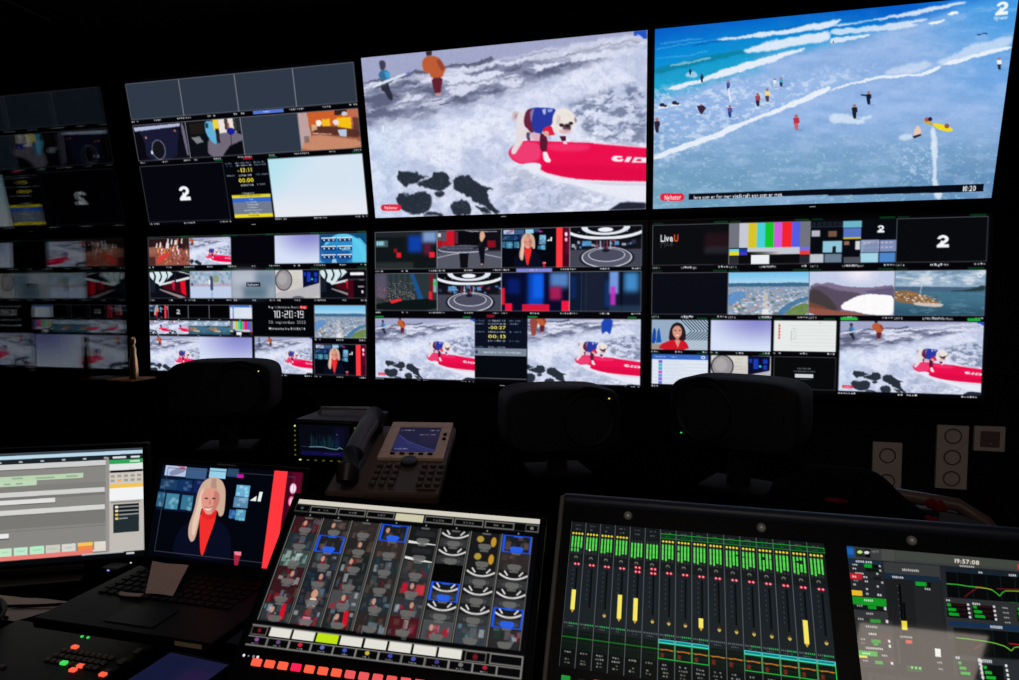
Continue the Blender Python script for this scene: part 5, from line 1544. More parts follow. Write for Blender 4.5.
def loudspeaker(loc, rz, flip, label, led, stand_h=.05):
    e = empty('loudspeaker', loc, label, 'loudspeaker', 'studio loudspeakers lying on their sides', rz)
    w, d, h = .370, .215, .205
    z = stand_h + h / 2
    T0 = Matrix.Translation((0, 0, z))
    MB().add(superbox(w, d, h), T0).build('cabinet', M['speaker'], e, True)
    sx = -1 if flip else 1
    R_ = Matrix.Rotation(PI / 2, 4, 'X')                 # lathe axis z -> -y
    yf = -d / 2 + .006

    def put(x): return Matrix.Translation((x, yf, z)) @ R_
    wo = put(sx * .072)
    MB().lathe([(.104, -.004), (.104, .003), (.100, .0055), (.094, .003), (.090, -.002)], 48, wo).build('woofer_surround', M['rubber'], e, True)
    MB().lathe([(.090, -.001), (.082, .004), (.074, .0), (.05, -.016), (.026, -.028), (.024, -.022), (.012, -.015), (0, -.013)], 48, Matrix.Translation((0, -.004, 0)) @ wo).build('woofer_cone', M['cone'], e, True)
    tw = put(-sx * .108)
    MB().lathe([(.047, -.002), (.046, .002), (.042, .0035), (.030, -.001), (.019, -.006), (.0135, -.008)], 40, tw).build('tweeter_waveguide', M['case'], e, True)
    MB().lathe([(.0135, -.008), (.010, -.001), (.005, .002), (0, .003)], 24, tw).build('tweeter_dome', M['metal'], e, True)
    lx, lz = (sx * .138, .066) if not flip else (sx * .138, -.068)
    MB().cyl((lx, yf - .006, z + lz), (lx, yf + .004, z + lz), .0022, n=12).build('power_light', M[led], e, label='tiny lit power light')
    st = MB().box((0, 0, .006), (.19, .17, .012), .003)
    st.cyl((0, .0, .01), (0, 0, stand_h - .008), .035, .028, 24)
    st.box((0, 0, stand_h - .006), (.16, .15, .016), .004)
    st.build('stand', M['rubber'], e, True)
    return e


loudspeaker((-1.598, 2.06, SZ), math.radians(22), False, 'black loudspeaker on its side left of the small scope, below the lower left wall monitor', 'led_yellow', .132)
loudspeaker((-.325, 2.02, SZ), math.radians(25), False, 'black loudspeaker on its side right of the telephone, below the lower middle wall monitor', 'led_yellow', .083)
loudspeaker((.232, 1.97, SZ), math.radians(-24), True, 'black loudspeaker on its side with a green power light, rightmost of the three', 'led_green', .130)

# ------------------------------------------------------------------ small scope
os_ = empty('waveform_scope', (-1.085, 2.00, SZ), 'small black waveform scope with a teal trace behind the telephone handset', 'measuring instrument', rz=math.radians(4))
sw, sh_, sd = .26, .145, .22
MB().box((0, 0, sh_ / 2 + .012), (sw, sd, sh_), .008).build('case', M['case'], os_)
MB().ring(-.108, .075, .035, sh_ - .004, .010, -sd / 2 - .006, -sd / 2 + .004, .002).build('screen_frame', M['bezel'], os_)
c = Canvas(96, 72, (6, 8, 18)); c.local(0, 0, 1, 1, 100, 75)
rr = random.Random(2)
for k in range(70):
    x = 22 + rr.random() * 58
    c.rect(x, 20 + rr.random() * 20, x + 1.2, 53, (24, 90, 100), .22, 1)
c.line([(20, 54), (34, 53), (48, 53), (60, 56), (74, 58), (80, 53), (86, 57)], 1.6, (140, 190, 200), .9, 1)
c.line([(5, 53), (20, 54)], 1.0, (60, 60, 90)).ell(75, 22, 1.6, 1.6, (120, 140, 150)).rect(5, 64, 92, 74, (16, 14, 70), .9, 2).rect(68, 5, 90, 50, (14, 14, 50), .5, 4)
c.line([(50, 69), (64, 70), (80, 68)], 1.2, (50, 44, 110))
display(os_, c, .183, sh_ - .04, -.108, sh_ - .005, -sd / 2 - .002, M['satin'])
for k in range(7):
    MB().box((-.121, -sd / 2 - .003, .036 + k * .0165), (.006, .005, .005), .001).build('soft_key', M['led_yellow' if k == 6 else 'led_olive'], os_)
for k in range(7):
    MB().box((-.104 + k * .028, -sd / 2 - .003, .020), (.007, .005, .004), .001).build('soft_key', M['led_yellow' if k == 0 else 'led_olive'], os_)
for k in range(5):
    for j in range(2):
        MB().box((.093 + j * .020, -sd / 2 - .003, .042 + k * .023), (.006, .005, .006), .001).build('function_key', M['led_olive'], os_)
hd = MB().tube([(-.10, .02, sh_ + .012), (-.09, .02, sh_ + .03), (.09, .02, sh_ + .034), (.10, .02, sh_ + .012)], .006)
hd.build('carry_handle', M['edge'], os_, True)
for x in (-.11, .11):
    for y in (-.085, .085): MB().box((x, y, .006), (.02, .02, .014), .002).build('rubber_foot', M['rubber'], os_)

# ------------------------------------------------------------------ desk telephone
K = 1.10
PT = pose((-.7675 * K, 1.7089 * K, -.3486 * K), (.9825, .1863, 0), (.1755, -.9354, -.307), .209, .38)
ph = empty('desk_telephone', (0, 0, 0), 'dark desk telephone with tan screen surround and handset in its left cradle', 'telephone')
ph.matrix_world = PT
PWd, PHt = .209, .38
MB().box((-.052, .022, PHt / 2), (PWd + .105, .036, PHt), .010).build('base', M['tandark'], ph)
MB().ring(-.070, .062, PHt - .178, PHt - .026, .0325, -.006, .006, .002, .034).build('screen_surround', M['tan'], ph, label='tan surround of the phone screen')
c = Canvas(96, 96, (36, 34, 84)); c.local(0, 0, 1, 1, 100, 100)
c.rect(0, 0, 100, 100, (30, 28, 66)).poly([(0, 25), (20, 45), (60, 72), (100, 88), (100, 100), (0, 100)], (44, 46, 110), .9, 4).line([(2, 30), (30, 58), (70, 78), (100, 92)], 2, (96, 104, 170), .7, 1).line([(20, 60), (60, 82), (90, 96)], 1.5, (70, 80, 150), .7, 1)
c.rect(60, 20, 100, 60, (50, 34, 70), .5, 6).dashes(4, 8, 38, 13, (190, 190, 210), .8, 1).dashes(74, 8, 96, 13, (200, 200, 216), .8, 2).dashes(52, 26, 94, 31, (190, 190, 210), .8, 3).dashes(6, 82, 40, 88, (170, 175, 215), .9, 4)
c.a *= .8
display(ph, c, .132, .152, -.070, PHt - .026, -.002, M['satin'])
for k in range(5): MB().box((-.060 + k * .028, -.008, PHt - .192), (.015, .006, .007), .002).build('soft_key', M['hole'], ph)
for k in range(2): MB().cyl((.080, -.010, PHt - .075 - k * .028), (.080, -.003, PHt - .075 - k * .028), .006, n=16).build('line_key', M['hole'], ph)
MB().cyl((-.004, -.0085, PHt - .226), (-.004, .004, PHt - .226), .024, n=32, bev=.002).build('navigation_wheel', M['handset'], ph, True)
for r_ in range(4):
    for q_ in range(3):
        MB().box((-.085 + q_ * .026, -.001, PHt - .244 - r_ * .031), (.017, .010, .018), .004).build('number_key', M['key'], ph)
for r_ in range(4):
    for q_ in range(3):
        MB().box((.045 + q_ * .024, -.001, PHt - .244 - r_ * .031), (.017, .010, .014), .003).build('function_key', M['key'], ph)
MB().box((.069, -.002, PHt - .365), (.05, .008, .006), .002).build('volume_key', M['key'], ph)
hs = MB()
hs.tube([(-.150, -.018, .020), (-.150, -.040, .045), (-.151, -.052, .11), (-.152, -.056, .20), (-.151, -.052, .29), (-.150, -.044, .345), (-.150, -.020, .372)], [.024, .033, .029, .027, .029, .034, .026], 18)
hs.build('handset', M['handset'], ph, True)
for zc_ in (.055, .338): MB().cyl((-.150, -.030, zc_), (-.150, .006, zc_), .029, .024, 24, bev=.003).build('handset_cup', M['handset'], ph, True)
ft = MB().box((-.052, .058, .285), (.24, .040, .14), .006)
ft.build('foot_stand', M['tandark'], ph)

# ------------------------------------------------------------------ left monitor (timeline)
SL = .9
LMw, LMh = .531 * SL, .299 * SL
uL = np.array([.8947, .4466, 0.]); vL = np.array([.0113, -.0224, -.9997])
uL /= np.linalg.norm(uL)
LT = pose(np.array([-1.3771, 1.4236, -.3893]) * SL - uL * LMw, uL, vL, LMw, LMh)
lm_ = empty('desk_monitor', (0, 0, 0), 'desk monitor at far left showing a grey timeline with green and red bars', 'monitor')
lm_.matrix_world = LT
MB().ring(-LMw / 2, LMw / 2, 0, LMh, .011, -.004, .010, .002, .024).build('bezel', M['bezel'], lm_)
MB().box((0, .022, LMh / 2 - .006), (LMw + .02, .026, LMh + .03), .006).build('housing', M['case'], lm_)
c = Canvas(380, 214); Hl = photo_to_uv(LT, LMw, LMh); c.hom(Hl)
c.local(0, 0, 1, 1); c.rect(0, 0, 1, 1, (136, 134, 130))
for (y0, y1, x1, col) in []: pass
c.hom(Hl)
L0 = lambda x: 453.7 - .047 * x
def band(xa, xb, a0, a1, col, al=1, soft=0):
    """a strip between heights a0..a1 (px at the left picture edge), following the fan of lines of the window"""
    def yy(x, a):
        t = (a - 453.7) / (562 - 453.7)
        return a - x * (.047 + t * .034)
    c.poly([(xa, yy(xa, a0)), (xb, yy(xb, a0)), (xb, yy(xb, a1)), (xa, yy(xa, a1))], col, al, soft)
band(-260, 150, 440, 456.6, (60, 70, 80)); band(-260, 150, 456.6, 460.2, (186, 216, 232)); band(-260, 150, 460.2, 465.2, (28, 36, 42))
for x in (0, 21, 42.5, 64, 85, 106): band(x - 1.8, x + 1.8, 462.2, 464, (190, 196, 200), .9)
band(-260, 106, 465.2, 470.5, (206, 206, 206)); band(-260, 106, 470.5, 471.5, (110, 110, 108))
band(-260, 83.5, 477.3, 482.3, (186, 212, 178)); band(-260, 37, 482.3, 487.2, (190, 216, 184))
for x0_, x1_, a_ in ((12, 23, 478.6), (36, 55, 479.4), (66, 78, 479.4), (4, 11, 484), (16, 23, 484)): band(x0_, x1_, a_, a_ + 1.6, (120, 140, 116), .6)
band(-260, 106, 487.2, 493, (128, 126, 122)); band(-260, 105, 493.2, 498, (208, 208, 206)); band(-260, 105, 498, 501, (120, 118, 116)); band(-260, 55.5, 501, 505.5, (222, 222, 220)); band(-260, 56, 505.5, 506.3, (90, 90, 86))
band(-260, 105, 511, 516, (212, 212, 210)); band(-260, 105, 516, 518, (116, 116, 112)); band(-260, 106, 518, 533, (122, 120, 116))
band(-260, 9, 534.2, 539, (232, 234, 234)); band(-260, 9.5, 539, 540, (70, 70, 66)); band(-260, 106, 530, 532, (134, 134, 130))
for k, (xa, xb, col) in enumerate([(-40, -28, 0), (-24, -2, 0), (-1, 12, (196, 232, 200)), (14, 28, (190, 232, 204)), (30, 44.5, (182, 236, 196)), (46, 60.5, (206, 202, 190)), (62, 76, (214, 214, 206)), (78, 93, (244, 196, 90)), (94.5, 108, (222, 216, 206))]):
    col = col or (200, 226, 200)
    band(xa, xb, 549, 557, col)
    if k == 7: band(xa, xb, 552.5, 557, (240, 134, 70))
    elif k != 8: band(xa + 3, xb - 3, 552, 553.6, (140, 190, 150), .4)
band(-260, 93, 557, 561.4, (232, 124, 116)); band(93, 108, 557, 559, (226, 210, 204))
# right column of the window
band(106, 109.6, 462.5, 570, (150, 146, 144)); band(109.3, 150, 460.2, 466.5, (28, 36, 42)); band(113, 126.5, 462.2, 464.4, (222, 226, 226)); band(131, 140, 462.4, 464.4, (222, 226, 226))
band(109.6, 144, 465.6, 470, (50, 160, 90)); band(130, 140, 466.8, 468.8, (190, 226, 196)); band(109.6, 144, 470, 476.5, (228, 230, 232)); band(111, 142.5, 476.7, 479, (10, 12, 14)); band(109.6, 144, 479, 491, (206, 200, 190))
for k in range(5):
    for j in range(2): band(111 + k * 6.6, 115 + k * 6.6, 481.4 + j * 4.6, 484 + j * 4.6, (150, 148, 142) if (k, j) != (1, 1) else (236, 160, 90), .9)
band(109.6, 144, 491, 495, (240, 194, 80)); band(109.6, 144, 495, 508, (240, 242, 244)); band(109.6, 144, 508, 566, (192, 186, 180)); band(111, 140, 509, 510.5, (120, 116, 112), .7)
band(113.5, 139.2, 512, 541.5, (34, 46, 50)); band(113.5, 139.2, 512, 522, (20, 24, 26))
for k in range(4):
    band(115.4, 118.6, 513.6 + k * 4.0, 516 + k * 4, [(240, 240, 236), (246, 226, 190), (240, 190, 70), (220, 200, 120)][k]); band(119.4, [139, 139, 139, 128][k], 514.2 + k * 4, 515.6 + k * 4, (170, 176, 176), .8)
band(-260, 150, 561.4, 563.3, (40, 44, 42)); band(-260, 150, 562.2, 575, (6, 8, 12)); band(82, 124, 560.6, 562.4, (196, 200, 204), .8); band(126.5, 134.5, 562.6, 564.6, (220, 224, 228), .9)
band(-260, 106, 470.5, 471.2, (96, 96, 92), .8)
display(lm_, c, LMw, LMh, -LMw / 2, LMh, -.001, M['picture'])
MB().box((-.035, -.006, -.0135), (.285, .004, .012), .001).build('label_strip', M['greydesk'], lm_, label='grey strip along the lower bezel')
MB().cyl((LMw / 2 - .03, -.006, -.014), (LMw / 2 - .03, -.003, -.014), .0016, n=10).build('power_light', M['led_white'], lm_)
st = MB()
zb = -(ZC - .6195 - DZ) if False else None
bz = (LT @ Vector((0, 0, 0))).z - DZ
st.box((0, .05, -bz / 2 + .048), (.07, .02, bz + .08), .004).build('neck', M['case'], lm_)
MB().prism([(-.12, -.06), (.12, -.06), (.10, .11), (-.10, .11)], -bz + .003, -bz + .014, .003).build('foot', M['case'], lm_)

# ------------------------------------------------------------------ laptop on its stand
uA = np.array([1, -.0006, .0003]); vA = np.array([.0001, -.2549, -.967]); vA /= np.linalg.norm(vA)
PW_, PH_ = .344, .1935
LPp = pose(np.array([-1.0384, 1.1433, -.3531]) - uA * .017 - vA * .0097, uA, vA, PW_, PH_)
base_pt = LPp @ Vector((0, 0, -.018))
HZ = base_pt.z
lp = empty('laptop', (base_pt.x, base_pt.y, HZ - .018), 'open black laptop showing a blonde presenter beside a red pillar', 'laptop')
inv = Matrix.Translation(lp.location).inverted()
lid = MB().ring(-PW_ / 2, PW_ / 2, 0, PH_, .009, -.002, .006, .001, .020).box((0, .007, PH_ / 2 - .005), (PW_ + .018, .006, PH_ + .028), .002).build('lid', M['case'], lp, M=inv @ LPp)
cl_ = Canvas(360, 202)
Hq = photo_to_uv(LPp, PW_, PH_)
cl_.local(0, 0, 1, 1).blit(A_['anchor'], (0, 0, 1, 1))
cl_.local(.05, .05, .95, .95, 1, 1)
paint_hi = Canvas(360, 202); paint_hi.local(0, 0, 1, 1, 16, 9); paint_anchor(paint_hi)
cl_.a = paint_hi.a
cl_.local(.0495, .05, .951, .95, 1, 1).frame(0, 0, 1, 1, .0035, (74, 74, 84), .8, .006)
cl_.local(0, 0, 1, 1, 16, 9).rect(12.9, 0, 14.35, 9, (255, 56, 62))
sl_ = Canvas(2, 2)
scr = display(lid, cl_, PW_, PH_, -PW_ / 2, PH_, -.003, M['satin'])
MB().box((-.01, -.0035, PH_ + .0045), (.045, .002, .003), .0005).build('camera_strip', M['edge'], lid)
dkM = Matrix.Translation((0, 0, .009))
db = MB().box((0, -.125, .009), (PW_ + .02, .235, .018), .004)
db.build('keyboard_deck', M['case'], lp)
for r_ in range(5):
    for q_ in range(13):
        pass
kb = MB()
for r_ in range(6):
    for q_ in range(15):
        kb.box((-.150 + q_ * .0195 + .003 * (r_ % 2), -.035 - r_ * .0185, .0195), (.0155, .0145, .003), .001, 1)
kb.build('keyboard', M['lapkey'], lp)
MB().box((.0, -.190, .0187), (.10, .062, .0012)).build('touchpad', M['bezel'], lp)
MB().box((.140, -.2428, .012), (.052, .0012, .007)).build('label_strip', M['tape'], lp, label='pale label on the front edge')
MB().cyl((0 - .165, -.0, .012), (.165, 0, .012), .007, n=16).build('hinge', M['case'], lp, True)
ls = empty('laptop_stand', (base_pt.x, base_pt.y - .12, DZ), 'low black stand lifting the laptop above the desk', 'stand')
hgt = HZ - .018 - DZ
MB().box((0, 0, hgt - .003), (.30, .20, .005), .001).build('tray', M['metal'] if False else M['case'], ls)
g = MB()
for x in (-.13, .13): g.box((x, .08, hgt / 2 - .003), (.02, .03, hgt - .004), .002)
g.box((0, .08, .003), (.28, .05, .006))
g.build('leg', M['case'], ls)

# note paper leaning on the laptop keyboard, folded strip beside it
zt = HZ + .0035


def sheet(name, pts, th, mt, label, cat):
    t = bmesh.new()
    vs = [t.verts.new(p) for p in pts]
    f = t.faces.new(vs)
    bmesh.ops.subdivide_edges(t, edges=t.edges[:], cuts=6, use_grid_fill=True)
    for v in t.verts:
        v.co.z += .0012 * math.sin(v.co.x * 60) + .0
    g_ = bmesh.ops.extrude_face_region(t, geom=t.faces[:])
    for v in g_['geom']:
        if isinstance(v, bmesh.types.BMVert): v.co.z += th
    bmesh.ops.recalc_face_normals(t, faces=t.faces[:])
    b_ = MB(); b_.add(t)
    o_ = b_.build(name, mt)
    return tag(o_, label, cat)


sheet('note_paper', [(-.940, .968, zt + .001), (-.882, .972, zt + .001), (-.915, 1.052, zt + .022), (-1.000, 1.050, zt + .024)], .0008, M['paper'], 'pinkish sheet of note paper lying on the laptop keyboard', 'paper')
sheet('paper_strip', [(-.985, .952, zt + .001), (-.937, .954, zt + .001), (-.939, .963, zt + .001), (-.990, .961, zt + .001)], .002, M['paper'], 'narrow paper strip left of the note on the laptop keyboard', 'paper')

# ------------------------------------------------------------------ touchscreen controller
S_ = .95
TW_, TH_ = .476 * S_, .2678 * S_
TP = pose(np.array([-0.6856, 1.0844, -0.3789]) * S_, (0.997, 0.0732, -0.0267), (0.0298, -0.6752, -0.737), TW_, TH_)
tp = empty('touchscreen', (0, 0, 0), 'tilted touchscreen panel with a grid of camera thumbnails above orange lit keys', 'touchscreen')
tp.matrix_world = TP
KW = TW_ / .476
MB().ring(-TW_ / 2, TW_ / 2, 0, TH_, .012 * KW, -.003, .010, .002, .062 * KW).build('bezel', M['bezel'], tp)
MB().box((0, .024, TH_ / 2 - .027), (TW_ + .02, .030, TH_ + .068), .006).build('housing', M['case'], tp)
MB().box((0, .052, TH_ * .42), (.12, .03, .12), .01).build('mount', M['case'], tp)
c = Canvas(400, 225, (4, 5, 7))
c.local(0, 0, 1, 1)
c.rect(.004, .0, 1.0, .036, (212, 206, 192))
c.frame(-.0, .040, 1.0, .098, .002, (70, 70, 68), .8, .004)
c.frame(.0, .040, .06, .092, .002, (70, 72, 70), .9, .004).ell(.03, .066, .006, .01, (70, 90, 80))
for k in range(7):
    x0_ = .066 + k * .1205
    if k == 3: c.rect(x0_, .044, x0_ + .115, .098, (204, 200, 170))
    else: c.frame(x0_, .044, x0_ + .115, .094, .004, (120, 118, 112), .95, .008).dashes(x0_ + .035, .062, x0_ + .08, .078, (120, 120, 116), .9, k)
c.frame(.948, .044, .998, .096, .003, (110, 110, 106), .9, .007).ell(.973, .07, .007, .012, (120, 120, 110))
rr = random.Random(21)
gx0, gx1, gy0, gy1 = .013, .985, .130, .842
cw_, ch_ = (gx1 - gx0) / 8, (gy1 - gy0) / 6
tiles = []
blue = {(3, 0), (7, 0), (1, 1), (5, 3), (7, 4)}
for k in range(8):
    x0_ = gx0 + k * cw_
    for r_ in range(6):
        y0_ = gy0 + r_ * ch_
        rc = (x0_ + .005, y0_, x0_ + cw_ - .005, y0_ + ch_)
        c.local(*rc, 16, 9)
        c.rect(0, 0, 16, 9, (24, 24, 26))
        if (k, r_) == (5, 2): c.rect(0, 0, 16, 9, (3, 3, 4))
        elif k >= 5 and r_ in (2, 3, 4) or (k, r_) in ((5, 0), (5, 1)):
            for a_ in (0, 1):
                pts = [(x_, (2.2 if a_ else 5.6) + .028 * (x_ - 8) ** 2 * (-1 if a_ == 0 else -1) * -1 * (-1)) for x_ in np.linspace(.3, 15.7, 9)]
            yb = 1.6
            pts = [(x_, yb + 2.6 - .04 * (x_ - 8) ** 2) for x_ in np.linspace(.4, 15.6, 11)]
            c.line(pts, .9, (214, 212, 210)); c.line([(3, .4), (5, 2.6)], .8, (214, 212, 210)); c.line([(13, .4), (11, 2.6)], .8, (214, 212, 210))
            c.rect(0, 4.6, 16, 9, (52, 54, 56), .9, 3).ell(8, 7.0, 5.4, 1.2, (92, 94, 96), .7).ell(8, 6.8, 4.6, .9, (40, 42, 44), .9)
        elif k == 4 and r_ < 2:
            c.line([(0, 8.2 if r_ == 0 else 7.4), (15.5, 9.2)], 1.3, (226, 226, 222)); c.rect(3, 2, 14, 5, (40, 42, 46), .8, 3)
        elif k == 6 and r_ < 2:
            c.ell(5, 3.5, 2.0, 1.7, (190, 160, 60), .9, 1).ell(12.5, 4.5, 1.5, 2.6, (214, 160, 40), .9, 1)
        else:
            pal = [(130, 20, 34), (60, 62, 66), (84, 80, 78), (60, 90, 100), (200, 206, 210), (40, 60, 90), (96, 70, 60), (30, 60, 52), (110, 112, 118)]
            if r_ == 2 and k == 0: pal = [(150, 190, 180), (196, 216, 208), (40, 60, 56)]
            if r_ >= 4: pal += [(120, 150, 170), (190, 200, 206), (190, 24, 40)]
            if r_ < 2 and k: pal = [(54, 50, 48), (72, 60, 54), (110, 84, 76), (34, 40, 46)]
            c.rect(0, 0, 16, 9, pal[(k * 5 + r_ * 3) % len(pal)], .28)
            for _ in range(12):
                w_ = .8 + rr.random() * 2.6; h_ = 1 + rr.random() * 3.5
                x_ = rr.random() * 14; y_ = rr.random() * 6.5
                c.rect(x_, y_, x_ + w_, y_ + h_, pal[rr.randrange(len(pal))], .55, 1)
            if rr.random() < .45:
                xx = 4 + rr.random() * 6
                c.ell(xx, 3.4, 1.1, 1.5, (206, 150, 130), .9, 1).poly([(xx - 2, 8), (xx - 1, 5), (xx + 1, 5), (xx + 2, 8)], pal[0], .8, 1)
            if (k, r_) in ((0, 5), (2, 5)): c.poly([(9.5, .5), (12, 0), (13, 7), (10.5, 8.8)], (206, 16, 40))
            if (k, r_) in ((1, 5),): c.ell(8, 2.6, 1.6, 2, (120, 60, 60)).poly([(5.4, 9), (6, 5), (10, 5), (10.6, 9)], (226, 110, 150))
            if (k, r_) == (1, 4): c.ell(8.2, 3, 1.8, 2.2, (200, 150, 120)).poly([(6, 9), (6.5, 5), (10, 5), (10.5, 9)], (230, 200, 190))
            if (k, r_) in ((4, 3),): c.rect(2, 2, 5.4, 7, (190, 24, 44), .9, 2).rect(10, 2.4, 14.6, 7.4, (206, 50, 64), .9, 2)
        # plaque at the foot of each thumbnail
        pc = (104, 104, 102) if (k, r_) not in blue else (40, 100, 240)
        if (k, r_) != (5, 2):
            c.poly([(3.9, 5.9), (12.1, 5.9), (11.0, 8.6), (9.2, 8.8), (8.6, 9.0), (7.4, 9.0), (6.8, 8.8), (5.0, 8.6)], pc, .92)
            c.poly([(5.4, 0), (10.6, 0), (10.2, 1.0), (5.8, 1.0)], pc, .85)
        if (k, r_) in blue: c.frame(0, 0, 16, 9, 1.3, (24, 84, 236), 1, .5)
        c.local(0, 0, 1, 1)
    c.line([(x0_, gy0 - .004), (x0_, gy1)], .0045, (112, 112, 106)); c.line([(x0_ + cw_ - .0065, gy0), (x0_ + cw_ - .0065, gy1)], .003, (92, 92, 88))
    c.ell(x0_ + cw_ / 2, .116, .003, .006, (150, 150, 146))
    tiles.append((x0_ - .001, gy0, x0_ + cw_ - .004, gy1, None))
c.frame(-.01, .868, .995, .995, .005, (120, 118, 114), 1, .008)
c.rect(.005, .880, .062, .925, (10, 4, 6)).frame(.003, .876, .064, .93, .003, (110, 104, 100), 1, .006).ell(.034, .902, .006, .012, (130, 20, 40))
for k in range(8):
    x0_ = .075 + k * .0895
    c.rect(x0_, .876, x0_ + .081, .928, (226, 224, 214) if k != 2 else (190, 226, 20))
c.frame(.795, .874, .868, .932, .003, (110, 104, 100), 1, .006).ell(.83, .904, .009, .016, (110, 20, 30)).frame(.88, .872, .993, .932, .004, (120, 118, 114), 1, .007)
icol = [(150, 90, 160), (110, 80, 130), (236, 40, 60), (110, 120, 200), (70, 90, 200), (226, 196, 60), (70, 80, 190), (80, 90, 190), (70, 60, 140), (130, 126, 120), (190, 30, 50), None]
for k in range(12):
    x0_ = -.006 + k * .0832
    c.frame(x0_, .936, x0_ + .083, .994, .0035, (126, 124, 120), 1, .006)
    if icol[k]:
        c.ell(x0_ + .042, .956, .0085, .012, icol[k], .9)
        c.dashes(x0_ + .028, .974, x0_ + .056, .984, (180, 180, 190), .8, k)
display(tp, c, TW_, TH_, -TW_ / 2, TH_, -.001, M['satin'], tiles, tname='thumbnail_column')
for k, mm in enumerate(['led_white', 'led_grey', 'led_grey', 'led_white']):
    x_ = (-.5 + [.0, .018, .037, .053][k] + .012) * TW_
    MB().cyl((x_, -.0035, -.014), (x_, -.002, -.014), .0021 if k != 1 else .0013, n=12).build('indicator_light', M[mm], tp)
for k in range(18):
    x_ = (-.5 + .0705 + k * .0491) * TW_
    MB().box((x_, -.006, -.022 + 0.0), (.0150, .006, .0105), .001).build('lit_key', M['led_crimson' if k == 3 else ('led_red' if k < 7 else 'led_pink')], tp, label='crimson lit key' if k == 3 else None)
tpi = TP.inverted()
for sx_ in (-.07, .07):
    P0 = TP @ Vector((sx_, .06, .11)); P1 = Vector((P0.x, P0.y + .03, DZ + .004))
    MB().tube([P0, (P0 + P1) / 2, P1], .009, 10).build('stand_leg', M['case'], tp, True, M=tpi)

# ------------------------------------------------------------------ mixing console overbridge
cU = (.9999, -.0166, .0006); cV = (-.0085, -.5413, -.8408)
CW_, CH_ = .476, .2678
CP = pose((-.1731, 1.2743, -.445), cU, cV, CW_, CH_)
cs = empty('mixing_console', (0, 0, 0), 'dark mixing console with a green fader display and a grey channel display', 'mixing console')
cs.matrix_world = CP
HX = CW_ / 2
x2 = -HX + .5145
ring = MB()
L_, R_x = -HX - .018, x2 + CW_ + .03
for (a_, b_) in ((L_, -HX), (HX, x2), (x2 + CW_, R_x)):
    ring.box(((a_ + b_) / 2, .006, CH_ / 2), (b_ - a_ - .0002, .016, CH_), 0)
ring.box(((L_ + R_x) / 2, .006, CH_ + .019), (R_x - L_, .016, .038), .0)
ring.box(((L_ + R_x) / 2, .006, -.02), (R_x - L_, .016, .04), .0)
ring.build('front_panel', M['bezel'], cs)
tb = MB()
tb.box(((L_ + R_x) / 2, .032, CH_ / 2 - .02), (R_x - L_ + .012, .036, CH_ + .05), .008, 3)
tb.build('housing', M['case'], cs)
cap = MB()
cap.box(((L_ + R_x) / 2, .030, CH_ + .046), (R_x - L_ + .016, .085, .026), .0125, 5)
cap.build('top_cap', M['console'], cs, True, label='rounded dark top rail with a painted blue sheen')
MB().box((L_ - .005, .004, CH_ / 2 + .0), (.009, .040, CH_ + .10), .003).build('side_trim', M['edge'], cs, label='grey metal trim on the left side')
ft = MB()
cz = (CP @ Vector((0, 0, 0))).z - DZ
ft.box(((L_ + R_x) / 2, .07, .02), (R_x - L_, .05, .10), .006)
ft.build('support', M['case'], cs)
for x_ in (L_ + .06, R_x - .06):
    Pc = CP @ Vector((x_, .09, .02))
    MB().box((Pc.x, Pc.y, Pc.z / 2), (.05, .06, Pc.z), .004).build('leg', M['case'], cs, M=CP.inverted())
HF = photo_to_uv(CP, CW_, CH_)
for p_ in ((628, 516), (761, 528), (911, 541)):
    u_, v_ = uvof(HF, *p_)
    MB().lathe([(.0088, -.001), (.0085, .003), (.0072, .0065), (.0045, .0088), (.0, .0098)], 20, Matrix.Translation(((u_ - .5) * CW_, -.002, (1 - v_) * CH_)) @ Matrix.Rotation(PI / 2, 4, 'X')).build('thumb_screw', M['brushed'], cs, True, label='bright steel screw head')

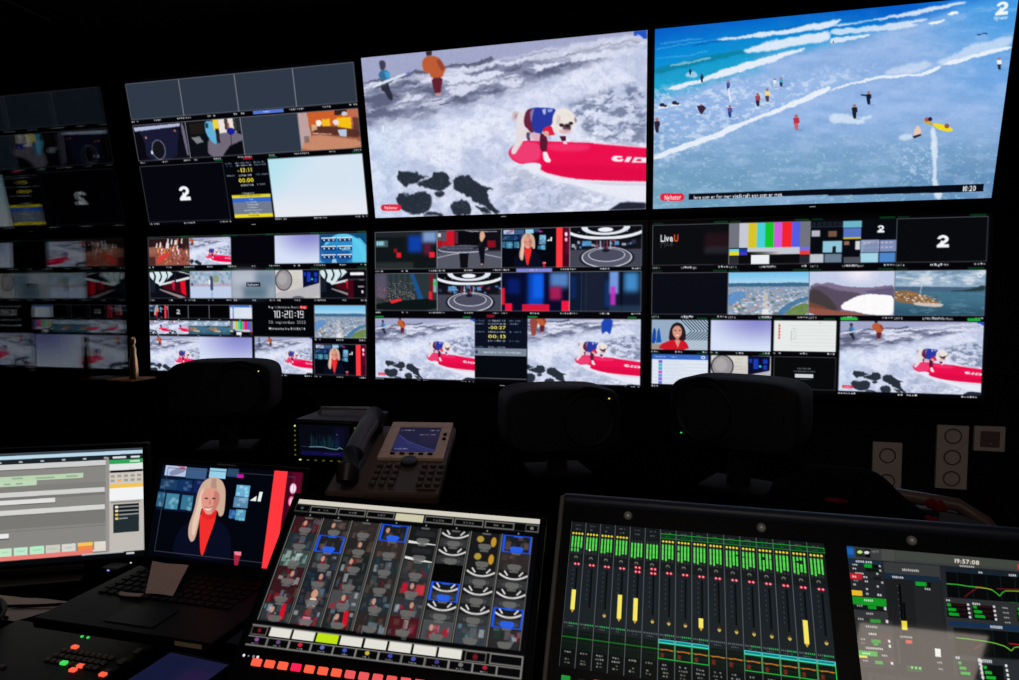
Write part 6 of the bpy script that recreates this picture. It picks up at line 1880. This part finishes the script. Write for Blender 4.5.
# fader display
c = Canvas(512, 288, (26, 32, 36)); c.local(0, 0, 1, 1)
c.rect(0, 0, 1, .30, (20, 24, 26)).rect(0, .30, 1, .56, (24, 31, 36)).rect(0, .79, 1, 1, (8, 11, 12))
GR = (92, 232, 84); YL = (236, 214, 60)
s_ = 1 / 16
for k in range(16):
    x = k * s_
    c.dashes(x + .018, .018, x + .044, .028, (120, 126, 130), .7, k)
    if k >= 6:
        c.frame(x, .030, x + s_, .066, .0022, (22, 190, 60), .95, .0035); c.rect(x, .04, x + s_, .058, (10, 70, 40), .6)
        c.dashes(x + .02, .044, x + .042, .054, (30, 120, 60), .8, k)
    else: c.dashes(x + .02, .046, x + .042, .060, (120, 126, 130), .6, k + 50)
    if k not in (4, 5):
        for j in range(4): c.ell(x + .0115 + j * .0128, .086, .0046, .0078, YL)
    top_ = .102 if k not in (4, 5) else .110
    lens = [[.07, .07, .07, .07], [.078, .078, .08, .078], [.09, .09, .08, .08], [.095, .095, .085, .085], [.09, .095, .085, .085], [.09, .095, .085, .085]][k] if k < 6 else [.095, .10, .085, .088]
    for j in range(4):
        xx = x + .0072 + j * .0128
        c.rect(xx, .095, xx + .0074, .235, (46, 50, 50), .9)
        c.rect(xx, top_ + .006, xx + .0074, top_ + .012 + lens[j] * 1.10, GR)
        if k == 0 and j < 3: c.rect(xx, top_ + .094, xx + .0074, top_ + .118, (90, 210, 90))
        if k > 6 and rr.random() < .3: c.rect(xx, top_ + .02 + rr.random() * .03, xx + .0074, top_ + .035 + rr.random() * .02, (20, 50, 30))
        for q_ in range(14): c.rect(xx, .100 + q_ * .0095, xx + .0074, .1015 + q_ * .0095, (10, 14, 12), .45)
    c.ell(x + .031, .262, .0075, .012, (120, 124, 110), .9).ell(x + .031, .267, .005, .009, (26, 32, 30))
    for j in range(2):
        for i in range(2 if k in (4, 5) else 1):
            c.ell(x + .030 + j * .014, .308 - i * .03 + (.012 if k in (4, 5) else 0), .0058, .0095, (232, 62, 84)); c.ell(x + .030 + j * .014, .308 - i * .03 + (.012 if k in (4, 5) else 0), .0028, .0048, (255, 190, 200))
    c.rect(x + .036, .335, x + .0425, .555 + .045, (3, 5, 6)).line([(x + .0485, .36), (x + .0485, .60)], .0012, (60, 66, 66), .8)
    for j in range(7): c.rect(x + .022, .35 + j * .032, x + .027, .358 + j * .032, (76, 84, 80), .7)
    kd = -.006
    knob = {0: (.49, .625), 3: (.49, .648), 4: (.50, .648), 8: (.582, .642), 14: (.515, .66)}.get(k)
    if k == 1: pass
    elif knob:
        c.rect(x + .0255, knob[0], x + .0425, knob[1], (248, 230, 96)).poly([(x + .027, knob[1]), (x + .041, knob[1]), (x + .034, knob[1] + .022)], (214, 170, 60), .9)
    else:
        c.poly([(x + .031, .635), (x + .046, .635), (x + .043, .649), (x + .0385, .655), (x + .034, .649)], (206, 180, 96), 1).ell(x + .0385, .632, .005, .007, (120, 90, 30), .8)
    # small scale row, equaliser strip, names
    for j in range(8): c.rect(x + .006 + j * .007, .712, x + .0095 + j * .007, .722, (120, 126, 130) if (j < 3 or k in (4, 5, 9, 10)) else (60, 220, 110), .85)
    c.dashes(x + .018, .730, x + .046, .740, (110, 116, 116), .7, k + 9)
    c.rect(x + .003, .757, x + s_ - .003, .885, (10, 20, 16))
    for j in range(6): c.rect(x + .006 + j * .009, .757, x + .0068 + j * .009, .885, (22, 44, 32), .9)
    for j in range(3): c.rect(x + .003, .775 + j * .03, x + s_ - .003, .7775 + j * .03, (22, 44, 32), .8)
    act = k in (6, 7, 8, 11, 12, 13, 14, 15)
    c.line([(x, .808), (x + s_, .808)], .0055, (24, 150, 40) if k < 6 else (150, 120, 30))
    if k >= 6: c.line([(x + .01, .812), (x + .03, .806), (x + .055, .812)], .005, (220, 130, 40)).rect(x + .010, .83, x + .022, .858, (130, 40, 30), .8, 1)
    if act:
        c.rect(x, .748, x + s_, .766, (20, 120, 130)).frame(x, .745, x + s_, .768, .003, (70, 220, 214), 1, .005).frame(x, .768, x + s_, .868, .0026, (30, 206, 70), 1, .0045)
    for j, (w_, y_) in enumerate([(.030, .895), (.034, .918), (.022, .942), (.024, .962)]):
        if j == 1 and k in (0, 1, 4, 5): continue
        c.dashes(x + .031 - w_ / 2, y_, x + .031 + w_ / 2, y_ + .013, (186, 190, 186) if j < 2 else (150, 150, 130), .8, k * 4 + j)
    c.line([(x, .0), (x, 1)], .0022, (92, 96, 98))
c.rect(.083, .195, .089, .207, (250, 250, 240))
display(cs, c, CW_, CH_, -HX, CH_, -.0025, M['satin'], [(k * s_, 0, k * s_ + s_, 1, None) for k in range(16)], name='fader_display', tname='channel_strip')
bt = MB()
for k in range(16):
    MB().box((-HX + (k + .5) * CW_ / 16, -.006, -.018), (.016, .008, .009), .0015).build('channel_key', M['led_red' if k % 4 == 2 else ('led_greendim' if k % 3 == 0 else 'key')], cs)

# channel display (the grey one)
CP2 = CP @ Matrix.Translation((x2 + CW_ / 2, 0, 0))
H2 = photo_to_uv(CP2, CW_, CH_)
c = Canvas(512, 288, (30, 32, 34)); c.local(0, 0, 1, 1)
for j in range(4):
    x_ = .50 + j * .125
    for y_ in (.06, .36):
        c.rect(x_ + .004, y_ + .02, x_ + .121, y_ + .13, (6, 8, 10)).line([(x_ + .01, y_ + .08), (x_ + .05, y_ + .075), (x_ + .08, y_ + .10), (x_ + .118, y_ + .07)], .004, (70, 180, 50))
        c.rect(x_ + .004, y_ + .14, x_ + .121, y_ + .28, (44, 46, 48))
        for i in range(3): c.rect(x_ + .012, y_ + .155 + i * .04, x_ + .03 + i * .012, y_ + .178 + i * .04, (14, 150, 40)).rect(x_ + .09, y_ + .157 + i * .04, x_ + .10, y_ + .176 + i * .04, (214, 216, 218))
for j in range(20):
    x_ = .02 + j * .049
    c.rect(x_, .78, x_ + .043, .98, (44, 45, 48)).rect(x_ + .018, .80, x_ + .022, .95, (6, 6, 8)).rect(x_ + .012, .88 - (j % 4) * .015, x_ + .029, .91 - (j % 4) * .015, (150, 152, 150)).dashes(x_ + .008, .962, x_ + .034, .974, (150, 152, 154), .7, j)
c.hom(H2)
z6_ = lambda p: Z(840, 535, 9.067, p); z7_ = lambda p: Z(920, 540, 9.067, p); z8_ = lambda p: Z(840, 605, 9.067, p); z9_ = lambda p: Z(920, 605, 9.067, p)


def q4(fn, x0, y0, x1, y1, col, al=1, soft=0, k=.078, kx=.08):
    """a box of the window given by two corners in close-up units; its sides follow the tilt of the display"""
    w = x1 - x0; h = y1 - y0
    c.poly(fn([(x0, y0), (x1, y0 + w * k), (x1 + h * kx, y1 + w * k), (x0 + h * kx, y1)]), col, al, soft)


q4(z6_, -40, 100, 1800, 205, (58, 60, 62)); q4(z6_, 20, 100, 120, 205, (24, 70, 130)); q4(z6_, 62, 120, 118, 180, (30, 100, 180), 1, 2)
q4(z6_, 140, 125, 210, 200, (30, 40, 34)); c.ell(*z6_([(178, 158)])[0], 2.6, 1.6, (200, 232, 130)); q4(z6_, 218, 130, 268, 205, (10, 12, 12)); c.ell(*z6_([(240, 163)])[0], 2.6, 1.5, (226, 228, 222))
c.dashes(*z6_([(285, 140)])[0], *z6_([(350, 165)])[0], (150, 150, 146), .7, 2)
q4(z6_, 370, 130, 480, 230, (76, 76, 74), .8)
q4(z6_, 470, 120, 1800, 225, (70, 76, 64), .6, 4)  # soft blurred reflection painted across the header bar
q4(z6_, 30, 218, 380, 640, (34, 36, 40)); q4(z6_, 60, 220, 375, 262, (24, 44, 62)); q4(z6_, 390, 245, 900, 370, (56, 57, 58)); q4(z6_, 395, 345, 900, 395, (22, 40, 58))
def dsh(fn, x0, y0, x1, y1, col=(214, 216, 218), al=.9, sd=0):
    w = x1 - x0; n = max(2, int(w / 16))
    r_ = random.Random(sd + x0)
    for i in range(n):
        a_ = x0 + i * w / n
        q4(fn, a_, y0 + (a_ - x0) * .078 + r_.random() * 3, a_ + w / n * .72, y1 + (a_ - x0) * .078, col, al)
dsh(z6_, 140, 230, 220, 250); dsh(z6_, 228, 236, 290, 258); dsh(z6_, 110, 262, 160, 276); q4(z6_, 215, 265, 360, 298, (8, 12, 10)); q4(z6_, 215, 265, 285, 296, (10, 160, 40)); dsh(z6_, 112, 298, 150, 312)
q4(z6_, 230, 305, 360, 332, (6, 20, 10)); dsh(z6_, 135, 338, 215, 356); q4(z6_, 75, 345, 195, 400, (190, 34, 44), 1, 1); dsh(z6_, 108, 368, 150, 388, (255, 200, 200)); dsh(z6_, 208, 374, 250, 392); dsh(z6_, 122, 408, 168, 420, (150, 150, 150)); dsh(z6_, 222, 414, 254, 430); dsh(z6_, 118, 440, 144, 458)
for p_ in ((357, 285), (362, 325), (380, 435), (340, 470), (335, 355), (242, 492)): q4(z6_, p_[0] - 9, p_[1] - 9, p_[0] + 9, p_[1] + 9, (200, 202, 204), .9)
q4(z6_, 85, 500, 198, 548, (236, 186, 40)); q4(z6_, 95, 558, 415, 628, (20, 150, 34)); dsh(z6_, 215, 582, 300, 602, (200, 226, 200)); dsh(z6_, 235, 525, 258, 545); dsh(z6_, 335, 535, 380, 556); q4(z6_, 300, 380, 370, 410, (20, 22, 24))
q4(z6_, 100, 632, 420, 700, (18, 22, 24)); dsh(z6_, 150, 632, 205, 650, (170, 150, 170)); q4(z6_, 250, 642, 325, 672, (16, 150, 40)); q4(z6_, 395, 655, 415, 680, (214, 216, 218))
dsh(z6_, 560, 305, 715, 328, (190, 192, 192)); dsh(z6_, 470, 372, 575, 392)
q4(z6_, 405, 395, 660, 1100, (28, 29, 31)); q4(z6_, 662, 420, 900, 1100, (34, 35, 37)); q4(z6_, 525, 450, 545, 1000, (4, 5, 6), 1, 0, .078, .085); q4(z6_, 675, 425, 820, 470, (8, 14, 10)); q4(z6_, 680, 425, 780, 462, (16, 160, 44)); dsh(z6_, 765, 482, 820, 500, (190, 192, 192))
for k in range(9): q4(z6_, 512 + k * 5, 460 + k * 60, 524 + k * 5, 470 + k * 60, (90, 92, 92), .7)
# right-hand part: curves
q4(z7_, 180, 250, 900, 330, (22, 34, 46)); q4(z7_, 225, 290, 900, 520, (5, 7, 9))
for k in range(8): c.line(z7_([(330 + k * 130, 300 + k * 8), (352 + k * 130, 530 + k * 10)]), .5, (26, 46, 40), .9)
dsh(z7_, 525, 285, 565, 305); dsh(z7_, 800, 310, 870, 330); q4(z7_, 878, 222, 930, 275, (214, 40, 56)); q4(z7_, 180, 250, 225, 700, (34, 38, 42))
c.line(z7_([(400, 520), (450, 480), (510, 440), (560, 425)]), .9, (130, 20, 30)); c.line(z7_([(690, 445), (900, 452), (1100, 470)]), .8, (130, 24, 30))
c.line(z7_([(235, 400), (330, 406), (430, 422), (520, 432), (600, 442), (650, 456), (690, 485), (718, 512), (742, 480), (770, 464), (860, 466), (1100, 480)]), .9, (60, 190, 50)); c.line(z7_([(500, 430), (600, 442), (650, 454)]), .8, (170, 180, 40)); c.line(z7_([(770, 464), (860, 466), (1000, 474)]), .8, (150, 170, 40))
q4(z7_, 215, 520, 900, 900, (44, 46, 48))
for base_fn, dy in ((z9_, 0),):
    pass
for (fx, fy) in ((235, -20), (470, 0), (870, 20)):
    q4(z9_, fx, fy, fx + 200, fy + 130, (8, 10, 12))
    for j, w_ in enumerate((30, 70, 90)): q4(z9_, fx + 6 + j * 8, fy + 5 + j * 42, fx + 10 + j * 8 + w_, fy + 32 + j * 42, (14, 160, 40)); q4(z9_, fx + w_ + 20, fy + 10 + j * 42, fx + 190, fy + 24 + j * 42, (50, 10, 18), .9)
    for j in range(4): q4(z9_, fx + 186 + j * 6, fy + 8 + j * 38, fx + 206 + j * 6, fy + 28 + j * 38, (220, 222, 224))
for j in range(4): dsh(z9_, 740 + j * 8, 20 + j * 44, 795 + j * 8, 34 + j * 44, (180, 182, 184), .8)
dsh(z9_, 232, -50, 272, -34); dsh(z9_, 470, -20, 545, 0)
q4(z9_, 255, 145, 1200, 190, (20, 46, 76)); dsh(z9_, 632, 185, 745, 212)
q4(z9_, 300, 205, 900, 450, (6, 8, 10))
for k in range(6): c.line(z9_([(520 + k * 130, 225 + k * 8), (545 + k * 130, 460 + k * 10)]), .5, (26, 46, 40), .9)
c.line(z9_([(320, 298), (430, 310), (580, 330), (680, 350), (760, 375), (800, 400), (822, 418), (850, 388), (900, 380)]), 1.0, (110, 190, 50)); c.line(z9_([(800, 352), (900, 362)]), 1.0, (190, 24, 30)); c.line(z9_([(490, 400), (560, 360)]), 1.4, (130, 40, 36), .8)
q4(z9_, 290, 460, 900, 640, (42, 46, 50))
for (fx, fy) in ((330, 500), (560, 540)):
    q4(z9_, fx, fy, fx + 190, fy + 150, (10, 12, 14))
    for j, w_ in enumerate((26, 60, 84)): q4(z9_, fx + 10 + j * 12, fy + 12 + j * 46, fx + 14 + j * 12 + w_, fy + 40 + j * 46, (30, 170, 50))
    for j in range(5): q4(z9_, fx + 205 + j * 7, fy + 0 + j * 42, fx + 226 + j * 7, fy + 24 + j * 42, (226, 228, 230))
dsh(z9_, 318, 465, 360, 490); dsh(z9_, 520, 488, 650, 520)
for j in range(5): q4(z9_, 520 + j * 8, 485 + j * 40, 545 + j * 8, 510 + j * 40, (214, 216, 218))
q4(z9_, 130, 395, 182, 470, (226, 228, 224)); dsh(z9_, 152, 512, 200, 532, (170, 170, 164)); dsh(z9_, 165, 572, 208, 590, (170, 170, 164))
# lower-left part
q4(z8_, 100, 40, 430, 115, (50, 52, 54)); dsh(z8_, 235, 70, 300, 88, (190, 180, 190)); q4(z8_, 250, 8, 325, 34, (16, 150, 40)); q4(z8_, 398, 20, 416, 50, (206, 208, 210))
q4(z8_, 120, 118, 470, 560, (44, 45, 47)); dsh(z8_, 160, 118, 215, 136, (180, 180, 176)); q4(z8_, 270, 128, 365, 160, (50, 150, 50)); q4(z8_, 412, 138, 434, 165, (224, 224, 220)); dsh(z8_, 230, 185, 340, 205, (190, 188, 184)); dsh(z8_, 258, 252, 330, 272, (220, 218, 214))
q4(z8_, 350, 260, 470, 350, (70, 44, 46), .8); dsh(z8_, 185, 300, 232, 318, (180, 170, 166)); q4(z8_, 280, 312, 365, 344, (30, 150, 40)); q4(z8_, 300, 348, 345, 366, (60, 160, 50)); dsh(z8_, 190, 338, 230, 352, (180, 110, 106)); dsh(z8_, 230, 378, 390, 400, (206, 204, 200))
q4(z8_, 145, 410, 335, 456, (50, 170, 50)); dsh(z8_, 200, 430, 275, 446, (220, 240, 214)); q4(z8_, 148, 456, 245, 476, (226, 214, 70)); dsh(z8_, 375, 450, 430, 468, (196, 190, 186)); dsh(z8_, 205, 496, 255, 512, (180, 176, 182)); q4(z8_, 315, 505, 385, 536, (60, 160, 54)); q4(z8_, 400, 470, 490, 520, (80, 46, 46), .8)
for p_ in ((442, 330), (448, 375), (468, 530)): q4(z8_, p_[0] - 11, p_[1] - 13, p_[0] + 11, p_[1] + 13, (216, 214, 210))
q4(z8_, 565, -20, 585, 140, (3, 4, 5)); q4(z8_, 553, 145, 603, 228, (238, 220, 60), 1, 0, .05, .08)
dsh(z8_, 540, 278, 655, 298, (196, 194, 190)); q4(z8_, 590, 318, 650, 350, (214, 80, 66))
for k in range(4): q4(z8_, 598 + k * 38, 350, 606 + k * 38, 540, (22, 22, 22), .9, 0, .1, .1)
q4(z8_, 605, 548, 740, 600, (20, 90, 30), .9); [c.ell(*z8_([(650 + k * 36, 568 + k * 4)])[0], 1.1, 1.3, (150, 220, 140)) for k in range(3)]
q4(z8_, 510, 305, 530, 540, (70, 72, 70), .6)
# clock line of the header
c.hom(H2)
b = Z(920, 540, 9.067, [(300, 170), (532, 222)])
Tsave = c.T
sk = np.array([[1, 0, 0], [.087, 1, -.087 * b[0][0]], [0, 0, 1.]])
c.T = c.T @ sk
c.text('19:57:08', b[0][0], b[0][1], b[1][0], b[0][1] + 4.2, (236, 226, 212))
c.T = Tsave
dsh(z7_, 355, 228, 490, 246, (190, 188, 186))
display(cs, c, CW_, CH_, x2, CH_, -.0025, M['gloss'], [], name='channel_display')

# ------------------------------------------------------------------ lower-left button controller
cp = empty('button_controller', (-1.03, .80, DZ), 'low black controller board with rows of tiny keys and green and orange lights', 'controller')
PT_ = .030
MB().box((-.045, 0, PT_ / 2), (.345, .335, PT_), .005).build('body', M['case'], cp)
rr = random.Random(31)
led = {(82, 637): 'led_green', (88, 638): 'led_green', (75, 648): 'led_red', (64, 664): 'led_green', (80.5, 667): 'led_red', (73, 671): 'led_red', (103, 675.5): 'led_red'}


def onz(px, py, z):
    d_ = FWD + RIGHT * (px - W / 2) / F + DOWN * (py - H / 2) / F
    return d_ * (z - ZC) / d_[2] + CAM


for (a_, b_), mm in led.items():
    p_ = onz(a_, b_, DZ + PT_)
    if mm == 'led_green' and b_ < 640: MB().cyl((p_[0] + 1.03, p_[1] - .80, PT_ - .001), (p_[0] + 1.03, p_[1] - .80, PT_ + .002), .0026, n=12).build('indicator_light', M[mm], cp)
    else: MB().box((p_[0] + 1.03, p_[1] - .80, PT_ + .002), (.012, .008, .005), .001).build('lit_key', M[mm], cp)
for r_ in range(3):
    for q_ in range(9):
        MB().box((-.020 + q_ * .0130, .075 - r_ * .016 + .02, PT_ + .0015), (.0095, .0085, .004), .001, 1).build('key', M['boardkey'], cp)
for r_ in range(2):
    for q_ in range(7):
        MB().box((-.175 + q_ * .0165, .015 - r_ * .022 + .012, PT_ + .0015), (.011, .009, .004), .001, 1).build('key', M['boardkey'], cp)
for q_ in range(8):
    MB().box((.112, .125 - q_ * .034, PT_ + .0015), (.010, .014, .004), .001, 1).build('side_key', M['boardkey'], cp)

# small tilted tablet right of the controller
tb_ = empty('tablet', (-.808, .868, DZ), 'small tablet with a dim blue screen lying in front of the laptop', 'tablet', rz=math.radians(-4))
MB().box((0, 0, .016), (.148, .17, .012), .004).build('body', M['bezel'], tb_)
MB().box((0, 0, .005), (.12, .12, .012), .003).build('support', M['rubber'], tb_)
c = Canvas(60, 70, (24, 26, 56)); c.local(0, 0, 1, 1).rect(0, 0, .5, 1, (18, 22, 52), .8, 10).rect(.6, .2, 1, .8, (44, 24, 62), .6, 10)
sc_ = display(tb_, c, .130, .150, -.065, .075, 0, M['satin'])
sc_.matrix_local = Matrix.Translation((0, 0, .0225)) @ Matrix.Rotation(-PI / 2, 4, 'X')

def onz(px, py, z):
    d_ = FWD + RIGHT * (px - W / 2) / F + DOWN * (py - H / 2) / F
    return d_ * (z - ZC) / d_[2] + CAM


# headphones at the far left edge of the desk, papers under the monitor, cables
hp = empty('headphones', (-1.33, .90, DZ), 'black headphones lying at the left edge of the desk', 'headphones', rz=.5)
for s in (-1, 1):
    MB().lathe([(.0, -.012), (.030, -.012), (.037, -.004), (.037, .010), (.028, .016), (.015, .010), (0, .009)], 28, Matrix.Translation((s * .062, 0, .040)) @ Matrix.Rotation(PI / 2 * -s, 4, 'Y')).build('ear_cup', M['rubber'], hp, True)
MB().tube([(.078 * math.cos(t), .10 * math.sin(t), .040 + .008 * math.sin(t)) for t in np.linspace(.0, PI, 17)], .006).build('headband', M['case'], hp, True)
sheet('paper_sheet', [(-1.52, .98, DZ + .002), (-1.30, 1.00, DZ + .002), (-1.25, 1.10, DZ + .002), (-1.48, 1.08, DZ + .002)], .001, M['paper'], 'brownish paper sheet lying below the timeline monitor', 'paper')
for k, pts in enumerate([[(-1.62, .98), (-1.5, 1.02), (-1.40, 1.03), (-1.30, 1.06), (-1.20, 1.10)], [(-1.62, 1.06), (-1.52, 1.065), (-1.44, 1.06), (-1.36, 1.0), (-1.30, .985)]]):
    o = MB().tube([(x, y, DZ + .0075 + .0085 * k) for x, y in pts], .0035).build('cable', M['rubber'], None, True)
    tag(o, ['black cable running over the paper towards the monitor foot', 'black cable crossing the paper below the monitor'][k], 'cable')
hb = onz(108, 570.5, DZ + .03)
o = MB().box((hb[0], hb[1] + .020, DZ + .018), (.050, .038, .034), .005).build('usb_hub', M['case'])
tag(o, 'small black box with a tiny blue light between the left monitor and the laptop', 'usb hub')
MB().box((0, 0, 0), (.006, .0012, .003)).build('indicator_light', M['led_blue'], o, M=Matrix.Translation((hb[0], hb[1] + .0005, DZ + .03)))

# ------------------------------------------------------------------ wall sockets
def socket_plate(x0, z1, x1, z0, n, label, kind='socket'):
    e_ = empty('wall_socket' if kind == 'socket' else 'switch_plate', ((x0 + x1) / 2, 2.80, z0), label, 'wall socket' if kind == 'socket' else 'switch')
    w_, h_ = x1 - x0, z1 - z0
    MB().box((0, -.008, h_ / 2), (w_, .016, h_), .003).build('plate', M['socket'], e_)
    for k in range(n):
        zc = h_ * (n - k - .5) / n
        if kind == 'socket':
            MB().lathe([(.031, 0), (.029, .003), (.026, .003), (.025, -.004), (0, -.004)], 32, Matrix.Translation((0, -.0165, zc)) @ Matrix.Rotation(PI / 2, 4, 'X')).build('socket_well', M['socketdark'], e_, True)
            for s in (-.0095, .0095):
                MB().cyl((s, -.0145, zc), (s, -.0115, zc), .0028, n=12).build('pin_hole', M['hole'], e_)
        else:
            MB().box((0, -.018, zc), (w_ * .62, .006, h_ / n * .62), .002).build('rocker', M['socketdark'], e_)
            MB().cyl((.0, -.0235, zc - h_ * .18), (0, -.020, zc - h_ * .18), .003, n=10).build('pilot_light', M['socket'], e_)
    return e_


socket_plate(.838, .878, .945, .668, 2, 'pale double wall socket partly hidden behind the dark jacket')
socket_plate(1.065, .958, 1.175, .705, 3, 'tall pale triple wall socket between the double socket and the switch')
socket_plate(1.193, .960, 1.298, .862, 1, 'square pale switch plate at the far right', 'switch')

# ------------------------------------------------------------------ chair with jacket behind the console
ch = empty('office_chair', (.60, 1.92, 0), 'dark office chair with a rounded grey-brown back frame behind the console', 'chair', rz=math.radians(-3))
sb = MB().box((0, 0, .50), (.46, .44, .07), .03, 4)
sb.build('seat', M['cushion'], ch, True)


def back_profile(w, h, zc, y0, th, n=10, curve=.05):
    t = bmesh.new()
    bmesh.ops.create_cube(t, size=2)
    bmesh.ops.subdivide_edges(t, edges=t.edges[:], cuts=n, use_grid_fill=True)
    for v in t.verts:
        x, y, z = v.co
        k = (abs(x) ** 4 + abs(z) ** 4) ** .25
        s = max(abs(x), abs(z)) / k if k > 1e-9 else 1
        rr_ = max(abs(x), abs(z))
        v.co = (x * s * w / 2, y0 + y * th / 2 * (1 - .5 * rr_ ** 6) - curve * (x * x) * 1.0, zc + z * s * h / 2)
    return t


MB().add(back_profile(.40, .34, .765, -.22, .07)).build('backrest', M['cushion'], ch, True)
fr_ = [(-.18, .0, .58), (-.225, -.0, .70), (-.225, .0, .78), (-.205, 0, .86), (-.15, 0, .915), (0, 0, .935), (.12, 0, .925), (.17, 0, .895), (.215, 0, .84), (.240, 0, .78), (.24, 0, .70), (.20, 0, .58)]
MB().tube([(x - .015, -.245 - .9 * x * x + .03, z + .025) for x, y, z in fr_], .016, 12).build('back_frame', M['chairframe'], ch, True)
MB().box((0, -.235, .53), (.08, .03, .22), .008).cyl((0, 0, .47), (0, 0, .12), .03, .03).build('post', M['case'], ch)
bs = MB()
for k in range(5):
    a_ = k * 2 * PI / 5
    bs.tube([(0, 0, .11), (.16 * math.cos(a_), .16 * math.sin(a_), .10), (.28 * math.cos(a_), .28 * math.sin(a_), .07)], [.025, .018, .014], 10)
bs.build('base', M['case'], ch, True)
for k in range(5):
    a_ = k * 2 * PI / 5
    x_, y_ = .28 * math.cos(a_), .28 * math.sin(a_)
    MB().cyl((x_ - .015, y_, .028), (x_ + .015, y_, .028), .028, n=20, bev=.004).build('castor', M['rubber'], ch, True)
# jacket thrown over the back
jk = empty('jacket', (.47, 1.660, .885), 'black jacket with red patches draped over the office chair back', 'jacket')
t = bmesh.new()
bmesh.ops.create_icosphere(t, subdivisions=5, radius=1)
for v in t.verts:
    x, y, z = v.co
    n_ = .10 * math.sin(5 * x + 2 * z) + .07 * math.sin(9 * x - 3 * y) + .05 * math.sin(13 * z + 4 * x)
    k = 1 + n_ * .5
    v.co = (x * .20 * k, y * .075 * k, (z * .14 * k - .05 * x) if z > 0 else z * .17 * k - .05 * x)
MB().add(t).build('body', M['fabric'], jk, True)
for (x_, z_, w_, h_, r_) in ((-.065, .082, .055, .012, .0), (.145, .085, .050, .026, -.35), (.140, .050, .040, .016, -.3)):
    t = bmesh.new()
    bmesh.ops.create_icosphere(t, subdivisions=3, radius=1)
    for v in t.verts: v.co = (v.co.x * w_ / 2, v.co.y * .010, v.co.z * h_ / 2 * (1 + .25 * math.sin(8 * v.co.x)))
    MB().add(t, Matrix.Translation((x_, -.070 + .06 * abs(x_), z_)) @ Matrix.Rotation(-r_, 4, 'Y')).build('red_patch', M['redfab'], jk, True, label='red patch')

# ------------------------------------------------------------------ statuette on a ledge beside the glass
lg_ = MB().box((-2.507, 2.535, 1.062), (.146, .15, .008), .001).build('wall_ledge', M['wood'])
tag(lg_, 'narrow pale ledge between the glass wall and the lower left monitor', 'ledge')
sg = empty('statuette', (-2.452, 2.495, 1.067), 'slim gilded statuette standing on the ledge beside the glass wall', 'statuette')
MB().lathe([(0, 0), (.022, 0), (.022, .014), (.016, .018), (.0, .018)], 24).build('plinth', M['gold'], sg, True)
MB().lathe([(.020, .017), (.019, .05), (.016, .09), (.012, .12), (.013, .145), (.009, .158), (.006, .165), (0, .166)], 24).build('body', M['gold'], sg, True)
MB().lathe([(0, .162), (.008, .166), (.0125, .180), (.011, .194), (.005, .202), (0, .203)], 24).build('head', M['gold'], sg, True)

# ------------------------------------------------------------------ ceiling panel, and unseen fill spots added for brightness
cl = empty('ceiling_panel_light', (1.30, -1.22, 2.70), 'square ceiling light panel behind the camera', 'ceiling light')
MB().box((0, 0, -.012), (.62, .62, .024), .003).build('frame', M['edge'], cl)
dm = bpy.data.materials.new('lamp_diffuser'); dm.use_nodes = True
p_ = dm.node_tree.nodes['Principled BSDF']; p_.inputs['Base Color'].default_value = (.6, .6, .6, 1)
p_.inputs['Emission Color'].default_value = (1, .86, .74, 1); p_.inputs['Emission Strength'].default_value = 1.6
MB().box((0, 0, -.0255), (.60, .60, .003)).build('diffuser', dm, cl)


def spot(name, loc, tgt, energy, col, size, ang, blend=.6):
    l = bpy.data.lights.new(name, 'SPOT')
    l.energy = energy; l.color = col; l.shadow_soft_size = size; l.spot_size = math.radians(ang); l.spot_blend = blend
    o_ = bpy.data.objects.new(name, l); COL.objects.link(o_)
    o_.location = loc
    o_.rotation_euler = (Vector(tgt) - Vector(loc)).to_track_quat('-Z', 'Y').to_euler()
    return o_


spot('fill_spot', (-.2, .5, 2.62), (-.78, 1.72, .95), 15, (1, .78, .64), .05, 22)  # added warm fill aimed at the telephone, no visible fitting
spot('fill_spot', (.6, .9, 2.62), (.92, 2.6, .84), 5, (1, .85, .80), .05, 46)  # added fill for the wall sockets and the beige end panel
spot('fill_spot', (.1, -1.7, 2.62), (-.1, 2.0, 1.0), 32, (1, .86, .78), .06, 52)  # added frontal fill from behind the camera for the loudspeaker fronts
spot('fill_spot', (-1.1, .2, 2.62), (-.955, 1.01, .87), 4.5, (1, .84, .78), .05, 11)  # added narrow fill for the note paper on the laptop
spot('fill_spot', (-2.0, 1.6, 2.62), (-2.44, 2.49, 1.15), 9, (1, .70, .42), .03, 14)  # added warm fill for the statuette and its ledge

w_ = bpy.data.worlds.new('world'); sc.world = w_; w_.use_nodes = True
w_.node_tree.nodes['Background'].inputs[0].default_value = (.5, .5, .6, 1)
w_.node_tree.nodes['Background'].inputs[1].default_value = .0
